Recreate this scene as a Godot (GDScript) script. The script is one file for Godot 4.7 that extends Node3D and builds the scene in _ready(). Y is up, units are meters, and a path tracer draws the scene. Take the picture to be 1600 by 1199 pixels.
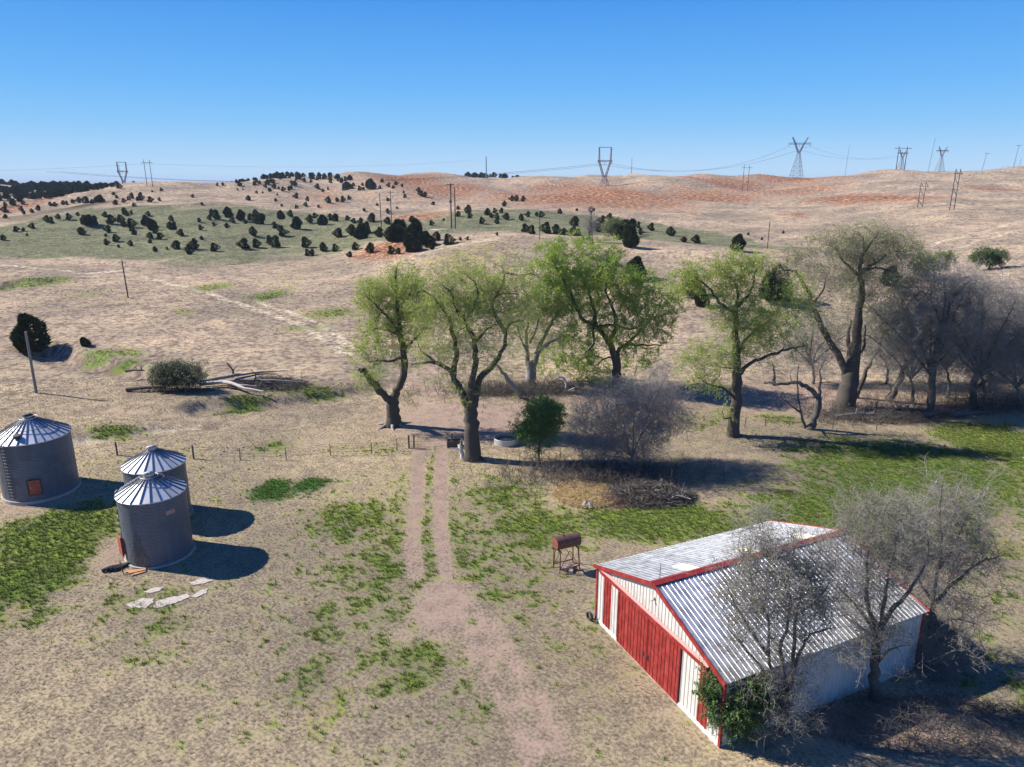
extends Node3D
# A farmyard seen from above: grain bins, a red and white metal shed, a creek lined with cottonwoods,
# dry grass hills dotted with cedars, power lines on the skyline. Metres, y up, camera looks along -z.

const TAU_ := 6.283185307

class MB:
	var v := PackedVector3Array()
	var n := PackedVector3Array()
	var u := PackedVector2Array()
	var c := PackedColorArray()
	var i := PackedInt32Array()
	func tri(a: Vector3, b: Vector3, d: Vector3) -> void:
		var nn := (d - a).cross(b - a).normalized()
		var k := v.size()
		v.append(a); v.append(b); v.append(d)
		n.append(nn); n.append(nn); n.append(nn)
		i.append(k); i.append(k + 1); i.append(k + 2)
	func quad(a: Vector3, b: Vector3, d: Vector3, e: Vector3) -> void:
		var nn := (d - a).cross(b - a).normalized()
		var k := v.size()
		v.append(a); v.append(b); v.append(d); v.append(e)
		n.append(nn); n.append(nn); n.append(nn); n.append(nn)
		i.append(k); i.append(k + 1); i.append(k + 2)
		i.append(k); i.append(k + 2); i.append(k + 3)
	func box(t: Transform3D, s: Vector3) -> void:
		var h := s * 0.5
		var p := []
		for k in 8:
			p.append(t * Vector3(h.x if k & 1 else -h.x, h.y if k & 2 else -h.y, h.z if k & 4 else -h.z))
		quad(p[4], p[6], p[7], p[5]); quad(p[1], p[3], p[2], p[0])
		quad(p[5], p[7], p[3], p[1]); quad(p[0], p[2], p[6], p[4])
		quad(p[6], p[2], p[3], p[7]); quad(p[0], p[4], p[5], p[1])
	func bx(center: Vector3, s: Vector3) -> void:
		box(Transform3D(Basis(), center), s)
	func bar(a: Vector3, b: Vector3, w: float, h: float) -> void:
		var d := b - a
		var l := d.length()
		var z := d / l
		var up := Vector3.UP if absf(z.y) < 0.95 else Vector3.RIGHT
		var x := up.cross(z).normalized()
		box(Transform3D(Basis(x, z.cross(x), z), (a + b) * 0.5), Vector3(w, h, l))
	func tube(p: PackedVector3Array, r: PackedFloat32Array, sides: int, caps := true, rough := 0.0) -> void:
		var m := p.size()
		var base := v.size()
		var ref := Vector3.UP
		var t0 := (p[1] - p[0]).normalized()
		if absf(t0.y) > 0.9: ref = Vector3.RIGHT
		var ux := ref.cross(t0).normalized()
		for k in m:
			var t: Vector3
			if k == 0: t = t0
			elif k == m - 1: t = (p[k] - p[k - 1]).normalized()
			else: t = (p[k + 1] - p[k - 1]).normalized()
			ux = (ux - t * ux.dot(t))
			if ux.length_squared() < 1e-6: ux = t.cross(Vector3(0.3, 0.9, 0.2))
			ux = ux.normalized()
			var vy := t.cross(ux)
			for s in sides:
				var a := TAU * s / sides
				var d := ux * cos(a) + vy * sin(a)
				var rr := r[k]
				if rough > 0.0:
					rr *= 1.0 + rough * (sin(s * 2.7 + k * 0.35 + p[0].x * 3.0) * 0.6 + sin(s * 5.1 + k * 1.9 + p[0].z) * 0.5)
				v.append(p[k] + d * rr); n.append(d)
		for k in m - 1:
			for s in sides:
				var s2 := (s + 1) % sides
				var a := base + k * sides + s
				var b := base + (k + 1) * sides + s
				var d := base + (k + 1) * sides + s2
				var e := base + k * sides + s2
				i.append(a); i.append(b); i.append(d); i.append(a); i.append(d); i.append(e)
		if caps:
			for e in 2:
				var at := 0 if e == 0 else m - 1
				var nn := (p[0] - p[1]).normalized() if e == 0 else (p[m - 1] - p[m - 2]).normalized()
				var k0 := v.size()
				v.append(p[at]); n.append(nn)
				for s in sides:
					v.append(v[base + at * sides + s]); n.append(nn)
				for s in sides:
					var q := k0 + 1 + s
					var q2 := k0 + 1 + (s + 1) % sides
					if e == 0:
						i.append(k0); i.append(q); i.append(q2)
					else:
						i.append(k0); i.append(q2); i.append(q)
	func rod(a: Vector3, b: Vector3, r0: float, r1: float, sides := 8) -> void:
		tube(PackedVector3Array([a, b]), PackedFloat32Array([r0, r1]), sides)
	func arrays() -> Array:
		var a := []
		a.resize(Mesh.ARRAY_MAX)
		a[Mesh.ARRAY_VERTEX] = v
		a[Mesh.ARRAY_NORMAL] = n
		if u.size() == v.size(): a[Mesh.ARRAY_TEX_UV] = u
		if c.size() == v.size(): a[Mesh.ARRAY_COLOR] = c
		a[Mesh.ARRAY_INDEX] = i
		return a
	func mesh(mat: Material) -> ArrayMesh:
		var am := ArrayMesh.new()
		am.add_surface_from_arrays(Mesh.PRIMITIVE_TRIANGLES, arrays())
		am.surface_set_material(0, mat)
		return am

# ---------------------------------------------------------------- measured layout, in metres
const DK := [150,180,205,235,270,310,350,420,500,600,700,850,1000,1300,1800,2600,5000]
const AZ := [-0.8503,-0.6113,-0.4129,-0.2733,-0.1564,0.0,0.1735,0.3756,0.5177,0.6113,0.8503]
const TAB := [[0.0,0.8,1.4,2.2,3.1,4.1,5.2,7.3,9.7,12.8,16.2,19.3,21.4,16.2,7.8,11.7,11.7],[0.0,0.8,1.4,2.2,3.1,4.1,5.2,7.3,9.7,12.8,16.2,19.3,21.4,16.2,7.8,11.7,11.7],[0.0,0.3,0.6,1.0,1.4,3.3,5.5,10.4,15.4,21.8,26.1,19.4,16.3,13.3,13.9,14.9,14.9],[0.0,0.2,0.4,0.6,1.3,3.1,5.1,8.7,12.6,17.5,24.5,32.2,29.3,21.4,18.5,18.0,18.0],[0.0,0.9,2.4,4.6,7.2,7.3,7.7,9.0,11.6,14.7,22.9,35.2,33.4,26.2,21.3,19.8,19.8],[0.0,1.7,5.1,10.9,9.0,8.6,10.1,12.5,13.7,15.9,19.4,29.2,29.0,22.1,17.2,17.1,17.1],[0.0,3.2,7.1,8.8,7.9,7.8,8.2,10.0,13.1,17.6,23.0,33.8,32.0,24.7,20.1,19.0,19.0],[0.0,3.9,5.6,7.7,6.6,6.7,7.1,9.1,12.3,16.1,20.0,28.2,31.3,25.3,18.4,17.9,17.9],[0.0,2.5,4.2,4.7,5.7,8.0,10.3,14.6,18.4,22.7,26.5,32.9,38.5,33.2,24.4,21.4,21.4],[0.0,3.6,6.1,7.0,8.1,9.6,11.3,14.2,17.2,21.0,24.8,32.3,39.8,34.7,25.4,21.9,21.9],[0.0,3.6,6.1,7.0,8.1,9.6,11.3,14.2,17.2,21.0,24.8,32.3,39.8,34.7,25.4,21.9,21.9]]
const GUL := [[4.2,2.1,-83.7,-122.9,-72.6,-113.5,-64.5,-108.4,-58.4,-105.3,-53.6,-103.4],[3.6,1.3,-39.7,-88.4,-33.8,-89.5,-29.2,-91.2,-23.0,-94.3,-18.2,-96.8],[3.0,0.6,-48.0,-74.6,-44.8,-76.7,-40.9,-79.4,-35.9,-80.3],[2.6,0.6,-53.1,-86.2,-43.1,-84.2,-34.5,-82.4,-26.9,-80.8],[5.5,1.8,-133.3,-184.4,-136.0,-198.6,-135.5,-209.2,-136.5,-221.1]]
const ELL := [[0,-5.9,-47.1,13.6,18.4,0.48],[0,-2.5,-33.8,6.1,5.1,0.3],[0,-33.9,-55.4,11.7,17.2,0.2],[0,34.2,-44.2,3.9,15.4,0.3],[0,-37.7,-53.2,5.8,6.7,1.0],[0,-35.1,-46.4,4.4,6.1,1.0],[0,-33.0,-41.1,3.6,2.9,0.5],[0,-33.5,-48.7,2.9,4.8,0.55],[0,-25.4,-43.0,4.6,3.1,0.42],[0,-22.7,-40.5,2.9,1.6,0.5],[0,-23.1,-38.1,4.0,2.2,0.3],[0,-14.0,-55.3,5.7,5.0,0.62],[0,-9.8,-47.0,2.6,5.4,0.6],[0,-12.8,-41.1,2.5,2.9,0.54],[0,-5.9,-36.9,3.5,4.7,0.58],[0,-11.9,-35.0,3.0,3.3,0.48],[0,-8.0,-45.0,1.1,3.3,0.52],[0,-0.9,-60.1,4.4,5.4,0.57],[0,1.9,-54.0,5.6,5.7,0.67],[0,12.6,-55.2,9.3,4.4,1.0],[0,3.7,-46.0,3.7,4.3,0.3],[0,5.3,-37.7,2.9,4.0,0.33],[0,8.2,-31.6,2.1,2.6,0.25],[0,38.0,-65.5,16.4,12.0,1.0],[0,54.2,-72.6,7.1,13.0,1.0],[0,30.4,-56.3,11.8,8.0,1.0],[0,38.2,-48.9,3.3,10.7,0.42],[0,42.2,-73.1,7.0,4.4,0.5],[0,28.6,-35.2,2.9,6.5,0.45],[0,-69.6,-116.7,8.2,4.6,0.9],[0,-62.8,-111.6,4.6,1.7,0.9],[0,-35.6,-89.6,3.9,5.4,0.85],[0,-29.5,-96.5,7.6,2.9,0.8],[0,-11.4,-99.3,3.5,4.4,0.75],[0,-20.3,-101.0,2.3,2.4,0.6],[0,-26.2,-73.3,3.7,3.6,0.7],[0,33.3,-83.4,3.6,4.2,0.75],[0,22.9,-81.5,4.2,4.8,0.4],[0,-46.8,-79.0,3.8,2.2,0.7],[0,-74.6,-114.8,4.5,7.9,0.4],[0,-16.3,-72.2,6.6,2.1,0.35],[0,-8.1,-58.8,1.1,8.5,0.3],[0,-61.6,-178.5,5.4,12.6,0.85],[0,-80.9,-190.7,5.2,11.9,0.6],[0,-72.1,-155.3,5.6,5.7,0.4],[0,-41.1,-137.9,5.7,3.9,0.5],[0,-104.9,-175.7,6.3,9.3,0.4],[0,-40.0,-197.5,8.0,10.8,0.5],[0,-10.6,-197.0,7.1,7.2,0.4],[0,-39.3,-154.1,7.0,8.7,0.75],[0,-20.0,-103.3,4.5,4.2,0.65],[0,-128.4,-192.3,8.3,13.5,0.9],[0,-67.5,-239.0,7.1,65.7,0.15],[0,-2.3,-36.2,1.9,2.0,0.2],[0,-17.7,-38.5,2.4,3.2,0.18],[1,-33.7,-42.8,1.5,4.6,0.5],[1,-13.4,-55.2,4.6,3.8,0.4],[1,-10.4,-33.2,1.8,3.3,0.3],[1,-27.3,-42.4,1.1,4.1,0.3],[1,1.5,-50.6,3.5,4.1,0.35],[1,2.3,-45.0,2.3,3.3,0.25],[1,38.6,-51.0,3.3,3.1,0.6],[1,-2.6,-46.1,2.1,1.3,0.4],[1,-15.5,-217.6,15.3,20.1,0.35],[1,-5.8,-34.0,2.2,1.3,0.3],[1,-62.2,-110.9,3.9,0.9,0.7],[1,-34.7,-88.4,3.0,3.7,0.5],[1,33.1,-82.8,3.2,2.5,0.6],[1,40.7,-62.1,5.5,3.8,0.3],[2,-4.7,-42.6,2.5,4.3,1.0],[2,-7.0,-39.4,1.2,1.2,0.5],[2,-1.7,-38.9,1.7,3.6,0.75],[2,0.2,-34.1,1.6,2.4,0.6],[2,1.7,-30.9,1.7,2.8,0.65],[2,8.5,-32.8,2.8,3.7,0.35],[2,-5.5,-82.1,13.1,10.4,0.75],[2,-11.3,-100.8,7.3,14.5,0.6],[2,14.3,-89.0,10.7,9.6,0.55],[2,41.0,-92.7,19.9,11.6,0.7],[2,55.8,-85.4,10.5,5.4,0.6],[2,-30.4,-49.6,2.5,3.9,0.6],[2,-43.7,-59.7,3.2,3.6,0.6],[2,-22.0,-73.9,10.6,5.2,0.35],[2,7.7,-60.6,4.1,3.5,0.4],[2,4.9,-48.2,1.5,2.1,0.5],[2,19.7,-31.2,8.8,3.0,0.55],[2,24.2,-68.5,10.9,5.9,0.4],[2,-25.4,-72.3,2.4,2.5,0.4],[2,-29.3,-36.6,3.1,2.4,0.2],[2,11.3,-60.6,6.5,3.5,0.45],[2,9.9,-38.3,3.4,5.7,0.3],[2,-72.9,-111.9,4.0,6.8,0.4],[3,-41.6,-249.5,18.1,23.4,0.9],[3,-51.4,-403.4,23.5,53.9,0.55],[3,51.2,-587.7,97.1,178.6,0.85],[3,93.3,-548.2,53.8,114.5,0.7],[3,63.4,-731.1,72.1,65.9,0.5],[3,215.1,-751.8,62.8,107.7,0.75],[3,232.7,-644.4,66.9,87.2,0.6],[3,235.3,-485.9,47.2,77.4,0.9],[3,-106.7,-769.5,54.9,164.5,0.55],[3,157.2,-408.6,8.2,16.6,0.8],[3,-122.5,-491.4,18.5,60.9,0.45],[3,-140.0,-606.8,59.1,139.7,0.3],[3,-323.7,-474.3,16.8,80.1,0.6],[3,350.2,-530.5,28.6,44.8,0.6],[3,103.5,-433.6,4.9,32.8,0.6],[3,-244.7,-463.0,17.9,24.4,0.4],[3,353.9,-566.3,18.8,45.7,0.4],[3,-62.4,-683.6,59.0,123.7,0.75],[3,159.2,-599.7,58.1,110.8,0.7],[3,324.7,-891.8,65.4,197.1,0.7],[3,-112.1,-808.8,55.8,125.3,0.7],[3,56.9,-729.1,72.0,54.8,0.6],[3,-155.3,-594.6,33.3,87.3,0.5],[6,-22.4,-61.4,2.5,3.1,0.85],[6,-19.4,-62.7,2.6,2.4,0.75],[7,-265.3,-420.0,27.8,68.9,0.5],[7,-262.3,-451.1,13.6,45.0,0.7],[7,-71.6,-749.6,19.0,64.2,0.4],[5,7.2,-60.2,2.5,3.1,0.0]]
const POLY := [[4,0.95,[-307.5,-349.2,-250.7,-355.7,-252.3,-388.3,-241.8,-438.9,-199.2,-430.0,-151.1,-454.6,-111.5,-423.6,-82.9,-392.9,-60.7,-363.1,-37.4,-427.0,-15.4,-438.5,21.5,-408.6,54.6,-388.8,79.2,-345.7,92.9,-276.2,91.8,-229.6,77.4,-217.6,63.7,-239.2,44.8,-252.7,24.2,-273.9,5.0,-282.4,-25.3,-286.7,-35.4,-266.6,-57.2,-268.5,-78.5,-266.9,-100.2,-238.4,-126.7,-236.6,-148.8,-238.2,-173.2,-243.0,-212.0,-237.9]]]
const LINES := [[2,0.95,0.62,[-9.1,-74.5,-10.0,-71.6,-9.4,-65.6,-8.6,-58.3,-8.0,-51.3,-7.1,-46.5]],[2,0.95,0.62,[-7.5,-74.6,-7.6,-71.7,-6.8,-62.5,-6.0,-53.5,-4.8,-46.5]],[2,0.6,1.6,[-8.6,-74.5,-10.0,-82.4,-12.7,-89.3,-15.7,-93.0]],[0,0.42,0.35,[-8.2,-72.6,-8.2,-65.6,-7.5,-58.3,-6.8,-51.3,-6.1,-47.4]],[2,0.8,0.6,[-5.0,-44.0,-2.4,-38.3,-0.4,-33.7,1.0,-28.7]],[2,0.8,0.6,[-3.4,-44.0,-0.8,-38.9,1.3,-34.2,2.7,-29.1]],[5,0.62,1.2,[-108.2,-209.5,-83.8,-185.7,-65.3,-167.4,-49.0,-149.3,-36.2,-131.2,-27.7,-117.1]],[5,0.7,0.9,[-61.7,-170.0,-45.4,-150.9,-34.3,-133.6,-28.2,-122.0]],[5,0.6,1.5,[-156.8,-219.2,-142.4,-214.9,-125.6,-209.0,-119.6,-222.5]],[5,0.5,1.4,[-49.4,-75.7,-43.6,-80.1,-39.2,-82.2]],[5,0.5,2.0,[-32.7,-229.4,-21.0,-236.3,-4.1,-234.3]],[2,0.35,1.2,[-62.0,-80.3,-57.2,-83.7,-53.2,-87.8,-40.3,-84.9,-29.3,-81.0]],[5,0.5,1.3,[91.3,-192.4,129.5,-234.7,161.2,-260.2,218.6,-310.7]],[5,0.45,1.3,[91.0,-188.0,125.8,-224.0,155.4,-243.4,198.6,-278.2]],[2,0.4,0.9,[-30.0,-35.3,-31.1,-37.6,-33.5,-41.7,-33.8,-44.8]],[5,0.4,3.0,[-229.8,-325.7,-223.8,-368.8,-170.9,-389.5,-140.4,-421.5]]]
const CEDARS := [-216.5,-316.1,2.5,-213.6,-316.9,1.7,-213.1,-322.8,2.5,-202.3,-286.9,2.3,-182.6,-307.1,3.1,-180.7,-324.5,3.3,-161.9,-294.6,3.0,-156.7,-278.6,2.6,-164.2,-314.5,2.5,-171.9,-326.8,2.3,-153.2,-306.6,2.6,-149.4,-306.2,2.9,-144.3,-287.7,1.6,-148.1,-280.3,2.2,-132.6,-267.5,2.1,-170.9,-304.1,1.3,-202.0,-301.6,1.2,-130.7,-273.1,1.3,-149.0,-273.0,1.2,-231.1,-362.0,3.4,-226.2,-357.3,3.3,-230.8,-370.9,2.9,-226.5,-371.4,3.5,-232.4,-390.2,2.4,-200.8,-341.1,4.5,-195.8,-336.8,5.3,-194.6,-339.2,4.2,-214.2,-384.3,3.0,-189.9,-343.5,4.3,-195.3,-362.2,4.0,-180.7,-338.4,3.2,-176.2,-335.0,4.2,-209.1,-393.3,3.7,-205.1,-388.3,3.0,-205.6,-394.5,2.1,-192.1,-385.4,2.4,-174.4,-345.5,5.1,-162.0,-325.6,5.1,-156.1,-316.2,3.0,-153.6,-326.4,3.6,-168.8,-361.0,2.8,-317.9,-458.2,3.9,-271.6,-390.5,2.7,-333.0,-480.4,3.0,-330.5,-484.9,4.5,-311.6,-464.6,3.2,-269.0,-402.4,2.2,-279.1,-424.4,2.6,-277.9,-429.1,3.3,-335.0,-497.4,3.1,-327.4,-489.5,2.7,-302.4,-479.3,2.6,-296.2,-473.8,2.9,-292.6,-477.3,3.0,-288.6,-474.8,2.6,-286.9,-478.2,2.6,-282.4,-477.7,3.7,-275.5,-474.3,4.4,-260.5,-454.1,2.8,-265.4,-472.6,5.1,-268.3,-472.0,3.7,-240.9,-444.9,3.1,-241.4,-455.0,2.8,-252.2,-481.5,3.0,-253.6,-490.2,3.8,-244.3,-482.1,4.5,-235.8,-461.3,2.9,-256.2,-506.6,2.7,-227.6,-460.4,3.6,-225.4,-469.3,2.2,-220.7,-426.6,2.3,-265.7,-492.6,2.3,-274.9,-506.9,2.3,-255.3,-535.1,2.5,-257.8,-527.2,1.6,-149.5,-368.4,4.9,-152.6,-390.6,5.8,-139.9,-375.5,5.6,-140.6,-399.3,4.3,-127.8,-370.6,5.5,-140.4,-366.3,2.9,-163.1,-395.7,2.8,-151.4,-365.1,2.6,-137.1,-380.8,3.6,-135.1,-368.1,2.3,-126.5,-399.4,5.0,-125.3,-413.4,3.9,-103.3,-349.5,6.0,-106.0,-381.6,4.2,-111.3,-410.1,3.2,-96.1,-367.2,5.4,-113.6,-347.6,3.3,-105.1,-330.4,4.9,-116.1,-324.7,4.1,-134.2,-341.6,2.4,-142.6,-347.3,2.2,-140.2,-326.3,2.6,-154.0,-357.7,2.2,-151.8,-326.3,3.6,-143.1,-313.4,2.9,-128.1,-275.5,3.3,-121.3,-275.1,4.1,-118.5,-264.0,3.7,-113.5,-273.4,3.2,-105.6,-285.1,4.3,-103.1,-289.4,3.6,-103.0,-305.9,2.9,-95.8,-293.1,4.6,-83.5,-290.1,4.3,-71.7,-273.5,3.4,-66.6,-269.6,3.0,-75.4,-315.6,4.0,-76.4,-267.3,2.5,-74.6,-268.3,2.3,-97.7,-391.9,3.7,-92.0,-379.9,4.1,-130.8,-304.3,1.7,-184.5,-435.6,2.0,-217.9,-501.1,2.3,-175.2,-488.4,3.4,-158.7,-491.6,2.3,-191.6,-552.5,2.1,-184.3,-543.1,1.7,-226.1,-606.7,1.7,-223.2,-610.3,1.7,-157.4,-536.1,4.1,-142.1,-510.3,3.2,-132.0,-469.4,2.9,-145.3,-462.0,1.8,-136.3,-461.2,2.5,-122.7,-462.9,1.8,-129.2,-516.7,4.8,-129.6,-542.6,3.4,-125.6,-542.5,4.6,-173.0,-542.2,1.7,-69.5,-362.5,4.5,-75.2,-361.4,3.1,-79.2,-365.0,2.6,-89.0,-393.3,2.8,-69.5,-314.3,4.9,-62.9,-302.7,6.6,-62.6,-314.2,4.9,-53.1,-290.2,4.1,-48.9,-353.7,3.0,-50.8,-338.1,2.6,-60.7,-356.7,3.3,-42.5,-260.4,6.5,-42.2,-266.1,7.5,-34.0,-238.4,6.0,-33.5,-251.6,6.7,-37.8,-281.5,6.2,-39.8,-263.6,4.6,-28.8,-244.3,5.0,-25.8,-250.0,3.1,-21.6,-239.7,3.6,-57.6,-263.7,2.9,-49.1,-249.5,3.5,-40.2,-237.6,2.8,-37.4,-236.8,1.9,-26.2,-235.9,1.9,-55.8,-247.2,2.0,-74.8,-439.3,3.1,-90.3,-445.6,2.1,-126.1,-566.9,3.5,-150.2,-673.6,6.2,-160.2,-732.7,5.1,-124.6,-653.1,9.1,-136.1,-655.1,4.0,-131.2,-652.2,3.0,-146.9,-681.9,3.1,-137.8,-681.4,3.1,-123.6,-700.5,3.8,-116.4,-650.5,3.0,-110.6,-661.9,4.1,-108.4,-688.0,4.2,-104.3,-646.4,3.0,-100.0,-671.7,3.1,-76.9,-608.3,4.2,-72.7,-592.0,4.6,-70.1,-591.5,4.1,-87.5,-595.2,2.3,-85.0,-580.1,3.1,-95.6,-564.2,2.6,-97.6,-528.8,2.0,-75.6,-480.2,1.9,-54.2,-506.5,2.7,-25.1,-417.2,4.9,-21.7,-370.4,3.2,-27.9,-375.4,2.9,-33.2,-448.2,2.4,-13.1,-384.9,3.6,-9.6,-391.4,2.7,-5.5,-391.5,2.7,-10.5,-361.7,2.5,-7.2,-358.6,2.8,-6.9,-339.8,2.4,-2.7,-355.6,3.3,-14.4,-338.7,3.2,-4.7,-448.7,3.5,-0.1,-516.7,4.0,3.0,-513.7,4.0,-44.1,-523.7,2.4,-36.9,-330.8,2.3,-34.0,-363.3,1.4,-4.9,-242.3,1.2,-17.2,-242.3,1.2,-14.8,-240.8,1.2,7.8,-501.8,3.9,4.7,-351.5,3.3,8.0,-362.0,2.8,14.2,-362.0,3.1,12.5,-366.6,2.3,26.6,-403.4,2.8,37.4,-421.7,1.6,28.2,-324.2,4.3,43.1,-347.1,3.8,50.1,-373.2,3.2,4.8,-281.0,3.3,6.8,-240.8,3.0,13.3,-273.6,4.1,16.6,-271.1,3.8,19.5,-271.9,2.3,23.2,-268.5,3.4,24.8,-268.3,2.5,34.8,-292.2,3.7,43.7,-276.2,6.1,48.1,-290.8,5.5,36.2,-240.0,4.9,36.2,-219.2,6.6,57.8,-332.2,3.1,50.1,-282.1,2.7,57.3,-296.9,3.3,62.0,-282.6,3.5,58.2,-244.7,1.9,58.6,-244.7,1.9,62.3,-243.9,2.9,97.7,-298.9,1.2,113.9,-304.1,1.4,95.0,-275.0,1.2,-176.7,-668.8,4.4,-153.9,-674.8,4.7,-214.4,-648.3,4.6,-173.5,-663.7,2.7,-197.2,-702.2,3.9,-202.9,-755.3,3.3,-190.0,-626.7,4.0,-199.2,-629.2,2.6,-196.1,-743.2,2.7,-170.9,-726.0,3.2,-149.3,-667.6,3.1,-154.6,-685.0,4.2,-194.0,-622.5,3.8,-150.3,-666.6,3.2,-206.4,-704.7,2.9,-214.4,-656.8,3.8,-210.7,-630.8,3.1,-193.2,-645.0,3.5,-196.3,-657.7,4.1,-189.4,-576.6,2.2,-167.3,-669.4,2.5,-175.6,-716.6,4.1,-229.6,-690.9,3.0,-164.1,-726.4,4.6,-152.5,-664.0,3.3,-193.5,-658.1,4.3,-203.3,-630.7,4.1,-178.7,-755.4,5.3,-212.3,-656.1,3.8,-162.8,-706.8,5.0,-191.2,-702.0,3.4,-217.6,-694.4,2.9,-168.5,-655.8,2.8,-189.6,-575.5,3.2,-240.8,-645.2,3.4,-220.8,-644.9,3.1,-251.3,-629.2,2.3,-233.7,-636.4,2.5,-223.1,-638.2,3.4,-223.9,-648.9,3.1,-248.2,-632.3,2.8,-234.6,-633.7,3.8,-215.6,-650.6,3.2,-224.6,-642.6,2.9]
const FENCE := [-41.7,-70.1,-33.4,-69.5,-28.4,-69.2,-23.5,-69.0,-19.2,-70.2,-14.9,-70.5,-12.4,-71.7,-10.7,-72.5]
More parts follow.
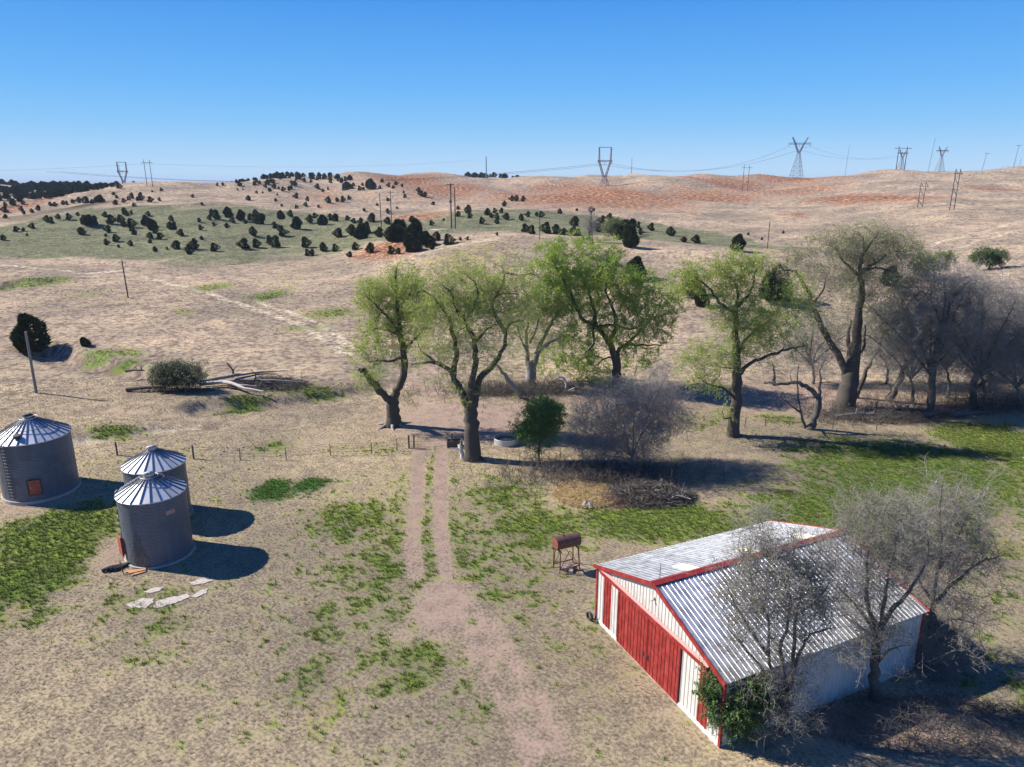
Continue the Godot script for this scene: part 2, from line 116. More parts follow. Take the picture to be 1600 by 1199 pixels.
const TREES := [
	["cottonwood_tree","cottonwood",[-14.17,-79.86],[[1.0,0.62,0,-0.3,0,0.17,1.4,0.0,0.07,3.21,0.0],[0.5,0.28,-0.02,2.93,0.0,-1.12,4.42,0.38,-2.28,5.88,0.75,-2.54,6.79,1.12,-3.08,7.34,1.5],[0.58,0.12,0.05,2.79,0.0,0.65,4.45,0.0,1.52,6.35,0.0,1.69,8.5,0.0,1.33,11.14,0.0,1.19,13.74,0.0,1.17,16.04,0.0,1.11,17.55,0.0,1.23,18.68,0.0],[0.26,0.07,1.37,10.88,0.0,0.11,11.43,-0.5,-1.26,11.59,-1.0,-2.42,11.23,-1.5,-3.46,10.86,-2.0],[0.22,0.05,1.61,8.5,0.0,0.28,8.13,0.67,-1.14,8.3,1.33,-2.03,8.34,2.0],[0.25,0.05,1.5,9.03,0.0,2.48,9.94,-0.67,3.75,11.39,-1.33,4.5,12.59,-2.0],[0.2,0.04,1.16,14.25,0.0,2.37,15.26,0.67,3.0,16.24,1.33,3.01,17.32,2.0],[0.2,0.05,1.33,11.14,0.0,0.07,13.41,1.0,-0.93,14.85,2.0,-1.66,16.0,3.0]],[[0.22,14.77,0.0,2.79,2.28,2.16,1.2],[1.6,17.3,0.0,2.01,1.76,1.6,1.0],[-1.57,15.69,1.0,1.75,1.75,1.49,1.0],[-0.29,11.1,1.0,2.29,1.78,1.73,1.0],[2.55,12.78,-1.0,1.81,2.33,1.69,1.0],[3.09,16.34,2.0,1.48,1.97,1.38,1.0],[-2.93,11.99,-1.0,1.04,1.3,0.97,0.3],[-1.73,9.25,2.0,2.02,1.26,1.39,0.5],[-2.15,6.1,2.0,1.53,1.28,1.19,0.3],[2.23,4.2,1.0,1.04,1.3,0.97,0.25],[4.63,14.17,1.0,1.76,2.26,1.64,0.7],[-3.45,9.27,1.0,1.28,1.53,1.19,0.4]],"forked cottonwood with exposed roots and a broken thick left limb","cottonwoods along the creek",520,60,3,0.8,[0.4,0.47,0.1],0.6],
	["cottonwood_tree","cottonwood",[-4.09,-69.35],[[0.95,0.6,0,-0.3,0,-0.04,1.95,0.0,-0.1,4.41,0.0,-0.14,6.22,0.0],[0.45,0.14,-0.31,5.62,0.0,-0.95,6.96,-0.33,-1.63,8.3,-0.67,-2.32,9.39,-1.0,-3.48,10.02,-1.33,-4.9,10.05,-1.67,-6.35,9.73,-2.0],[0.2,0.06,-2.32,9.39,-1.0,-4.39,10.61,-1.33,-5.21,11.24,-1.67,-5.57,11.99,-2.0],[0.36,0.08,-1.99,8.8,-1.0,-1.62,11.32,-0.83,-1.86,13.21,-0.67,-2.26,14.84,-0.5,-2.99,15.99,-0.33,-3.83,17.13,-0.17,-4.66,17.82,0.0],[0.42,0.08,-0.08,5.62,0.0,-0.02,8.33,0.29,0.42,10.73,0.57,0.39,12.86,0.86,-0.48,14.93,1.14,-1.3,16.08,1.43,-1.68,17.43,1.71,-2.48,18.54,2.0],[0.42,0.1,0.16,5.86,0.0,0.9,8.58,-0.5,2.27,10.1,-1.0,3.19,11.4,-1.5,3.42,13.16,-2.0,4.11,14.0,-2.5,5.26,14.13,-3.0],[0.25,0.06,3.37,13.05,-2.0,2.3,15.11,-1.5,2.21,16.56,-1.0,3.22,17.31,-0.5,4.76,17.27,0.0],[0.16,0.04,2.21,16.56,-1.0,3.22,18.34,-1.0,3.44,19.23,-1.0,4.77,19.01,-1.0,6.09,19.23,-1.0,6.87,18.67,-1.0],[0.18,0.04,0.39,12.63,0.86,1.74,14.29,2.36,2.85,15.23,3.86],[0.18,0.04,-0.48,14.93,1.14,0.67,16.8,1.81,0.73,18.61,2.48,-0.06,19.53,3.14]],[[-0.28,17.82,0.0,2.85,1.97,2.05,1.2],[-2.8,18.4,1.0,1.29,1.73,1.21,1.0],[-3.11,15.12,1.0,1.75,1.97,1.58,0.9],[3.22,16.05,0.0,2.21,2.21,1.88,1.1],[-0.97,12.66,1.0,1.99,1.77,1.59,0.7],[3.89,20.23,2.0,1.27,1.06,0.99,0.8],[-4.31,11.75,-1.0,1.36,1.14,1.06,0.7],[1.62,17.53,-2.0,1.8,1.8,1.53,1.0],[1.87,12.44,0.0,1.34,1.57,1.24,0.4],[-1.8,15.71,-2.0,1.82,1.82,1.54,0.8],[5.64,17.38,0.0,1.54,1.76,1.4,0.8],[-4.76,14.93,0.0,1.33,1.77,1.24,0.7],[0.87,14.87,2.0,1.73,1.73,1.47,0.7],[0.25,20.11,1.0,1.93,1.07,1.27,0.6]],"tall cottonwood beside the fence gate with three spreading main limbs","cottonwoods along the creek",680,75,3,0.55,[0.4,0.47,0.1],0.6],
	["cottonwood_tree","cottonwood",[2.55,-96.43],[[0.85,0.6,0,-0.3,0,0.15,1.57,0.0,-0.02,3.52,0.0],[0.4,0.25,-0.18,2.88,0.0,-0.5,5.13,0.0,-0.61,7.36,0.0,-0.37,9.09,0.0],[0.45,0.12,0.14,1.9,0.0,1.19,4.97,0.67,2.99,6.55,1.33,4.0,7.47,2.0],[0.35,0.08,0.73,4.33,0.67,2.42,7.99,0.0,3.66,10.06,-0.67,5.23,11.51,-1.33],[0.22,0.05,-0.5,4.81,0.0,-1.45,7.15,0.5,-1.92,8.82,1.0],[0.2,0.05,-0.04,6.09,0.0,1.01,9.0,0.33,0.68,10.31,0.67,-0.4,10.67,1.0],[0.4,0.2,-1.35,0.43,7.03,-2.82,2.61,7.7,-4.11,4.59,8.37,-4.95,5.79,9.03]],[[0.54,10.5,0.0,2.77,2.46,2.22,0.9],[3.61,11.12,0.0,2.46,2.15,1.96,1.0],[-1.62,8.82,1.0,1.84,2.14,1.69,0.6],[2.04,6.54,2.0,2.44,1.83,1.81,0.4],[-3.15,4.41,1.0,1.55,1.55,1.32,0.3],[2.41,8.62,0.0,2.78,2.78,2.36,0.8],[-1.3,11.12,0.0,1.84,2.15,1.7,0.7]],"pale barked cottonwood with a leaning second trunk behind the brush","cottonwoods along the creek",330,38,3,0.5,[0.4,0.47,0.1],0.6],
	["cottonwood_tree","cottonwood",[14.88,-96.71],[[0.8,0.55,0,-0.3,0,-0.09,2.28,0.0,-0.37,4.56,0.0],[0.5,0.15,-0.35,4.07,0.0,-1.32,6.53,0.2,-3.13,8.79,0.4,-5.34,10.08,0.6,-6.33,11.97,0.8,-7.9,13.84,1.0],[0.38,0.08,-0.27,4.39,0.0,0.5,5.93,-0.33,3.38,6.01,-0.67,6.29,5.87,-1.0],[0.3,0.06,-3.13,8.79,0.4,-1.12,9.3,1.4,1.18,8.88,2.4,3.06,10.0,3.4],[0.35,0.06,-3.28,8.63,0.4,-3.6,11.48,-0.27,-4.7,14.47,-0.93,-5.95,17.46,-1.6],[0.35,0.06,-1.15,6.21,0.2,-0.77,10.13,0.87,-2.22,13.92,1.53,-2.15,17.87,2.2],[0.25,0.05,-3.74,8.79,0.4,-3.52,6.57,0.4,-4.88,4.98,0.4],[0.25,0.05,-6.02,11.66,0.8,-8.3,16.05,1.8,-9.59,18.23,2.8],[0.25,0.05,0.82,5.93,-0.33,4.08,8.66,-1.83,5.83,10.95,-3.33]],[[-5.78,17.33,0.0,4.54,3.03,3.22,1.2],[-9.49,18.63,1.0,2.09,2.09,1.78,1.0],[-2.35,19.22,1.0,2.09,1.79,1.65,1.0],[-6.46,20.31,0.0,1.65,1.2,1.21,0.7],[-4.04,13.23,-1.0,6.5,3.4,4.21,1.5],[4.22,11.52,0.0,3.69,3.08,2.88,1.2],[-5.6,5.05,-2.0,2.88,3.19,2.58,1.1],[0.95,8.8,2.0,3.65,2.43,2.59,0.9],[3.75,3.41,-2.0,2.89,1.93,2.05,0.6],[-8.75,13.69,0.0,3.06,2.75,2.47,0.9],[-2.51,1.82,-3.0,3.58,2.6,2.63,0.9],[-1.02,16.2,3.0,2.36,2.36,2.0,0.8],[6.25,8.39,0.0,1.86,1.86,1.58,0.7],[-11.21,14.6,0.0,2.14,2.75,2.0,0.8],[6.87,13.38,0.0,1.84,2.45,1.72,0.7],[1.76,14.44,1.0,2.72,2.42,2.18,0.9],[-8.61,9.14,-1.0,2.5,2.5,2.13,0.7],[-9.73,3.41,-2.0,2.25,2.25,1.91,0.6]],"broad cottonwood in the fullest bright green leaf of the creek row","cottonwoods along the creek",1100,95,4,1.5,[0.34,0.46,0.06],0.6],
	["cottonwood_tree","cottonwood",[25.32,-76.32],[[0.75,0.34,0,-0.3,0,-0.09,2.56,0.0,-0.16,5.72,0.0,-0.46,8.31,0.0,-0.76,10.85,0.0,-0.86,12.85,0.0],[0.26,0.06,-0.83,12.6,0.0,-1.41,14.37,0.2,-3.0,15.38,0.4,-4.39,17.1,0.6,-6.2,18.32,0.8,-7.25,19.17,1.0],[0.26,0.05,-0.84,12.73,0.0,-0.9,14.83,0.0,-1.24,17.25,0.0,-2.54,18.45,0.0,-3.21,19.4,0.0],[0.25,0.06,-0.3,9.33,0.0,0.6,11.21,-0.67,2.43,12.59,-1.33,3.86,13.09,-2.0],[0.27,0.08,-0.2,7.28,0.0,1.42,8.95,0.5,3.61,9.95,1.0,5.28,10.69,1.5,6.14,11.01,2.0],[0.14,0.05,-0.5,7.93,0.0,-2.01,7.92,-1.0,-2.4,8.32,-2.0],[0.2,0.05,-0.2,4.41,0.0,-2.07,5.92,0.67,-3.78,6.5,1.33,-5.52,7.82,2.0],[0.2,0.04,-0.9,14.83,0.0,0.17,16.63,0.67,0.24,18.62,1.33,0.63,19.63,2.0],[0.2,0.05,-0.35,2.56,0.0,-1.35,2.19,0.5,-1.84,3.41,1.0]],[[-1.28,19.17,0.0,2.03,1.67,1.57,1.2],[-5.56,18.58,1.0,1.89,1.42,1.41,0.9],[-3.06,17.5,0.0,1.68,1.68,1.43,1.0],[0.65,19.4,2.0,1.16,1.16,0.99,0.8],[3.35,12.15,-1.0,2.23,1.99,1.79,0.9],[-2.14,14.51,1.0,1.92,1.68,1.53,0.8],[-3.7,9.83,1.0,2.44,1.71,1.76,0.8],[4.21,14.45,2.0,1.9,1.66,1.51,0.6],[0.4,16.53,0.0,1.69,1.69,1.44,0.8],[-4.49,7.07,2.0,1.7,0.97,1.14,0.6],[0.92,10.85,0.0,1.97,1.48,1.47,0.6],[5.06,16.68,1.0,1.43,1.91,1.34,0.6],[-6.85,16.68,1.0,1.43,1.19,1.11,0.5],[1.11,14.09,0.0,2.19,1.95,1.76,0.7],[-5.85,9.07,1.0,1.47,1.47,1.25,0.5]],"slender single trunked cottonwood in light green leaf on open dirt","cottonwoods along the creek",600,65,3,1.0,[0.4,0.47,0.1],0.6],
	["crooked_tree","bare",[34.78,-78.55],[[0.5,0.1,0,-0.3,0,0.58,1.8,0.0,0.66,3.7,0.0,-0.58,5.05,0.0,-2.19,5.59,0.0,-4.23,5.46,0.0,-5.8,5.72,0.0],[0.22,0.06,-4.63,5.54,0.0,-4.98,7.32,0.5,-5.51,8.23,1.0],[0.26,0.05,0.81,3.16,0.0,0.86,4.96,-0.33,0.81,7.01,-0.67,1.49,8.52,-1.0],[0.2,0.05,-0.41,0.14,0.0,-1.48,2.72,0.33,-2.21,5.78,0.67,-2.45,7.97,1.0],[0.15,0.04,-1.29,2.18,0.33,-2.96,3.31,1.33,-4.74,4.69,2.33]],[[-2.16,7.72,0.0,2.05,1.53,1.52,0.7],[-5.53,7.19,1.0,1.52,1.27,1.18,1.0],[0.81,7.73,-1.0,1.55,1.81,1.43,0.8],[1.87,6.13,0.0,1.29,1.54,1.2,0.5],[-3.9,3.75,1.0,1.02,1.02,0.87,0.3]],"crooked bare tree bent sideways over the dirt bank","",140,20,2,0,[0.2,0.28,0.05],0.8],
	["cottonwood_tree","cottonwood",[42.44,-86.16],[[1.35,0.7,0,-0.3,0,0.02,3.12,0.0,0.21,6.04,0.0,0.25,8.91,0.0],[0.6,0.14,0.27,8.34,0.0,0.04,12.57,0.0,0.21,15.32,0.0,-0.35,17.5,0.0,-0.44,20.17,0.0,-0.52,21.75,0.0],[0.5,0.08,0.09,3.71,0.0,-1.86,7.52,0.12,-4.27,10.94,0.25,-5.89,13.74,0.38,-6.5,15.13,0.5,-7.85,17.04,0.62,-8.79,17.86,0.75,-9.93,18.0,0.88,-10.66,18.95,1.0],[0.35,0.2,0.25,6.33,0.0,-0.32,9.26,-1.0,0.29,11.35,-2.0],[0.3,0.07,-0.33,17.76,0.0,1.12,18.57,0.0,2.82,19.9,0.0,4.39,20.17,0.0],[0.26,0.05,-0.27,17.9,0.0,1.47,18.28,1.0,3.16,17.74,2.0],[0.4,0.1,3.78,0.37,-5.15,4.43,4.28,-4.49,5.17,7.16,-3.82,5.55,10.26,-3.15],[0.22,0.05,-0.45,17.23,0.0,-2.11,18.76,-0.67,-3.09,20.31,-1.33,-3.68,20.79,-2.0],[0.2,0.05,-0.42,19.64,0.0,0.21,21.56,1.0,0.35,22.66,2.0],[0.3,0.15,0.34,7.77,0.0,1.08,8.18,0.5,0.55,11.37,1.0],[0.2,0.05,-5.89,13.74,0.38,-5.51,15.61,1.88,-5.87,17.66,3.38]],[[-0.01,20.96,0.0,3.48,2.41,2.5,1.3],[-3.98,21.3,1.0,2.11,1.59,1.57,0.8],[2.97,20.78,1.0,2.38,2.12,1.91,1],[-8.1,19.1,0.0,2.15,1.61,1.6,0.8],[-4.73,17.48,2.0,2.12,1.85,1.69,0.8],[1.31,15.89,2.0,2.66,2.13,2.03,0.9],[-0.36,14.18,-2.0,2.24,2.52,2.02,0.7],[3.55,11.37,1.0,1.91,2.46,1.79,0.8],[-6.19,13.03,1.0,1.9,2.17,1.73,0.5],[-3.37,11.17,0.0,1.66,1.93,1.52,0.4],[5.11,18.95,1.0,1.6,1.86,1.47,0.8],[-5.63,20.96,0.0,1.61,1.61,1.36,0.7],[-0.96,18.03,0.0,2.43,1.62,1.72,0.8],[4.56,15.47,1.0,1.88,1.88,1.6,0.7]],"huge old dark cottonwood with gnarled mostly leafless limbs","cottonwoods along the creek",900,95,3,0.06,[0.4,0.47,0.1],1.0],
	["grey_tree","bare",[52.72,-85.04],[[0.5,0.3,0,-0.3,0,-0.43,4.05,0.0,-0.53,8.06,0.0,-0.26,11.41,0.0],[0.25,0.05,-0.22,11.14,0.0,0.32,14.43,0.0,1.38,16.05,0.0,2.31,16.85,0.0],[0.25,0.05,-0.31,10.86,0.0,-2.01,13.7,0.5,-3.94,15.66,1.0],[0.22,0.05,-0.32,11.41,0.0,0.08,14.54,-1.0,-0.04,17.13,-2.0],[0.55,0.2,-2.66,0.33,-4.94,-2.1,2.79,-4.44,-1.63,5.64,-3.94,-0.75,7.53,-3.44,-0.28,11.69,-2.94],[0.2,0.04,-0.44,7.49,0.0,1.21,9.02,0.5,1.91,11.06,1.0],[0.2,0.05,-0.75,7.53,-3.44,-2.68,10.93,-2.44,-4.15,13.36,-1.44]],[[-0.99,15.78,0.0,4.03,2.96,2.97,1.3],[1.86,15.93,1.0,2.12,2.39,1.92,0.9],[-4.84,14.59,1.0,2.4,2.4,2.04,0.8],[-1.85,11.22,-1.0,3.03,2.48,2.34,1],[2.14,11.69,0.0,2.45,2.18,1.97,0.8],[-6.47,11.27,2.0,1.87,2.13,1.7,0.6],[-3.75,7.49,0.0,1.93,2.21,1.76,0.5]],"grey bare twigged tree with a leaning second trunk over fallen logs","bare grey trees of the thicket",560,60,3,0.12,[0.12,0.15,0.05],1.0],
	["grey_tree","bare",[59.32,-86.52],[[0.5,0.3,0,-0.3,0,-0.86,2.75,0.0,-0.59,5.68,0.0],[0.25,0.05,-0.54,5.39,0.0,0.67,7.99,0.0,2.58,9.7,0.0],[0.25,0.05,-0.54,5.1,0.0,-2.06,8.78,1.0,-2.37,11.5,2.0],[0.25,0.05,-0.49,2.75,0.0,1.77,3.79,-0.5,4.53,3.05,-1.0],[0.2,0.05,-0.67,4.51,0.0,-2.99,6.38,0.5,-4.4,7.93,1.0]],[[0.84,8.56,0.0,3.07,2.51,2.37,1.2],[3.8,6.26,0.0,2.25,2.53,2.03,1],[-1.48,7.08,1.0,2.5,2.22,2.0,0.9],[3.49,2.45,-1.0,2.87,2.01,2.08,1],[0.46,4.51,0.0,2.26,2.26,1.92,0.6]],"wide grey thicket tree with drooping purple grey twigs at the pasture edge","bare grey trees of the thicket",430,50,3,0.05,[0.12,0.15,0.05],1.1],
	["grey_tree","bare",[69.73,-90.97],[[0.5,0.3,0,-0.3,0,-0.62,3.11,0.0,-1.41,5.55,0.0],[0.25,0.05,-1.29,4.94,0.0,-3.77,8.56,0.0,-5.21,11.51,0.0],[0.25,0.05,-1.26,5.55,0.0,-2.3,9.36,1.0,-2.66,11.87,2.0]],[[-4.0,9.75,0.0,2.91,2.62,2.35,1.1],[-1.55,10.63,0.0,2.91,2.91,2.47,1],[-1.71,5.55,0.0,3.25,2.95,2.63,1]],"bare grey tree standing behind the thicket with olive new leaves low down","bare grey trees of the thicket",330,40,3,0.5,[0.14,0.2,0.05],1.0],
	["grey_tree","bare",[52.49,-88.9],[[0.24,0.15,0,-0.3,0,-0.03,1.84,0.0,-0.69,3.66,0.0],[0.17,0.04,-0.67,3.53,0.0,-3.32,6.29,0.25,-7.06,9.22,0.5,-8.54,9.35,0.76],[0.17,0.04,-0.67,3.53,0.0,-2.21,6.34,0.47,-4.56,8.88,0.95,-5.7,10.5,1.42],[0.17,0.04,-0.67,3.53,0.0,-1.2,6.34,0.49,-1.91,8.94,0.98,-2.57,11.52,1.47],[0.17,0.04,-0.67,3.53,0.0,-0.21,6.36,0.57,0.71,8.68,1.14,0.74,10.56,1.71],[0.17,0.04,-0.67,3.53,0.0,1.21,6.3,0.32,3.57,9.32,0.63,4.71,9.39,0.95]],[[-1.23,8.0,0.0,4.51,3.44,3.38,1.2],[-4.27,6.72,1.0,2.24,2.44,1.99,0.9],[2.33,6.23,-1.0,2.29,2.5,2.04,0.9],[-1.66,10.74,0.0,2.86,1.95,2.05,0.8],[-0.48,3.69,1.5,3.15,1.84,2.12,0.45]],"bare grey tree filling the gap beside the huge gnarled cottonwood","bare grey trees of the thicket",380,45,3,0.2,[0.14,0.18,0.06],1.0],
	["grey_tree","bare",[58.8,-91.77],[[0.24,0.15,0,-0.3,0,-0.07,2.14,0.0,-0.86,4.25,0.0],[0.17,0.04,-0.83,4.1,0.0,-4.48,7.38,0.66,-8.92,9.97,1.32,-11.01,10.94,1.99],[0.17,0.04,-0.83,4.1,0.0,-2.37,7.11,-0.53,-4.28,9.49,-1.06,-5.14,11.51,-1.59],[0.17,0.04,-0.83,4.1,0.0,-1.26,7.2,-0.12,-1.49,9.67,-0.23,-1.97,12.97,-0.35],[0.17,0.04,-0.83,4.1,0.0,0.31,7.1,-0.57,2.3,10.06,-1.14,3.23,11.49,-1.71],[0.17,0.04,-0.83,4.1,0.0,1.99,7.2,-0.12,5.09,9.73,-0.25,6.67,10.48,-0.37]],[[-1.56,9.28,0.0,5.47,4.01,4.03,1.2],[-5.15,7.75,1.0,2.72,2.85,2.37,0.9],[2.7,7.3,-1.0,2.78,2.91,2.42,0.9],[-2.09,12.45,0.0,3.47,2.27,2.44,0.8],[-0.49,4.2,1.5,3.83,2.15,2.54,0.45]],"tall bare grey tree in the middle of the dense thicket","bare grey trees of the thicket",380,45,3,0.1,[0.14,0.18,0.06],1.0],
	["grey_tree","bare",[65.23,-93.1],[[0.24,0.15,0,-0.3,0,-0.09,1.91,0.0,-0.83,3.8,0.0],[0.17,0.04,-0.8,3.66,0.0,-4.3,6.42,-0.2,-8.14,9.36,-0.39,-9.65,9.03,-0.59],[0.17,0.04,-0.8,3.66,0.0,-2.77,6.53,0.32,-5.45,9.49,0.63,-6.66,10.59,0.95],[0.17,0.04,-0.8,3.66,0.0,-1.35,6.47,0.02,-1.73,9.25,0.04,-2.19,11.68,0.06],[0.17,0.04,-0.8,3.66,0.0,0.8,6.36,-0.44,2.38,8.45,-0.88,3.18,10.17,-1.32],[0.17,0.04,-0.8,3.66,0.0,1.86,6.33,-0.59,5.91,8.67,-1.18,8.0,8.79,-1.76]],[[-1.53,8.3,0.0,5.56,3.59,3.89,1.2],[-5.24,6.95,1.0,2.76,2.55,2.26,0.9],[2.84,6.5,-1.0,2.82,2.6,2.31,0.9],[-2.05,11.15,0.0,3.53,2.04,2.36,0.8],[-0.56,3.79,1.5,3.88,1.92,2.47,0.45]],"bare grey tree with lilac tinted twigs in the thicket","bare grey trees of the thicket",380,45,3,0.03,[0.14,0.18,0.06],1.0],
	["grey_tree","bare",[63.93,-85.49],[[0.24,0.15,0,-0.3,0,-0.09,1.54,0.0,-0.7,3.07,0.0],[0.17,0.04,-0.68,2.96,0.0,-3.83,5.29,0.25,-7.42,7.28,0.49,-9.02,7.44,0.74],[0.17,0.04,-0.68,2.96,0.0,-1.95,5.22,-0.01,-4.34,7.78,-0.03,-5.15,8.35,-0.04],[0.17,0.04,-0.68,2.96,0.0,-0.91,5.08,-0.53,-0.63,6.9,-1.05,-0.7,9.11,-1.58],[0.17,0.04,-0.68,2.96,0.0,0.22,5.24,0.07,1.22,7.81,0.14,1.75,8.41,0.22],[0.17,0.04,-0.68,2.96,0.0,1.85,5.14,-0.32,4.68,7.62,-0.64,6.48,7.04,-0.96]],[[-1.31,6.71,0.0,4.76,2.89,3.25,1.2],[-4.63,5.7,1.0,2.36,2.04,1.87,0.9],[2.57,5.17,-1.0,2.42,2.09,1.92,0.9],[-1.76,9.03,0.0,3.02,1.64,1.98,0.8],[-0.7,3.18,1.5,3.31,1.54,2.06,0.45]],"low bushy grey tree at the pasture end of the thicket","bare grey trees of the thicket",380,45,3,0.05,[0.14,0.18,0.06],1.0],
	["grey_tree","bare",[53.13,-85.58],[[0.24,0.15,0,-0.3,0,-0.07,2.67,0.0,-1.03,5.29,0.0],[0.17,0.04,-1.0,5.1,0.0,-4.45,8.98,0.06,-8.13,12.26,0.12,-9.9,13.83,0.18],[0.17,0.04,-1.0,5.1,0.0,-2.45,8.87,-0.42,-4.58,12.31,-0.85,-5.49,14.74,-1.27],[0.17,0.04,-1.0,5.1,0.0,-1.69,9.04,0.33,-2.36,12.29,0.66,-3.18,16.21,0.99],[0.17,0.04,-1.0,5.1,0.0,-0.26,9.11,0.66,0.12,13.14,1.31,0.1,15.24,1.97],[0.17,0.04,-1.0,5.1,0.0,1.54,8.97,0.01,4.11,12.21,0.02,5.33,13.8,0.02]],[[-1.86,11.49,0.0,5.09,4.93,4.26,1.2],[-5.15,9.55,1.0,2.53,3.51,2.37,0.9],[2.2,9.11,-1.0,2.59,3.59,2.42,0.9],[-2.49,15.37,0.0,3.22,2.78,2.55,0.8],[-0.66,5.14,1.5,3.57,2.65,2.65,0.45]],"tallest bare grey tree rising through the thicket","bare grey trees of the thicket",520,45,3,0.1,[0.14,0.18,0.06],1.0],
	["grey_tree","bare",[59.42,-85.37],[[0.24,0.15,0,-0.3,0,-0.12,2.54,0.0,-1.09,5.04,0.0],[0.17,0.04,-1.05,4.86,0.0,-4.26,8.4,-0.62,-8.0,11.89,-1.24,-9.43,12.55,-1.86],[0.17,0.04,-1.05,4.86,0.0,-3.62,8.68,0.6,-6.14,11.79,1.2,-7.74,14.4,1.81],[0.17,0.04,-1.05,4.86,0.0,-1.47,8.48,-0.28,-1.8,11.91,-0.57,-2.21,15.2,-0.85],[0.17,0.04,-1.05,4.86,0.0,-0.52,8.69,0.65,0.12,12.54,1.29,0.12,14.42,1.94],[0.17,0.04,-1.05,4.86,0.0,1.49,8.57,0.11,4.15,12.26,0.23,5.56,12.94,0.34]],[[-1.99,10.95,0.0,5.47,4.7,4.32,1.2],[-5.55,9.11,1.0,2.72,3.34,2.54,0.9],[2.41,8.67,-1.0,2.79,3.42,2.6,0.9],[-2.66,14.66,0.0,3.46,2.66,2.6,0.8],[-0.75,4.92,1.5,3.84,2.53,2.71,0.45]],"broad leafless tree crowding the pasture edge of the thicket","bare grey trees of the thicket",520,45,3,0.04,[0.14,0.18,0.06],1.0],
	["grey_tree","bare",[66.67,-87.68],[[0.24,0.15,0,-0.3,0,-0.16,2.59,0.0,-1.2,5.15,0.0],[0.17,0.04,-1.16,4.97,0.0,-4.32,8.7,-0.11,-8.49,12.08,-0.22,-10.19,13.28,-0.34],[0.17,0.04,-1.16,4.97,0.0,-2.71,8.6,-0.58,-4.73,11.96,-1.15,-5.56,14.24,-1.73],[0.17,0.04,-1.16,4.97,0.0,-2.17,8.76,0.16,-2.57,11.84,0.32,-3.46,15.73,0.47],[0.17,0.04,-1.16,4.97,0.0,-0.93,8.84,0.52,-0.16,12.63,1.04,-0.22,14.74,1.56],[0.17,0.04,-1.16,4.97,0.0,1.46,8.59,-0.66,4.89,11.85,-1.32,6.72,13.01,-1.97]],[[-2.22,11.19,0.0,5.2,4.82,4.26,1.2],[-5.65,9.3,1.0,2.59,3.43,2.42,0.9],[2.11,8.87,-1.0,2.65,3.5,2.48,0.9],[-2.98,14.98,0.0,3.29,2.72,2.56,0.8],[-1.0,5.0,1.5,3.65,2.59,2.65,0.45]],"bare tree closing the far end of the thicket","bare grey trees of the thicket",480,45,3,0.2,[0.14,0.18,0.06],1.0],
	["grey_tree","bare",[53.8,-98.17],[[0.24,0.15,0,-0.3,0,-0.01,1.73,0.0,-0.62,3.45,0.0],[0.17,0.04,-0.6,3.33,0.0,-3.32,6.01,0.6,-6.64,8.56,1.2,-8.18,9.14,1.8],[0.17,0.04,-0.6,3.33,0.0,-1.74,5.78,-0.42,-3.25,8.51,-0.85,-3.79,9.48,-1.27],[0.17,0.04,-0.6,3.33,0.0,-0.46,5.81,-0.27,-0.96,8.53,-0.54,-1.11,10.49,-0.8],[0.17,0.04,-0.6,3.33,0.0,0.27,5.88,0.02,1.14,8.72,0.05,1.58,9.73,0.07],[0.17,0.04,-0.6,3.33,0.0,1.24,5.98,0.46,3.18,8.08,0.93,3.96,9.07,1.39]],[[-1.09,7.55,0.0,4.05,3.28,3.12,1.2],[-3.84,6.34,1.0,2.01,2.33,1.85,0.9],[2.12,5.89,-1.0,2.06,2.38,1.88,0.9],[-1.47,10.16,0.0,2.58,1.86,1.89,0.8],[-0.45,3.46,1.5,2.83,1.75,1.95,0.45]],"bare tree with faint green buds behind the huge gnarled cottonwood","bare grey trees of the thicket",380,45,3,0.5,[0.14,0.18,0.06],1.0],
	["grey_tree","bare",[43.63,-99.09],[[0.24,0.15,0,-0.3,0,0.03,1.48,0.0,-0.44,2.95,0.0],[0.17,0.04,-0.43,2.85,0.0,-2.81,5.01,-0.07,-5.13,6.96,-0.13,-6.25,7.41,-0.2],[0.17,0.04,-0.43,2.85,0.0,-1.34,4.95,-0.34,-2.68,6.5,-0.67,-3.28,8.09,-1.01],[0.17,0.04,-0.43,2.85,0.0,-1.08,5.12,0.4,-1.21,7.65,0.8,-1.57,9.35,1.19],[0.17,0.04,-0.43,2.85,0.0,0.26,4.95,-0.35,1.71,6.77,-0.71,2.25,8.08,-1.06],[0.17,0.04,-0.43,2.85,0.0,1.46,5.02,-0.05,3.61,6.97,-0.1,4.67,7.43,-0.15]],[[-0.75,6.47,0.0,3.65,2.81,2.75,1.2],[-3.22,5.47,1.0,1.81,1.99,1.62,0.9],[2.05,5.0,-1.0,1.85,2.03,1.65,0.9],[-1.01,8.71,0.0,2.32,1.6,1.66,0.8],[-0.24,3.02,1.5,2.54,1.5,1.72,0.45]],"small budding tree between the slender and the gnarled cottonwood","bare grey trees of the thicket",260,45,3,0.5,[0.14,0.18,0.06],1.0],
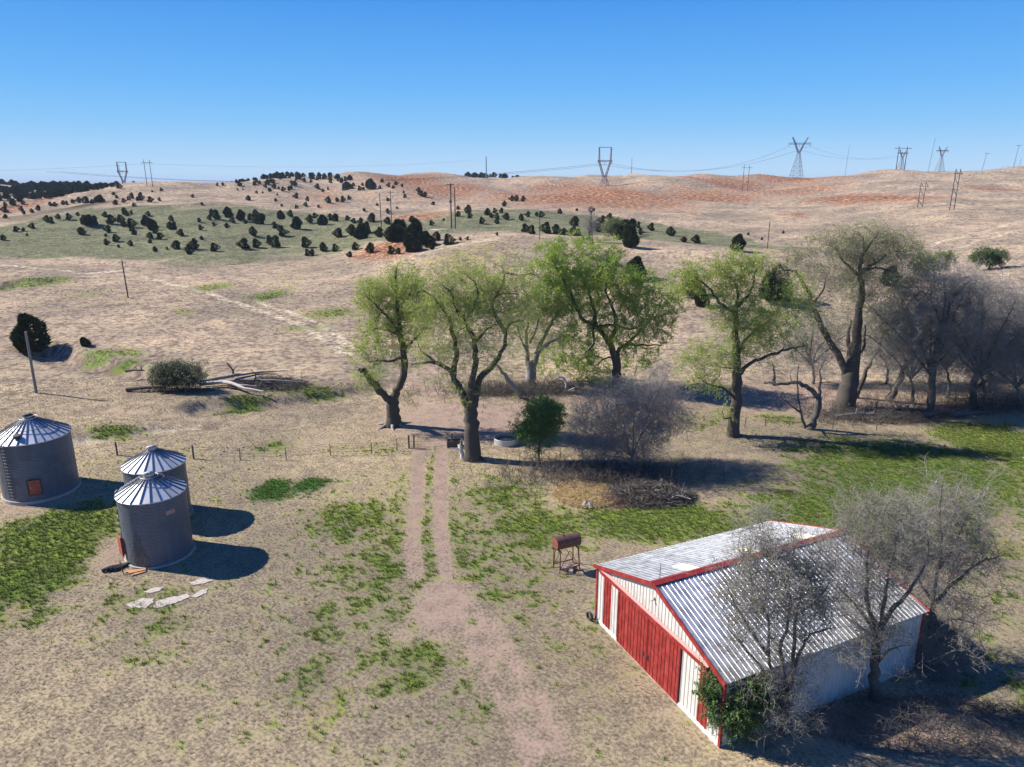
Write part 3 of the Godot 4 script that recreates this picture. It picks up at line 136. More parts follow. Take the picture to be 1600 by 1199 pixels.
	["grey_tree","bare",[86.16,-131.26],[[0.24,0.15,0,-0.3,0,-0.06,1.54,0.0,-0.65,3.07,0.0],[0.17,0.04,-0.63,2.97,0.0,-4.4,5.15,-0.6,-9.16,7.27,-1.2,-10.8,6.04,-1.81],[0.17,0.04,-0.63,2.97,0.0,-3.08,5.27,0.12,-5.66,7.07,0.23,-6.95,7.99,0.35],[0.17,0.04,-0.63,2.97,0.0,-1.02,5.24,-0.02,-1.23,7.07,-0.03,-1.65,9.53,-0.05],[0.17,0.04,-0.63,2.97,0.0,0.68,5.28,0.2,2.83,6.75,0.4,3.52,8.03,0.6],[0.17,0.04,-0.63,2.97,0.0,2.7,5.31,0.37,6.72,7.45,0.74,8.78,6.51,1.11]],[[-1.19,6.76,0.0,7.13,2.99,4.3,1.2],[-5.87,5.63,1.0,3.55,2.13,2.41,0.9],[4.01,5.3,-1.0,3.6,2.16,2.45,0.9],[-1.61,9.11,0.0,4.54,1.7,2.65,0.8],[-0.04,3.03,1.5,4.97,1.6,2.79,0.45]],"far bare grey tree behind the thicket below the dark green tree","bare grey trees of the thicket",260,45,3,0.02,[0.14,0.18,0.06],1.0],
	["bare_tree","bare",[14.38,-30.82],[[0.26,0.2,0,-0.3,0,-0.14,0.73,0.0,-0.29,1.45,0.0],[0.15,0.03,-0.37,1.21,0.0,-0.69,2.79,0.0,-1.43,4.93,0.0,-1.54,6.72,0.0,-2.28,8.46,0.0,-2.76,9.59,0.0],[0.16,0.03,-0.26,1.21,0.0,-0.35,3.02,-0.1,-0.72,5.09,-0.2,-0.45,7.11,-0.3,-0.79,8.93,-0.4,-1.46,10.85,-0.5],[0.16,0.04,-0.17,1.37,0.0,-0.12,3.68,0.15,0.08,5.46,0.3,0.42,6.45,0.45,1.43,6.92,0.6],[0.15,0.03,-0.26,1.84,0.0,-0.02,4.75,-0.25,-0.03,6.97,-0.5,0.4,8.57,-0.75,0.56,10.29,-1.0],[0.12,0.03,-0.42,1.45,0.0,-1.74,4.28,0.33,-3.03,6.02,0.67,-4.12,7.41,1.0],[0.1,0.03,-1.43,4.93,0.0,-2.62,6.72,0.0,-3.36,7.89,0.0,-3.97,9.17,0.0],[0.1,0.03,-0.43,6.96,-0.3,0.46,8.02,0.2,0.82,9.46,0.7]],[[-1.45,9.03,0.0,1.88,1.88,1.6,1.3],[-3.13,8.17,0.0,1.01,1.51,0.94,0.8],[-2.3,11.26,0.0,1.35,0.99,0.99,0.7],[0.19,9.58,-0.5,1.14,1.39,1.06,0.9],[0.35,7.93,0.5,1.12,1.0,0.9,0.7],[-3.15,6.26,1.0,1.12,0.75,0.79,0.5],[-0.2,5.54,0.0,1.03,1.03,0.88,0.4],[-2.47,12.22,-0.5,1.12,0.62,0.74,0.35],[-0.39,1.94,1.2,1.15,0.77,0.82,0.7],[-2.28,3.6,1.0,1.15,0.64,0.76,0.5]],"many stemmed bare tree against the front half of the shed side wall","bare trees crowding the shed",400,80,3,0.3,[0.17,0.21,0.07],0.85],
	["bare_tree","bare",[20.47,-33.5],[[0.3,0.22,0,-0.3,0,-0.34,1.44,0.0,-0.41,2.93,0.0,-0.43,4.55,0.0],[0.16,0.03,-0.48,4.39,0.0,-1.34,6.14,0.0,-1.58,7.84,0.0,-1.72,8.91,0.0,-1.57,10.69,0.0],[0.15,0.03,-0.45,4.71,0.0,-0.53,6.56,0.17,-0.71,8.19,0.33,-0.65,9.93,0.5],[0.18,0.03,-0.43,4.71,0.0,0.27,5.9,-0.12,1.12,7.07,-0.25,1.67,8.39,-0.38,1.64,9.83,-0.5],[0.12,0.03,-0.64,4.23,0.0,-2.17,6.3,0.25,-3.39,7.54,0.5],[0.12,0.03,-0.48,3.91,0.0,-1.45,4.53,-0.5,-2.11,4.84,-1.0],[0.1,0.03,-0.39,2.27,0.0,0.0,3.63,0.5,0.73,4.31,1.0]],[[-1.04,9.8,0.0,1.87,1.74,1.54,1.3],[-2.36,8.6,0.0,1.49,1.49,1.26,0.9],[-1.52,6.45,0.0,1.37,1.23,1.11,0.9],[0.32,7.84,0.0,1.22,1.22,1.04,0.8],[-2.85,9.98,-0.5,1.22,0.95,0.92,0.6],[-2.09,11.56,0.0,1.32,0.92,0.95,0.7],[-0.63,11.56,0.0,1.19,0.79,0.84,0.6],[-2.99,6.14,0.0,0.96,0.96,0.82,0.6],[-0.66,4.23,0.0,1.25,0.84,0.89,0.7],[-2.08,3.69,0.8,1.23,0.82,0.87,0.4]],"taller bare tree rising over the middle of the shed side wall","bare trees crowding the shed",400,80,3,0.15,[0.17,0.21,0.07],0.85],
	["bare_tree","bare",[26.09,-37.42],[[0.3,0.22,0,-0.3,0,-0.44,1.27,0.0,-0.7,2.88,0.0],[0.16,0.03,-0.67,2.7,0.0,-0.91,4.63,0.0,-0.79,6.67,0.0,-1.36,9.64,0.0,-1.46,11.56,0.0],[0.15,0.03,-0.74,3.58,0.0,0.26,5.25,0.17,1.28,6.53,0.33,2.4,7.12,0.5],[0.12,0.03,-0.76,6.0,0.0,0.27,8.37,-0.25,0.77,10.21,-0.5],[0.14,0.03,-0.48,1.99,0.0,0.31,2.87,0.5,1.37,2.86,1.0],[0.12,0.03,-0.44,1.27,0.0,0.3,1.09,0.5,1.26,0.03,1.0],[0.12,0.03,-0.77,3.58,0.0,-1.61,5.01,-0.5,-1.69,6.28,-1.0]],[[-1.32,8.99,0.0,1.33,2.08,1.25,1.1],[0.16,8.99,0.0,1.19,1.63,1.11,0.9],[0.74,6.5,0.0,1.81,1.21,1.28,0.9],[-0.95,5.83,0.0,1.66,1.51,1.35,0.9],[0.16,2.87,0.5,1.83,1.07,1.23,0.9],[-0.97,1.46,1.0,1.83,1.22,1.29,1],[0.52,0.77,1.5,1.66,1.06,1.16,0.9],[-1.75,-0.12,1.5,1.52,0.91,1.03,0.8],[-2.65,8.01,0.0,1.19,1.19,1.01,0.7],[2.07,6.67,0.0,1.05,0.6,0.7,0.5]],"wide bare tree with drooping twigs behind the far corner of the shed","bare trees crowding the shed",430,85,3,0.03,[0.17,0.21,0.07],0.95],
	["leafy_bush","bush",[11.88,-30.56],[[0.1,0.06,0,-0.3,0,-0.12,0.64,0.0,-0.26,1.44,0.0],[0.06,0.02,-0.14,0.8,0.0,-0.8,2.28,0.25,-1.48,3.41,0.5],[0.06,0.02,-0.16,1.12,0.0,0.24,2.26,-0.15,0.35,3.07,-0.3]],[[-0.42,1.76,0.0,1.05,1.05,0.89,1.2],[-1.31,3.0,0.0,0.65,0.65,0.55,0.7],[0.29,2.69,0.0,0.78,0.78,0.67,0.6]],"dense green leafy bush at the front corner of the shed","",200,14,4,3.0,[0.09,0.17,0.035],0.6],
	["grey_shrub","bare",[12.38,-68.07],[[0.16,0.1,0,-0.3,0,-0.03,0.66,0.0,-0.09,1.32,0.0],[0.09,0.02,-0.2,0.99,0.0,-0.8,3.07,0.33,-1.24,5.1,0.67,-1.8,6.46,1.0],[0.09,0.02,-0.05,0.99,0.0,0.06,3.15,-0.33,0.11,4.97,-0.67,0.47,6.46,-1.0],[0.09,0.02,0.03,0.99,0.0,0.56,3.07,0.33,1.48,4.63,0.67,2.69,5.84,1.0],[0.07,0.02,-0.12,0.99,0.0,-2.02,2.27,-0.5,-3.83,2.9,-1.0],[0.06,0.02,0.56,3.07,0.33,2.11,7.81,0.33,3.43,10.58,0.33],[0.07,0.02,-0.18,0.66,0.0,-2.49,1.39,1.0,-4.14,2.1,2.0]],[[-0.84,5.19,0.0,4.53,3.62,3.46,1.8],[-3.78,3.63,1.0,2.7,2.55,2.23,1.1],[2.98,5.18,-1.0,2.91,2.6,2.34,1.2],[3.06,8.22,-1.5,1.67,1.67,1.42,0.7],[-1.73,1.47,2.0,2.68,1.19,1.65,1],[0.59,1.43,1.5,1.95,1.2,1.34,0.8],[-4.02,2.03,1.0,1.36,1.36,1.15,0.6],[0.38,6.62,-0.5,1.81,1.36,1.35,0.8]],"rounded leafless grey shrub behind the straw and brush pile","",1250,110,3,0.02,[0.12,0.15,0.05],0.9],
	["leafy_sapling","bush",[2.79,-68.93],[[0.13,0.09,0,-0.3,0,0.03,1.16,0.0,0.13,2.48,0.0],[0.07,0.02,0.09,2.15,0.0,-0.43,3.87,0.25,-0.61,5.56,0.5],[0.07,0.02,0.13,2.32,0.0,0.97,4.02,-0.25,1.27,5.4,-0.5],[0.06,0.02,0.06,1.82,0.0,-1.35,2.99,0.5,-1.97,3.49,1.0],[0.05,0.02,0.17,2.81,0.0,0.34,4.67,-0.25,0.34,5.88,-0.5]],[[0.02,5.24,0.0,1.22,1.22,1.04,1.2],[1.28,4.75,-0.5,1.23,1.23,1.05,1],[-1.2,3.48,0.5,1.37,0.92,0.97,1],[0.97,3.13,0.0,1.08,0.92,0.85,0.6],[-0.42,1.52,0.5,0.61,0.61,0.52,0.3]],"small bright green leafy tree beside the round stock tank","",220,18,4,2.4,[0.13,0.25,0.03],0.6],
	["willow_bush","bush",[-46.77,-95.1],[[0.12,0.08,0,-0.3,0,0.08,0.65,0.0,0.13,1.46,0.0],[0.12,0.07,2.02,0.24,0.82,2.18,0.98,1.12,2.27,1.86,1.42],[0.07,0.02,0.06,0.98,0.0,-1.26,2.27,0.0,-1.8,2.91,0.0],[0.07,0.02,0.15,1.14,0.0,0.52,2.52,-0.25,0.84,3.42,-0.5],[0.07,0.02,2.16,1.3,1.12,3.72,2.64,1.37,4.22,3.34,1.62]],[[0.29,2.27,0.0,2.8,1.4,1.78,1.2],[2.16,2.27,0.0,1.55,1.24,1.19,0.8],[-1.36,2.08,0.5,1.39,1.24,1.12,0.8]],"round olive bush shading the roots of the fallen tree","",260,20,4,1.6,[0.1,0.115,0.045],0.8],
	["green_tree","bush",[123.28,-184.68],[[0.25,0.15,0,-0.3,0,0.02,1.03,0.0,-0.21,2.26,0.0],[0.12,0.03,-0.13,1.85,0.0,-2.55,2.66,0.0,-3.86,3.07,0.0],[0.12,0.03,-0.13,1.85,0.0,1.95,2.87,0.0,3.22,2.66,0.0]],[[-0.6,3.28,0.0,3.71,1.73,2.31,1.2],[-2.96,2.66,0.0,1.65,1.24,1.23,1.0],[2.36,2.87,0.0,1.65,1.24,1.23,1.0]],"rounded dark green tree alone on the tan slope","",130,12,3,4,[0.085,0.15,0.03],1.0],
	["pale_green_tree","bush",[105.24,-177.27],[[0.25,0.15,0,-0.3,0,-0.32,1.98,0.0,-0.58,3.56,0.0],[0.12,0.03,-0.52,3.17,0.0,-3.09,4.35,0.0,-4.73,4.74,0.0],[0.12,0.03,-0.52,3.17,0.0,1.6,4.74,0.0,3.45,5.53,0.0]],[[-0.71,4.35,0.0,3.96,1.98,2.53,1.2],[-3.75,3.56,0.0,1.98,1.98,1.69,1.0],[2.33,5.14,0.0,1.98,1.39,1.43,1.0]],"pale green leafy tree behind the bare thicket","",140,12,3,3,[0.2,0.25,0.08],1.0],
	["green_tree","bush",[92.79,-129.96],[[0.25,0.15,0,-0.3,0,-0.23,1.21,0.0,-0.46,2.42,0.0],[0.12,0.03,-0.41,2.12,0.0,-2.36,3.02,0.0,-3.9,3.32,0.0],[0.12,0.03,-0.41,2.12,0.0,0.84,3.32,0.0,1.97,3.62,0.0]],[[-1.17,3.02,0.0,3.56,1.78,2.27,1.2],[-3.84,3.02,0.0,1.78,1.19,1.26,1.0],[1.56,2.72,0.0,1.78,1.48,1.39,1.0]],"bright green tree showing through gaps in the thicket","",140,12,3,2.5,[0.14,0.22,0.04],1.0],
	["bare_windmill_tree","bare",[24.62,-228.02],[[0.3,0.2,0,-0.3,0,-0.12,1.67,0.0,-0.09,3.01,0.0],[0.12,0.03,-0.08,2.67,0.0,-1.23,4.67,0.0,-1.61,6.32,0.0],[0.12,0.03,-0.08,2.67,0.0,1.15,4.67,0.0,1.77,6.32,0.0],[0.12,0.03,-0.08,2.67,0.0,-0.05,5.0,0.0,-0.28,6.98,0.0]],[[-0.14,4.67,0.0,2.03,2.03,1.73,1.2],[1.16,4.34,0.0,1.36,1.36,1.15,1.0]],"leafless tree standing round the windmill","",100,14,3,0,[0.2,0.28,0.05],1.2],
	["pale_shrub","bush",[36.3,-261.38],[[0.2,0.12,0,-0.3,0,-0.04,1.15,0.0,-0.09,2.3,0.0],[0.1,0.03,-0.07,1.91,0.0,-1.69,3.44,0.0,-2.49,4.2,0.0],[0.1,0.03,-0.07,1.91,0.0,1.42,3.44,0.0,2.15,4.58,0.0]],[[-0.15,3.82,0.0,3.11,2.14,2.23,1.2],[0.97,4.96,0.0,2.33,1.36,1.57,1.0]],"pale green leafing tree beside the dark cedar clump","",100,12,3,3,[0.15,0.2,0.05],1.2]
]


var rng := RandomNumberGenerator.new()
var taken := {}
var M := {}
var near_px := PackedByteArray()
var mid_px := PackedByteArray()
var near_soil := PackedByteArray()
const NEAR := [-64.0, -100.0, 0.0625, 2048, 1280]
const MID := [-228.0, -476.0, 0.22265625, 2048, 2048]
const FAR := [-1100.0, -1250.0, 1.07421875, 2048, 900]

func numbered(called: String) -> String:
	if not taken.has(called):
		taken[called] = 0
		return called
	taken[called] += 1
	return "%s_%03d" % [called, taken[called]]

func tag(o: Node, label := "", category := "", group := "", kind := "") -> void:
	if label != "": o.set_meta("label", label)
	if category != "": o.set_meta("category", category)
	if group != "": o.set_meta("group", group)
	if kind != "": o.set_meta("kind", kind)

func thing(called: String, label: String, category: String, at: Vector3, turn := 0.0, group := "") -> Node3D:
	var o := Node3D.new()
	o.name = numbered(called)
	add_child(o)
	o.position = at
	o.rotation.y = turn
	tag(o, label, category, group)
	return o

func part(called: String, mesh: Mesh, parent: Node, t := Transform3D()) -> MeshInstance3D:
	var o := MeshInstance3D.new()
	o.name = called
	o.mesh = mesh
	o.transform = t
	parent.add_child(o, true)
	return o

func lin(r: float, g: float, b: float) -> Color:
	return Color(r, g, b).linear_to_srgb()

func mat(r: float, g: float, b: float, rough := 0.8, metal := 0.0) -> StandardMaterial3D:
	var m := StandardMaterial3D.new()
	m.albedo_color = lin(r, g, b)
	m.roughness = rough
	m.metallic = metal
	return m

func noise_tex(freq: float, ramp: Array, octaves := 4, size := 256, seed_ := 1, kind := FastNoiseLite.TYPE_SIMPLEX_SMOOTH) -> ImageTexture:
	var f := FastNoiseLite.new()
	f.noise_type = kind
	f.frequency = freq
	f.fractal_octaves = octaves
	f.seed = seed_
	var im := f.get_seamless_image(size, size)
	var out := Image.create(size, size, false, Image.FORMAT_RGB8)
	for y in size:
		for x in size:
			var t := im.get_pixel(x, y).r
			var c: Color = ramp[0]
			var k := t * (ramp.size() - 1)
			var k0 := int(minf(k, ramp.size() - 2))
			c = (ramp[k0] as Color).lerp(ramp[k0 + 1], k - k0)
			out.set_pixel(x, y, c)
	return ImageTexture.create_from_image(out)

func textured(tex: Texture2D, scale: float, rough := 0.8, metal := 0.0, world := false) -> StandardMaterial3D:
	var m := StandardMaterial3D.new()
	m.albedo_texture = tex
	m.uv1_triplanar = true
	m.uv1_world_triplanar = world
	m.uv1_scale = Vector3.ONE * scale
	m.roughness = rough
	m.metallic = metal
	return m

# ---------------------------------------------------------------- terrain
func crom(a: float, b: float, c: float, d: float, t: float) -> float:
	return b + 0.5 * t * (c - a + t * (2.0 * a - 5.0 * b + 4.0 * c - d + t * (3.0 * (b - c) + d - a)))

func height(x: float, z: float) -> float:
	var D := sqrt(x * x + z * z)
	var h := 0.0
	if D > 150.0:
		var i := 0
		while i < DK.size() - 2 and D > DK[i + 1]: i += 1
		var t := minf((D - DK[i]) / (DK[i + 1] - DK[i]), 1.0)
		var a := clampf(atan2(x, -z), AZ[0], AZ[AZ.size() - 1])
		var j := 0
		while j < AZ.size() - 2 and a > AZ[j + 1]: j += 1
		var s: float = (a - AZ[j]) / (AZ[j + 1] - AZ[j])
		var v := [0.0, 0.0, 0.0, 0.0]
		for q in 4:
			var r: Array = TAB[clampi(j - 1 + q, 0, AZ.size() - 1)]
			v[q] = crom(r[maxi(i - 1, 0)], r[i], r[i + 1], r[mini(i + 2, DK.size() - 1)], t)
		h = crom(v[0], v[1], v[2], v[3], s)
	var w := smoothstep(55.0, 95.0, D)
	if w > 0.0:
		h += w * (0.26 * sin(x * .21 + 1.3) * sin(z * .26 + x * .07) + 0.34 * sin(x * .083 - z * .05) * sin(z * .11 + 2.0))
	var f := smoothstep(170.0, 420.0, D)
	if f > 0.0:
		h += f * (0.7 * sin(x * .031 + z * .017) * sin(z * .043 - x * .012 + 1.0) + 0.8 * sin(x * .075 + z * .05) * sin(z * .083 + .7) + 0.4 * sin(x * .16 - z * .05) * sin(z * .19 + x * .06))
	var f2 := smoothstep(430.0, 700.0, D)
	if f2 > 0.0:
		h += f2 * (3.4 * sin(x * .026 + .5) * sin(z * .021 + x * .008) + 3.0 * sin(x * .043 + z * .018 + 1.1) * sin(z * .037 - x * .02))
	if D < 230.0 and x < 0.0:
		for g in GUL:
			var best := 1e9
			var k := 2
			while k < g.size() - 3:
				var dx: float = g[k + 2] - g[k]
				var dz: float = g[k + 3] - g[k + 1]
				var t: float = clampf(((x - g[k]) * dx + (z - g[k + 1]) * dz) / (dx * dx + dz * dz), 0.0, 1.0)
				var ex: float = x - g[k] - t * dx
				var ez: float = z - g[k + 1] - t * dz
				best = minf(best, ex * ex + ez * ez)
				k += 2
			best = sqrt(best)
			if best < g[0]: h -= g[1] * (1.0 - smoothstep(g[0] * .4, g[0], best))
	return h

func on_ground(x: float, z: float) -> Vector3:
	return Vector3(x, height(x, z), z)

# masks of what grows where: lush grass, yellow grass, bare soil, rust bluestem, grey green field, straw, dark grass, burnt
func masks(area: Array) -> Array:
	var w := 512
	var h: int = int(area[4] * 512.0 / area[3])
	var step: float = area[2] * area[3] / w
	var ch := []
	for k in 8:
		var p := PackedFloat32Array()
		p.resize(w * h)
		ch.append(p)
	for e in ELL:
		var a: PackedFloat32Array = ch[e[0]]
		var rx: float = maxf(e[3], step * 0.7)
		var rz: float = maxf(e[4], step * 0.7)
		var x0 := maxi(0, int((e[1] - rx * 1.4 - area[0]) / step))
		var x1 := mini(w - 1, int((e[1] + rx * 1.4 - area[0]) / step))
		var y0 := maxi(0, int((e[2] - rz * 1.4 - area[1]) / step))
		var y1 := mini(h - 1, int((e[2] + rz * 1.4 - area[1]) / step))
		for y in range(y0, y1 + 1):
			var dz: float = (area[1] + (y + 0.5) * step - e[2]) / rz
			for x in range(x0, x1 + 1):
				var dx: float = (area[0] + (x + 0.5) * step - e[1]) / rx
				var d := sqrt(dx * dx + dz * dz)
				if d < 1.4:
					var val: float = e[5] * (1.0 - smoothstep(0.15, 1.4, d)) * 1.25
					if val > a[y * w + x]: a[y * w + x] = val
		ch[e[0]] = a
	for q in POLY:
		var a: PackedFloat32Array = ch[q[0]]
		var poly := PackedVector2Array()
		for k in range(0, q[2].size(), 2): poly.append(Vector2(q[2][k], q[2][k + 1]))
		var ragged := FastNoiseLite.new()
		ragged.frequency = 0.02
		ragged.fractal_octaves = 4
		for y in h:
			var z: float = area[1] + (y + 0.5) * step
			if z > -190.0 or z < -560.0: continue
			for x in w:
				var wx: float = area[0] + (x + 0.5) * step
				if wx < -420.0 or wx > 130.0: continue
				var hits := 0
				for e in 3:
					var off := ragged.get_noise_2d(wx + e * 300.0, z) * (18.0 + e * 16.0)
					if Geometry2D.is_point_in_polygon(Vector2(wx + off * 0.6, z + off), poly): hits += 1
				a[y * w + x] = q[1] * hits / 3.0
		ch[q[0]] = a
	for q in LINES:
		var a: PackedFloat32Array = ch[q[0]]
		var pts: Array = q[3]
		var r: float = maxf(q[2], step * 0.6)
		for k in range(0, pts.size() - 2, 2):
			var p0 := Vector2(pts[k], pts[k + 1])
			var p1 := Vector2(pts[k + 2], pts[k + 3])
			var x0 := maxi(0, int((minf(p0.x, p1.x) - r * 1.6 - area[0]) / step))
			var x1 := mini(w - 1, int((maxf(p0.x, p1.x) + r * 1.6 - area[0]) / step))
			var y0 := maxi(0, int((minf(p0.y, p1.y) - r * 1.6 - area[1]) / step))
			var y1 := mini(h - 1, int((maxf(p0.y, p1.y) + r * 1.6 - area[1]) / step))
			for y in range(y0, y1 + 1):
				for x in range(x0, x1 + 1):
					var p := Vector2(area[0] + (x + 0.5) * step, area[1] + (y + 0.5) * step)
					var d := p.distance_to(Geometry2D.get_closest_point_to_segment(p, p0, p1)) / r
					if d < 1.6: a[y * w + x] = maxf(a[y * w + x], q[1] * (1.0 - smoothstep(0.4, 1.6, d)))
		ch[q[0]] = a
	var out := []
	for half in 2:
		var b := PackedByteArray()
		b.resize(w * h * 4)
		for k in 4:
			var a: PackedFloat32Array = ch[half * 4 + k]
			for p in w * h: b[p * 4 + k] = int(clampf(a[p], 0.0, 1.0) * 255.0)
		var im := Image.create_from_data(w, h, false, Image.FORMAT_RGBA8, b)
		im.resize(area[3], area[4], Image.INTERPOLATE_BILINEAR)
		out.append(im.get_data())
	return out

func world_noise(area: Array, wavelength: float, octaves: int, seed_: int, stretch := 1.0) -> PackedByteArray:
	var f := FastNoiseLite.new()
	f.noise_type = FastNoiseLite.TYPE_SIMPLEX_SMOOTH
	f.frequency = area[2] / wavelength
	f.fractal_octaves = octaves
	f.fractal_gain = 0.6
	f.seed = seed_
	f.offset = Vector3(area[0] / area[2], area[1] / area[2], 0)
	return f.get_image(area[3], area[4], false, false, false).get_data()

var job := {}
func paint_rows(task: int) -> void:
	var rows: int = job.rows
	var y0 := task * rows
	var y1: int = mini(y0 + rows, job.h)
	var w: int = job.w
	var m0: PackedByteArray = job.m0
	var m1: PackedByteArray = job.m1
	var na: PackedByteArray = job.na
	var nb: PackedByteArray = job.nb
	var nc: PackedByteArray = job.nc
	var near: float = job.near
	var hills := 0.0
	var out := PackedByteArray()
	out.resize((y1 - y0) * w * 3)
	var o := 0
	for p in range(y0 * w, y1 * w):
		var a := (na[p] - 128) * 0.0145
		var b := (nb[p] - 128) * 0.0145
		var c := (nc[p] - 128) * 0.0145
		var q := p * 4
		# dry grass and thatch
		if p % w == 0: hills = smoothstep(-60.0, -125.0, job.z0 + (p / w) * job.px)
		var L := 1.0 + 0.07 * a + (0.10 + 0.05 * hills) * b + (0.2 + 0.05 * hills) * c
		var k := clampf(0.5 + 0.6 * a + 0.35 * b, 0.0, 1.0)
		var r := (134.0 + 15.0 * k + hills * 6.0) * L
		var g := (123.0 + 12.0 * k + hills * 2.0) * L
		var u := (107.0 + 4.0 * k + hills * 6.0) * L
		# grey green growth between the dry stems
		var weed := clampf((b * 0.7 + c * 0.7 - a * 0.3 - 0.42) * (0.7 + 0.5 * hills), 0.0, 0.75)
		if weed > 0.0:
			r += (98.0 * L - r) * weed; g += (103.0 * L - g) * weed; u += (74.0 * L - u) * weed
		var s := b * 0.6 + c * 0.5
		var t: float
		# bare pinkish soil
		t = clampf((m0[q + 2] / 255.0 - 0.36) * 2.0 + s * 0.85 + a * 0.25, 0.0, 1.0) if m0[q + 2] > 4 else 0.0
		if t > 0.0:
			var l2 := 1.0 + 0.06 * b + 0.07 * c
			r += ((142.0 + 8.0 * hills) * l2 - r) * t; g += ((124.0 + 6.0 * hills) * l2 - g) * t; u += ((113.0 + 5.0 * hills) * l2 - u) * t
		# straw coloured tracks
		t = clampf((m1[q + 1] / 255.0 - 0.22) * 2.2 + s * 0.35, 0.0, 1.0) if m1[q + 1] > 4 else 0.0
		if t > 0.0:
			r += (168.0 * L - r) * t; g += (156.0 * L - g) * t; u += (136.0 * L - u) * t
		# grey green pasture beyond the crest
		t = clampf((m1[q] / 255.0 - 0.35) * 1.9 + s * 0.3 + a * 0.12, 0.0, 1.0) if m1[q] > 4 else 0.0
		if t > 0.0:
			t *= 0.92
			r += (101.0 * L - r) * t; g += (103.0 * L - g) * t; u += (80.0 * L - u) * t
		# rust coloured bluestem
		t = clampf(((m0[q + 3] / 255.0 - 0.38) * 1.3 + s * 0.6 + a * 0.3) * 2.0, 0.0, 1.0) if m0[q + 3] > 4 else 0.0
		if t > 0.0:
			var pale := clampf(0.42 + c * 0.6 + b * 0.5, 0.0, 1.0)
			r += ((112.0 + 40.0 * pale) * L - r) * t; g += ((72.0 + 52.0 * pale) * L - g) * t; u += ((52.0 + 50.0 * pale) * L - u) * t
		# yellow green
		t = clampf(((m0[q + 1] / 255.0 - 0.32) * 1.1 + s * 0.8) * 1.8, 0.0, 1.0) if m0[q + 1] > 4 else 0.0
		if t > 0.0:
			t *= 0.8
			r += (126.0 * L - r) * t; g += (122.0 * L - g) * t; u += (62.0 * L - u) * t
		# lush green
		t = clampf(((m0[q] / 255.0 - 0.36) * 1.25 + s * 0.85 + a * 0.25 - m0[q + 2] / 255.0 * 0.75) * 1.7, 0.0, 1.0) if m0[q] > 4 else 0.0
		if t > 0.0:
			t *= 0.93 - 0.25 * hills
			var gk := clampf(0.5 + a * 0.5 + b * 0.3, 0.0, 1.0)
			r += ((74.0 + 26.0 * gk) * L - r) * t; g += ((100.0 + 14.0 * gk) * L - g) * t; u += ((43.0 + 6.0 * gk) * L - u) * t
		# thick dark green clumps
		t = clampf(((m1[q + 2] / 255.0 - 0.36) * 1.3 + s * 0.7) * 1.8, 0.0, 1.0) if m1[q + 2] > 4 else 0.0
		if t > 0.0:
			r += (44.0 * L - r) * t; g += (84.0 * L - g) * t; u += (36.0 * L - u) * t
		# dark scrub
		t = clampf((m1[q + 3] / 255.0 - 0.36) * 2.2 + s * 0.7, 0.0, 1.0) if m1[q + 3] > 4 else 0.0
		if t > 0.0:
			r += (74.0 * L - r) * t; g += (72.0 * L - g) * t; u += (58.0 * L - u) * t
		out[o] = clampi(int(r * 1.0), 0, 255); out[o + 1] = clampi(int(g * 1.0), 0, 255); out[o + 2] = clampi(int(u * 1.0), 0, 255)
		o += 3
	job.out[task] = out

func ground_texture(area: Array, near: float) -> ImageTexture:
	var m := masks(area)
	job = {w = area[3], h = area[4], m0 = m[0], m1 = m[1], near = near, z0 = area[1], px = area[2], rows = 32, out = []}
	job.na = world_noise(area, 40.0, 5, 11)
	job.nb = world_noise(area, 2.2 if near > 0.5 else 5.0, 4, 12)
	job.nc = world_noise(area, 0.28 if near > 0.5 else (1.4 if area[2] < 1.0 else 3.2), 3, 13)
	var tasks := int(ceil(area[4] / 32.0))
	job.out.resize(tasks)
	var id := WorkerThreadPool.add_group_task(paint_rows, tasks, -1, true)
	WorkerThreadPool.wait_for_group_task_completion(id)
	var all := PackedByteArray()
	for o in job.out: all.append_array(o)
	if near > 0.5:
		near_px = all
		near_soil = m[0]
	elif area[2] < 1.0: mid_px = all
	job = {}
	return ImageTexture.create_from_image(Image.create_from_data(area[3], area[4], false, Image.FORMAT_RGB8, all))

func ground_material(area: Array, near: float) -> StandardMaterial3D:
	var m := StandardMaterial3D.new()
	m.albedo_texture = ground_texture(area, near)
	m.roughness = 1.0
	m.texture_repeat = false
	m.metallic_specular = 0.1
	return m

func coarse(x: float, z: float, x0: float, z0: float, cell: float) -> float:
	var i := floorf((x - x0) / cell)
	var j := floorf((z - z0) / cell)
	var fx := (x - x0) / cell - i
	var fz := (z - z0) / cell - j
	var ax := x0 + i * cell
	var az := z0 + j * cell
	return lerpf(lerpf(height(ax, az), height(ax + cell, az), fx), lerpf(height(ax, az + cell), height(ax + cell, az + cell), fx), fz)

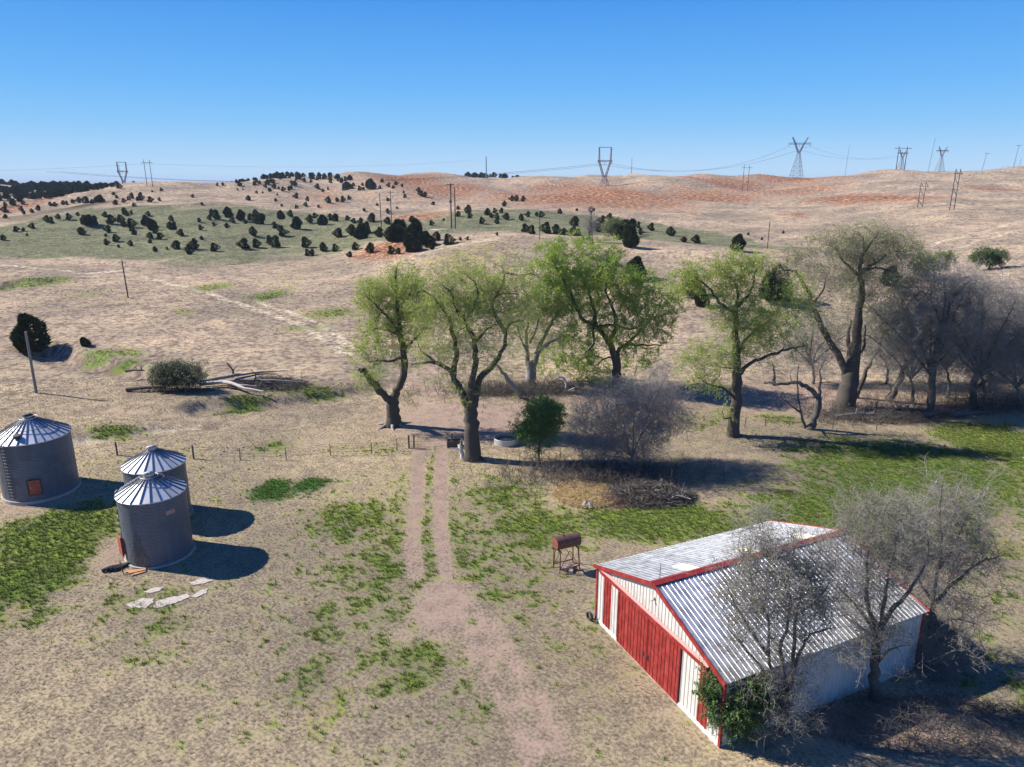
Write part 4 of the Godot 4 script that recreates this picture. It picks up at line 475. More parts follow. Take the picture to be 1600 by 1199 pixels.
func sheet(xs: PackedFloat32Array, zs: PackedFloat32Array, area: Array, hole: Rect2, border: float, bx0: float, bz0: float) -> Array:
	var b := MB.new()
	var nx := xs.size()
	var nz := zs.size()
	for j in nz:
		for i in nx:
			var x := xs[i]
			var z := zs[j]
			var y: float
			if border > 0.0 and (i == 0 or j == 0 or i == nx - 1 or j == nz - 1): y = coarse(x, z, bx0, bz0, border)
			else: y = height(x, z)
			b.v.append(Vector3(x, y, z))
			b.u.append(Vector2((x - area[0]) / (area[2] * area[3]), (z - area[1]) / (area[2] * area[4])))
	for j in nz:
		for i in nx:
			var l := b.v[j * nx + maxi(i - 1, 0)]
			var r := b.v[j * nx + mini(i + 1, nx - 1)]
			var d := b.v[maxi(j - 1, 0) * nx + i]
			var e := b.v[mini(j + 1, nz - 1) * nx + i]
			b.n.append((e - d).cross(r - l).normalized())
	for j in nz - 1:
		for i in nx - 1:
			if hole.size.x > 0.0 and hole.has_point(Vector2((xs[i] + xs[i + 1]) * 0.5, (zs[j] + zs[j + 1]) * 0.5)): continue
			var a := j * nx + i
			b.i.append(a); b.i.append(a + 1); b.i.append(a + nx + 1)
			b.i.append(a); b.i.append(a + nx + 1); b.i.append(a + nx)
	return b.arrays()

func steps(a: float, b: float, cell: float) -> PackedFloat32Array:
	var p := PackedFloat32Array()
	var k := int(round((b - a) / cell))
	for i in k + 1: p.append(a + i * cell)
	return p

func build_ground() -> void:
	var am := ArrayMesh.new()
	am.add_surface_from_arrays(Mesh.PRIMITIVE_TRIANGLES, sheet(steps(-64, 64, 1), steps(-100, -20, 1), NEAR, Rect2(), 2.0, -228, -476))
	am.surface_set_material(0, ground_material(NEAR, 1.0))
	am.add_surface_from_arrays(Mesh.PRIMITIVE_TRIANGLES, sheet(steps(-228, 228, 2), steps(-476, -20, 2), MID, Rect2(-64, -100, 128, 80), 12.0, -1800, -2600))
	am.surface_set_material(1, ground_material(MID, 0.0))
	var xs := steps(-1800, 1800, 12)
	var zs := steps(-2600, 160, 12)
	xs[0] = -7000.0; xs[xs.size() - 1] = 7000.0; zs[0] = -9000.0; zs[zs.size() - 1] = 700.0
	am.add_surface_from_arrays(Mesh.PRIMITIVE_TRIANGLES, sheet(xs, zs, FAR, Rect2(-228, -476, 456, 456), 0.0, 0, 0))
	am.surface_set_material(2, ground_material(FAR, 0.0))
	var o := part("ground", am, self)
	tag(o, "dry grass yard, pasture and rolling hills", "ground", "", "structure")

# ---------------------------------------------------------------- trees
func rv(s := 1.0) -> Vector3:
	return Vector3(rng.randf_range(-s, s), rng.randf_range(-s, s), rng.randf_range(-s, s))

func smooth_path(p: PackedVector3Array, per: int, jit: float) -> PackedVector3Array:
	var out := PackedVector3Array()
	var m := p.size()
	for k in m - 1:
		var a := p[maxi(k - 1, 0)]
		var b := p[k]
		var c := p[k + 1]
		var d := p[mini(k + 2, m - 1)]
		for s in per:
			var t := float(s) / per
			var q := b.cubic_interpolate(c, a, d, t)
			if k + s > 0: q += rv(jit)
			out.append(q)
	out.append(p[m - 1])
	return out

# one leafy or bare twig spray, about a metre long, growing along +y
func spray_mesh(bark: Material, leaf: Material, leaves: int, size: float, twigs := 6, thick := 1.0) -> ArrayMesh:
	var b := MB.new()
	var lf := MB.new()
	var tips := []
	var main := PackedVector3Array([Vector3.ZERO, Vector3(0.03, 0.35, 0.02), Vector3(-0.02, 0.7, 0.03), Vector3(0.04, 1.0, -0.03)])
	b.tube(main, PackedFloat32Array([0.007 * thick, 0.006 * thick, 0.004 * thick, 0.002 * thick]), 3, false)
	for k in main.size() - 1: tips.append([main[k], main[k + 1]])
	for k in twigs:
		var t := 0.15 + 0.8 * k / twigs
		var at := main[int(t * 3)].lerp(main[mini(int(t * 3) + 1, 3)], t * 3 - int(t * 3))
		var ang := k * 2.4 + rng.randf_range(-.4, .4)
		var d := Vector3(cos(ang), rng.randf_range(0.35, 1.0), sin(ang)).normalized()
		var l := rng.randf_range(0.3, 0.6) * (1.15 - t * 0.5)
		var e := at + d * l
		var mid := (at + e) * 0.5 + rv(0.04)
		b.tube(PackedVector3Array([at, mid, e]), PackedFloat32Array([0.0042 * thick, 0.0035 * thick, 0.002 * thick]), 3, false)
		tips.append([at, mid]); tips.append([mid, e])
		if k % 2 == 0:
			var f := mid + (d + rv(0.9)).normalized() * l * 0.55
			b.tube(PackedVector3Array([mid, f]), PackedFloat32Array([0.003 * thick, 0.002 * thick]), 3, false)
			tips.append([mid, f])
	for k in leaves:
		var s: Array = tips[rng.randi() % tips.size()]
		var at: Vector3 = (s[0] as Vector3).lerp(s[1], rng.randf())
		var d := (rv() + Vector3(0, 0.2, 0)).normalized()
		var w := d.cross(rv()).normalized() * size * 0.42
		var l := d * size * rng.randf_range(0.7, 1.2)
		var o := at + d * 0.02
		lf.quad(o, o + l * 0.5 + w, o + l, o + l * 0.5 - w)
	var am := b.mesh(bark)
	if leaves > 0:
		am.add_surface_from_arrays(Mesh.PRIMITIVE_TRIANGLES, lf.arrays())
		am.surface_set_material(1, leaf)
	return am

func leaf_mat(c: Array) -> StandardMaterial3D:
	var m := mat(c[0], c[1], c[2], 0.55)
	m.cull_mode = BaseMaterial3D.CULL_DISABLED
	m.vertex_color_use_as_albedo = true
	m.backlight_enabled = true
	m.backlight = Color(0.8, 0.85, 0.5)
	return m

func multi(mesh: Mesh, xf: Array, cols: Array) -> MultiMesh:
	var mm := MultiMesh.new()
	mm.transform_format = MultiMesh.TRANSFORM_3D
	mm.use_colors = cols.size() > 0
	mm.mesh = mesh
	mm.instance_count = xf.size()
	for k in xf.size():
		mm.set_instance_transform(k, xf[k])
		if cols.size() > 0: mm.set_instance_color(k, cols[k])
	return mm

func grow_tree(T: Array) -> void:
	rng.seed = hash(T[5])
	var base := on_ground(T[2][0], T[2][1])
	var category := "bush" if "bush" in T[0] or "shrub" in T[0] else "tree"
	var root := thing(T[0], T[5], category, base, 0.0, T[6])
	var bark: Material = M.bark if T[1] == "cottonwood" else M.grey_bark
	if "pale barked" in T[5]: bark = M.pale_bark
	var np := PackedVector3Array()
	var nr := PackedFloat32Array()
	var nd := PackedVector3Array()
	var first := true
	for L in T[3]:
		var p := PackedVector3Array()
		for k in range(2, L.size(), 3): p.append(Vector3(L[k], L[k + 1], L[k + 2]))
		var q := smooth_path(p, 4, 0.12 * minf(1.0, L[0] * 3.0))
		var r := PackedFloat32Array()
		for k in q.size():
			var t := float(k) / (q.size() - 1)
			var rad := lerpf(L[0], L[1] * (1.0 if first or "broken" in T[5] else 0.55), pow(t, 0.8)) * rng.randf_range(0.92, 1.08)
			if first and k < 2: rad *= 1.35 - 0.25 * k
			r.append(rad)
		var b := MB.new()
		b.tube(q, r, 14 if L[0] > 0.3 else 8, true, 0.1 if L[0] > 0.15 else 0.0)
		part("trunk" if first else "limb", b.mesh(bark), root)
		for k in q.size():
			if first and k < q.size() * 0.6: continue
			np.append(q[k]); nr.append(r[k])
			nd.append((q[mini(k + 1, q.size() - 1)] - q[maxi(k - 1, 0)]).normalized())
		first = false
	# branches grow towards points scattered through the crown
	var goals := PackedVector3Array()
	var total := 0.0
	for e in T[4]: total += e[3] * e[4] * e[6]
	var n_goals := int(T[7] * (1.55 if T[1] == "cottonwood" else 1.9))
	for e in T[4]:
		var share := int(ceil(n_goals * e[3] * e[4] * e[6] / total))
		for k in share:
			var d := rv()
			while d.length_squared() > 1.0: d = rv()
			goals.append(Vector3(e[0] + d.x * e[3] * 1.24, e[1] + d.y * e[4] * 1.16, e[2] + d.z * e[5]))
	# shoots along the limbs
	for k in np.size():
		if nr[k] > 0.42 or np[k].y < 1.0: continue
		for q in 2:
			var d := rv()
			d = (d - nd[k] * d.dot(nd[k]) * 0.5 + Vector3(0, 0.15, 0)).normalized()
			goals.append(np[k] + d * (nr[k] + rng.randf_range(0.4, 1.9) * T[12]))
	var order := range(goals.size())
	for k in range(order.size() - 1, 0, -1):
		var s := rng.randi() % (k + 1)
		var tmp = order[k]; order[k] = order[s]; order[s] = tmp
	var wood := MB.new()
	var xf := []
	var cols := []
	var twig: float = T[12] * (1.55 if T[1] == "cottonwood" else 1.25)
	var spr: int = T[9] + (1 if T[1] == "cottonwood" else -1)
	for g in order.size():
		var goal := goals[order[g]]
		if goal.y < 0.15: goal.y = 0.15
		var best := 0
		var bd := 1e18
		for k in np.size():
			var dd := np[k].distance_squared_to(goal)
			if dd < bd:
				bd = dd; best = k
		var from := np[best]
		var dist := sqrt(bd)
		if dist < 0.12: continue
		var straight := (goal - from) / dist
		var stage: bool = g < T[8]
		var r0 := minf(nr[best] * 0.62, (0.022 + dist * 0.032) if stage else (0.015 + dist * 0.012))
		r0 = maxf(r0, 0.011)
		var bend := (nd[best] * 0.5 + straight + Vector3(0, 0.25 if T[1] == "cottonwood" else 0.45, 0) + rv(0.35)).normalized()
		var c1 := from + bend * dist * 0.4
		var segs := 3 if dist < 1.2 else 5
		var pts := PackedVector3Array()
		var rad := PackedFloat32Array()
		for k in segs + 1:
			var t := float(k) / segs
			var a := from.lerp(c1, t)
			var b2 := c1.lerp(goal, t)
			var q := a.lerp(b2, t)
			if k > 0 and k < segs: q += rv(0.07 * minf(dist, 1.5))
			pts.append(q); rad.append(lerpf(r0, 0.007, t))
		wood.tube(pts, rad, 5 if r0 > 0.05 else (4 if r0 > 0.025 else 3), false)
		for k in range(1, segs + 1):
			np.append(pts[k]); nr.append(rad[k]); nd.append((pts[k] - pts[k - 1]).normalized())
		if stage and g > 6: continue
		for s in spr:
			var k := segs - (s % segs)
			var dir := ((pts[k] - pts[k - 1]).normalized() + rv(0.75) + Vector3(0, 0.12 if T[1] == "cottonwood" else 0.45, 0)).normalized()
			var ax := dir.cross(rv()).normalized()
			var sc := twig * rng.randf_range(0.7, 1.25)
			xf.append(Transform3D(Basis(ax * sc, dir * sc, ax.cross(dir) * -sc), pts[k]))
			var w := rng.randf_range(0.7, 1.2)
			cols.append(Color(w * rng.randf_range(0.85, 1.15), w, w * rng.randf_range(0.8, 1.2)))
	if wood.v.size() > 0:
		tag(part("branches", wood.mesh(bark), root), "", "", "", "stuff")
	var leaf: float = T[10]
	var density := int(ceil((25.0 if T[1] == "cottonwood" else 13.0) * leaf))
	var sm := spray_mesh((M.twig_pale if ("shrub" in T[0] or "grey_tree" in T[0]) else M.twig_grey) if T[1] != "cottonwood" else M.twig_bark, leaf_mat(T[11]), density, 0.1 if T[1] == "cottonwood" else (0.075 if leaf < 1.0 else 0.13), 4 if T[1] == "cottonwood" else 6, 0.7 if T[1] == "cottonwood" else 1.5)
	var mi := MultiMeshInstance3D.new()
	mi.name = "crown"
	mi.multimesh = multi(sm, xf, cols)
	root.add_child(mi)
	tag(mi, "", "", "", "stuff")
	if "exposed roots" in T[5]:
		for k in 6:
			var a := k * 1.05 + 0.4
			var b := MB.new()
			var d := Vector3(cos(a), 0, sin(a))
			b.tube(PackedVector3Array([d * 0.5 + Vector3(0, 0.5, 0), d * 1.3 + Vector3(0, 0.12, 0), d * 2.1 + Vector3(0.2, -0.02, 0.1), d * 2.8 + Vector3(0.3, -0.15, 0)]), PackedFloat32Array([0.3, 0.18, 0.12, 0.05]), 7)
			part("root", b.mesh(M.pale_bark), root)

func cedar_mesh(sprays: int, lean: float, round_: float) -> Array:
	var b := MB.new()
	var lobes := []
	for k in 11: lobes.append([rng.randf() * TAU, rng.randf_range(0.05, 0.85), rng.randf_range(0.75, 1.3)])
	for k in sprays:
		var t := pow(rng.randf(), 1.25)
		var y := 0.03 + 0.94 * t
		var prof: float = 0.40 * pow(sin(PI * clampf(0.12 + 0.88 * t, 0, 1)), round_) * (1.0 - 0.35 * t) + 0.02
		var a := rng.randf() * TAU
		var bump := 1.0
		for l in lobes: bump += (0.2 if sprays < 2000 else 0.16) * cos(a - l[0]) * exp(-pow((y - l[1]) * 5.0, 2)) * l[2] * 1.5
		var rad: float = prof * bump * sqrt(rng.randf_range(0.25, 1.15))
		var at := Vector3(cos(a) * rad + lean * y, y, sin(a) * rad)
		var d := (Vector3(cos(a), rng.randf_range(0.25, 1.1), sin(a)) + rv(0.4)).normalized()
		var l := rng.randf_range(0.05, 0.11) * (1.0 if sprays < 2000 else 0.75)
		var w := d.cross(rv()).normalized() * l * 0.3
		b.quad(at - d * l * 0.4, at + w, at + d * l * 1.25, at - w)
	var core := MB.new()
	var p := PackedVector3Array()
	var r := PackedFloat32Array()
	for k in 7:
		var t := k / 6.0
		p.append(Vector3(lean * t, 0.06 + 0.8 * t, 0))
		r.append(0.15 * pow(sin(PI * clampf(0.12 + 0.86 * t, 0, 1)), round_) * (1.0 - 0.35 * t) + 0.01)
	b.tube(p, r, 8)
	var tr := MB.new()
	tr.rod(Vector3(0, -0.06, 0), Vector3(lean * 0.3, 0.3, 0), 0.035, 0.02, 6)
	return [b.mesh(M.cedar), tr.mesh(M.grey_bark)]

func add_cedar(meshes: Array, x: float, z: float, h: float, wide: float, label: String, group := "", called := "cedar_tree") -> void:
	var o := thing(called, label, "tree", on_ground(x, z), rng.randf() * TAU, group)
	o.scale = Vector3(h * wide, h, h * wide)
	part("crown", meshes[0], o)
	part("trunk", meshes[1], o)

func build_trees() -> void:
	for T in TREES: grow_tree(T)
	rng.seed = 77
	var kinds := []
	for k in 5: kinds.append(cedar_mesh(1300, rng.randf_range(-.06, .06), [0.7, 0.9, 0.6, 1.1, 0.8][k]))
	var fine := [cedar_mesh(4200, 0.03, 0.75), cedar_mesh(4200, -0.04, 0.6)]
	for k in range(0, CEDARS.size(), 3):
		var x: float = CEDARS[k]
		var z: float = CEDARS[k + 1]
		var h: float = CEDARS[k + 2]
		var far := sqrt(x * x + z * z)
		var size := "tiny" if h < 2.1 else ("small" if h < 3.0 else ("middling" if h < 4.0 else ("tall" if h < 5.2 else "very large")))
		var p2 := Vector2(x, z)
		var spot := "on the far rusty hills"
		if p2.distance_to(Vector2(-26, -318)) < 30.0: spot = "near the twin poles"
		elif p2.distance_to(Vector2(-57, -325)) < 32.0: spot = "in the clump below the two slender poles"
		elif p2.distance_to(Vector2(24, -240)) < 36.0: spot = "around the windmill"
		elif p2.distance_to(Vector2(-285, -580)) < 130.0: spot = "on the smooth hill under the hilltop H pole"
		elif p2.distance_to(Vector2(92, -736)) < 170.0: spot = "below the square topped pylon"
		elif far > 640.0 and x < -330.0: spot = "at the edge of the wooded far hill"
		elif far > 640.0: spot = "on the far cedar dotted hilltop"
		elif far > 455.0: spot = "on the tan slope above the green pasture"
		elif far > 380.0: spot = "along the upper edge of the green pasture"
		elif far > 310.0: spot = "in the middle of the green pasture"
		elif far > 265.0: spot = "along the lower edge of the green pasture"
		else: spot = "on the tan crest below the pasture"
		var label := "%s dark cedar %s" % [size, spot]
		var grp := "cedars " + spot
		add_cedar(kinds[rng.randi() % 5] if h < 5.0 else fine[rng.randi() % 2], x, z, h, rng.randf_range(0.95, 1.3), label, grp)
	add_cedar(fine[0], -86.46, -123.96, 6.9, 1.02, "big spiky cedar beside the weathered pole and gully")
	add_cedar(fine[1], -75.83, -122.82, 1.7, 1.2, "tiny round cedar on the gully bank")
	add_cedar(fine[0], 31.9, -181.9, 6.2, 1.0, "pointed cedar half hidden behind the fullest green cottonwood")
	add_cedar(fine[1], 41.96, -164.39, 6.0, 0.9, "taller of two dark cedars beside the slender cottonwood", "")
	add_cedar(fine[0], 41.74, -155.69, 4.2, 1.0, "lower of two dark cedars beside the slender cottonwood", "")
	add_cedar(fine[1], 59.09, -156.23, 8.0, 1.0, "broad dark cedar seen between the slender and the gnarled cottonwood")
	add_cedar(fine[0], 67.39, -213.33, 5.2, 1.0, "spiky cedar on the tan crest above the slender cottonwood")
	add_cedar(fine[1], -8.01, -157.2, 4.6, 1.0, "cedar seen through the limbs of the tall gate cottonwood")
	add_cedar(fine[0], 92.0, -172.0, 5.0, 1.0, "dark cedar behind the huge gnarled cottonwood")
	# the wooded far hill on the left and thin tree lines on the skyline
	var xf := []
	for k in 1000:
		var az := rng.randf_range(-0.72, -0.44)
		var D := rng.randf_range(700.0, 1250.0)
		if rng.randf() < 0.4: D = rng.randf_range(1000.0, 1250.0)
		if rng.randf() < smoothstep(-0.52, -0.44, az): continue
		var x := sin(az) * D
		var z := -cos(az) * D
		var s := rng.randf_range(3.5, 6.5)
		xf.append(Transform3D(Basis().rotated(Vector3.UP, rng.randf() * TAU).scaled(Vector3(s * 1.25, s, s * 1.25)), on_ground(x, z)))
	for k in 230:
		var az := rng.randfn(-0.56, 0.035)
		var D := rng.randf_range(600.0, 830.0)
		var x := sin(az) * D
		var z := -cos(az) * D
		var s := rng.randf_range(2.5, 4.8)
		xf.append(Transform3D(Basis().rotated(Vector3.UP, rng.randf() * TAU).scaled(Vector3(s * 1.25, s, s * 1.25)), on_ground(x, z)))
	for k in 110:
		var az := rng.randf_range(-0.44, -0.24)
		var D := rng.randf_range(760.0, 870.0)
		var x := sin(az) * D
		var z := -cos(az) * D
		var s := rng.randf_range(3.0, 5.5)
		xf.append(Transform3D(Basis().rotated(Vector3.UP, rng.randf() * TAU).scaled(Vector3(s * 1.25, s, s * 1.25)), on_ground(x, z)))
	for k in 34:
		var x := rng.randf_range(-62.0, -8.0) if k < 26 else rng.randf_range(0.0, 14.0)
		var z := rng.randf_range(-985.0, -970.0)
		var s := rng.randf_range(4.0, 7.0)
		xf.append(Transform3D(Basis().scaled(Vector3(s * 1.3, s, s * 1.3)), on_ground(x, z)))
	var mi := MultiMeshInstance3D.new()
	mi.name = "far_cedar_wood"
	mi.multimesh = multi(kinds[2][0], xf, [])
	add_child(mi)
	tag(mi, "dark mass of far cedars covering the distant left hill and skyline", "wood", "", "stuff")

# ---------------------------------------------------------------- ground cover
# base colour of the computed ground material at a place, to tell green growth from dry
func ground_albedo(x: float, z: float) -> Color:
	if z < -100.0 or absf(x) > 64.0:
		var mp: int = (clampi(int((z - MID[1]) / MID[2]), 0, MID[4] - 1) * MID[3] + clampi(int((x - MID[0]) / MID[2]), 0, MID[3] - 1)) * 3
		return Color(mid_px[mp] / 255.0, mid_px[mp + 1] / 255.0, mid_px[mp + 2] / 255.0).srgb_to_linear()
	var px := clampi(int((x - NEAR[0]) / NEAR[2]), 0, NEAR[3] - 1)
	var py := clampi(int((z - NEAR[1]) / NEAR[2]), 0, NEAR[4] - 1)
	var p: int = (py * NEAR[3] + px) * 3
	return Color(near_px[p] / 255.0, near_px[p + 1] / 255.0, near_px[p + 2] / 255.0).srgb_to_linear()

func tuft_mesh(blades: int, lie: float) -> ArrayMesh:
	var b := MB.new()
	for k in blades:
		var a := k * 2.4 + rng.randf()
		var d := Vector3(cos(a), 0, sin(a))
		var o := d * rng.randf_range(0.0, 0.35)
		var h := rng.randf_range(0.55, 1.0)
		var side := Vector3(-d.z, 0, d.x) * 0.055
		var mid := o + d * lie * 0.4 + Vector3(0, h * 0.6, 0)
		var tip := o + d * lie * rng.randf_range(0.7, 1.3) + Vector3(0, h, 0)
		b.quad(o - side, mid - side * 0.8, mid + side * 0.8, o + side)
		b.tri(mid - side * 0.8, tip, mid + side * 0.8)
	return b.mesh(M.grass)

func build_grass() -> void:
	rng.seed = 404
	var sets := [[[], [], "green_grass", "green grass tufts growing through the yard and pasture"], [[], [], "dry_grass", "dry tan grass tufts and thatch covering the yard"]]
	for k in 340000:
		var z := -26.0 - 74.0 * pow(rng.randf(), 0.85)
		if k > 255000: z = -70.0 - 130.0 * pow(rng.randf(), 1.3)
		var half := -z * 0.80 + 4.0
		var x := rng.randf_range(-1.0, 1.0) * half
		var lx: float = (x - 5.6) * 0.4158 + (z + 41.1) * 0.9095
		var lz: float = -((x - 5.6) * -0.9095 + (z + 41.1) * 0.4158)
		if lx > -0.05 and lx < 12.25 and lz > -0.05 and lz < 14.7: continue
		if Vector2(x + 27.53, z + 49.87).length() < 2.45 or Vector2(x + 30.5, z + 56.3).length() < 2.5 or Vector2(x + 44.43, z + 61.85).length() < 3.2: continue
		var c := ground_albedo(x, z)
		var green := c.g > c.r * 1.06
		var bare := false
		if z > -100.0 and absf(x) < 64.0:
			bare = near_soil[(clampi(int((z - NEAR[1]) / NEAR[2]), 0, NEAR[4] - 1) * NEAR[3] + clampi(int((x - NEAR[0]) / NEAR[2]), 0, NEAR[3] - 1)) * 4 + 2] > 105
		if bare and rng.randf() < 0.8: continue
		if not green and rng.randf() < 0.25: continue
		var s := (rng.randf_range(0.10, 0.22) if green else rng.randf_range(0.05, 0.11)) * (1.0 + smoothstep(-70.0, -180.0, z))
		var w := rng.randf_range(0.7, 1.35) if green else rng.randf_range(0.75, 1.4)
		var t := Transform3D(Basis().rotated(Vector3.UP, rng.randf() * TAU).scaled(Vector3(s * 1.3, s * rng.randf_range(0.6, 1.1), s * 1.3)), Vector3(x, height(x, z) - 0.01, z))
		var q: Array = sets[0] if green else sets[1]
		q[0].append(t)
		# each tuft is of one of a few grasses, in that grass's own colour
		var own := Color(0.25, 0.207, 0.152) if rng.randf() < 0.6 else Color(0.285, 0.24, 0.17)
		if green: own = Color(0.17, 0.17, 0.055) if rng.randf() < 0.3 else Color(0.09, 0.138, 0.03)
		q[1].append(Color(own.r * w * rng.randf_range(0.93, 1.1), own.g * w, own.b * w * rng.randf_range(0.9, 1.05)))
	for q in sets:
		var mi := MultiMeshInstance3D.new()
		mi.name = q[2]
		mi.multimesh = multi(tuft_mesh(10, 0.5 if q[2] == "green_grass" else 0.7), q[0], q[1])
		add_child(mi)
		tag(mi, q[3], "grass", "", "stuff")
	# dry weeds behind the large bin, on the gully banks and along the creek
	var xf := []
	for k in 900:
		var spot: Array = [[-59.5, -83.0, 5.0, 1.6], [-56.0, -104.0, 9.0, 2.0], [-32.0, -97.0, 7.0, 2.5], [44.0, -80.0, 14.0, 3.0], [2.0, -90.0, 8.0, 4.0], [-53.0, -77.0, 5.0, 2.0]][k % 6]
		var x: float = spot[0] + rng.randfn() * spot[2] * 0.5
		var z: float = spot[1] + rng.randfn() * spot[3] * 0.5
		var s := rng.randf_range(0.4, 0.9)
		xf.append(Transform3D(Basis().rotated(Vector3.UP, rng.randf() * TAU).scaled(Vector3.ONE * s), on_ground(x, z)))
	var under := []
	for k in 2600:
		var x := rng.randf_range(36.0, 80.0)
		var z := -80.5 - 0.12 * (x - 36.0) - absf(rng.randfn()) * 5.0
		if k % 4 == 0:
			x = 9.0 + rng.randfn() * 5.0
			z = -64.5 + rng.randfn() * 1.8
		elif k % 4 == 1:
			x = 2.0 + rng.randfn() * 6.5
			z = -92.5 + rng.randfn() * 1.6
		var s := rng.randf_range(0.7, 1.9)
		var tilt := Basis().rotated(Vector3.RIGHT, rng.randf_range(-0.9, 0.9)).rotated(Vector3.UP, rng.randf() * TAU)
		under.append(Transform3D(tilt.scaled(Vector3.ONE * s), on_ground(x, z)))
	var ui := MultiMeshInstance3D.new()
	ui.name = "undergrowth"
	ui.multimesh = multi(spray_mesh(M.dead_twig, M.grass, 0, 0.1, 7, 2.2), under, [])
	add_child(ui)
	tag(ui, "tangled leafless undergrowth beneath the creek trees and grey shrub", "undergrowth", "", "stuff")
	var mi := MultiMeshInstance3D.new()
	mi.name = "dry_weeds"
	mi.multimesh = multi(spray_mesh(M.twig_tan, M.grass, 0, 0.1, 8), xf, [])
	add_child(mi)
	tag(mi, "thin dry weeds along the gully banks and creek", "weeds", "", "stuff")

# ---------------------------------------------------------------- grain bins
func bin_sheet(r: float, a0: float, a1: float, y0: float, y1: float, m: Material) -> ArrayMesh:
	var b := MB.new()
	var seg := 5
	for k in seg + 1:
		var a := lerpf(a0, a1, float(k) / seg)
		var d := Vector3(cos(a), 0, sin(a))
		for y in 2:
			b.v.append(d * r + Vector3(0, y1 if y else y0, 0)); b.n.append(d)
			b.u.append(Vector2(a * r, y1 if y else y0))
	for k in seg:
		var q := k * 2
		b.i.append(q); b.i.append(q + 2); b.i.append(q + 3); b.i.append(q); b.i.append(q + 3); b.i.append(q + 1)
	return b.mesh(m)

func ring(parent: Node, called: String, r: float, y: float, thick: float, m: Material, a0 := 0.0, a1 := TAU_) -> void:
	var b := MB.new()
	var p := PackedVector3Array()
	var q := PackedFloat32Array()
	for k in 49:
		var a := lerpf(a0, a1, k / 48.0)
		p.append(Vector3(cos(a) * r, y, sin(a) * r)); q.append(thick)
	b.tube(p, q, 6)
	part(called, b.mesh(m), parent)

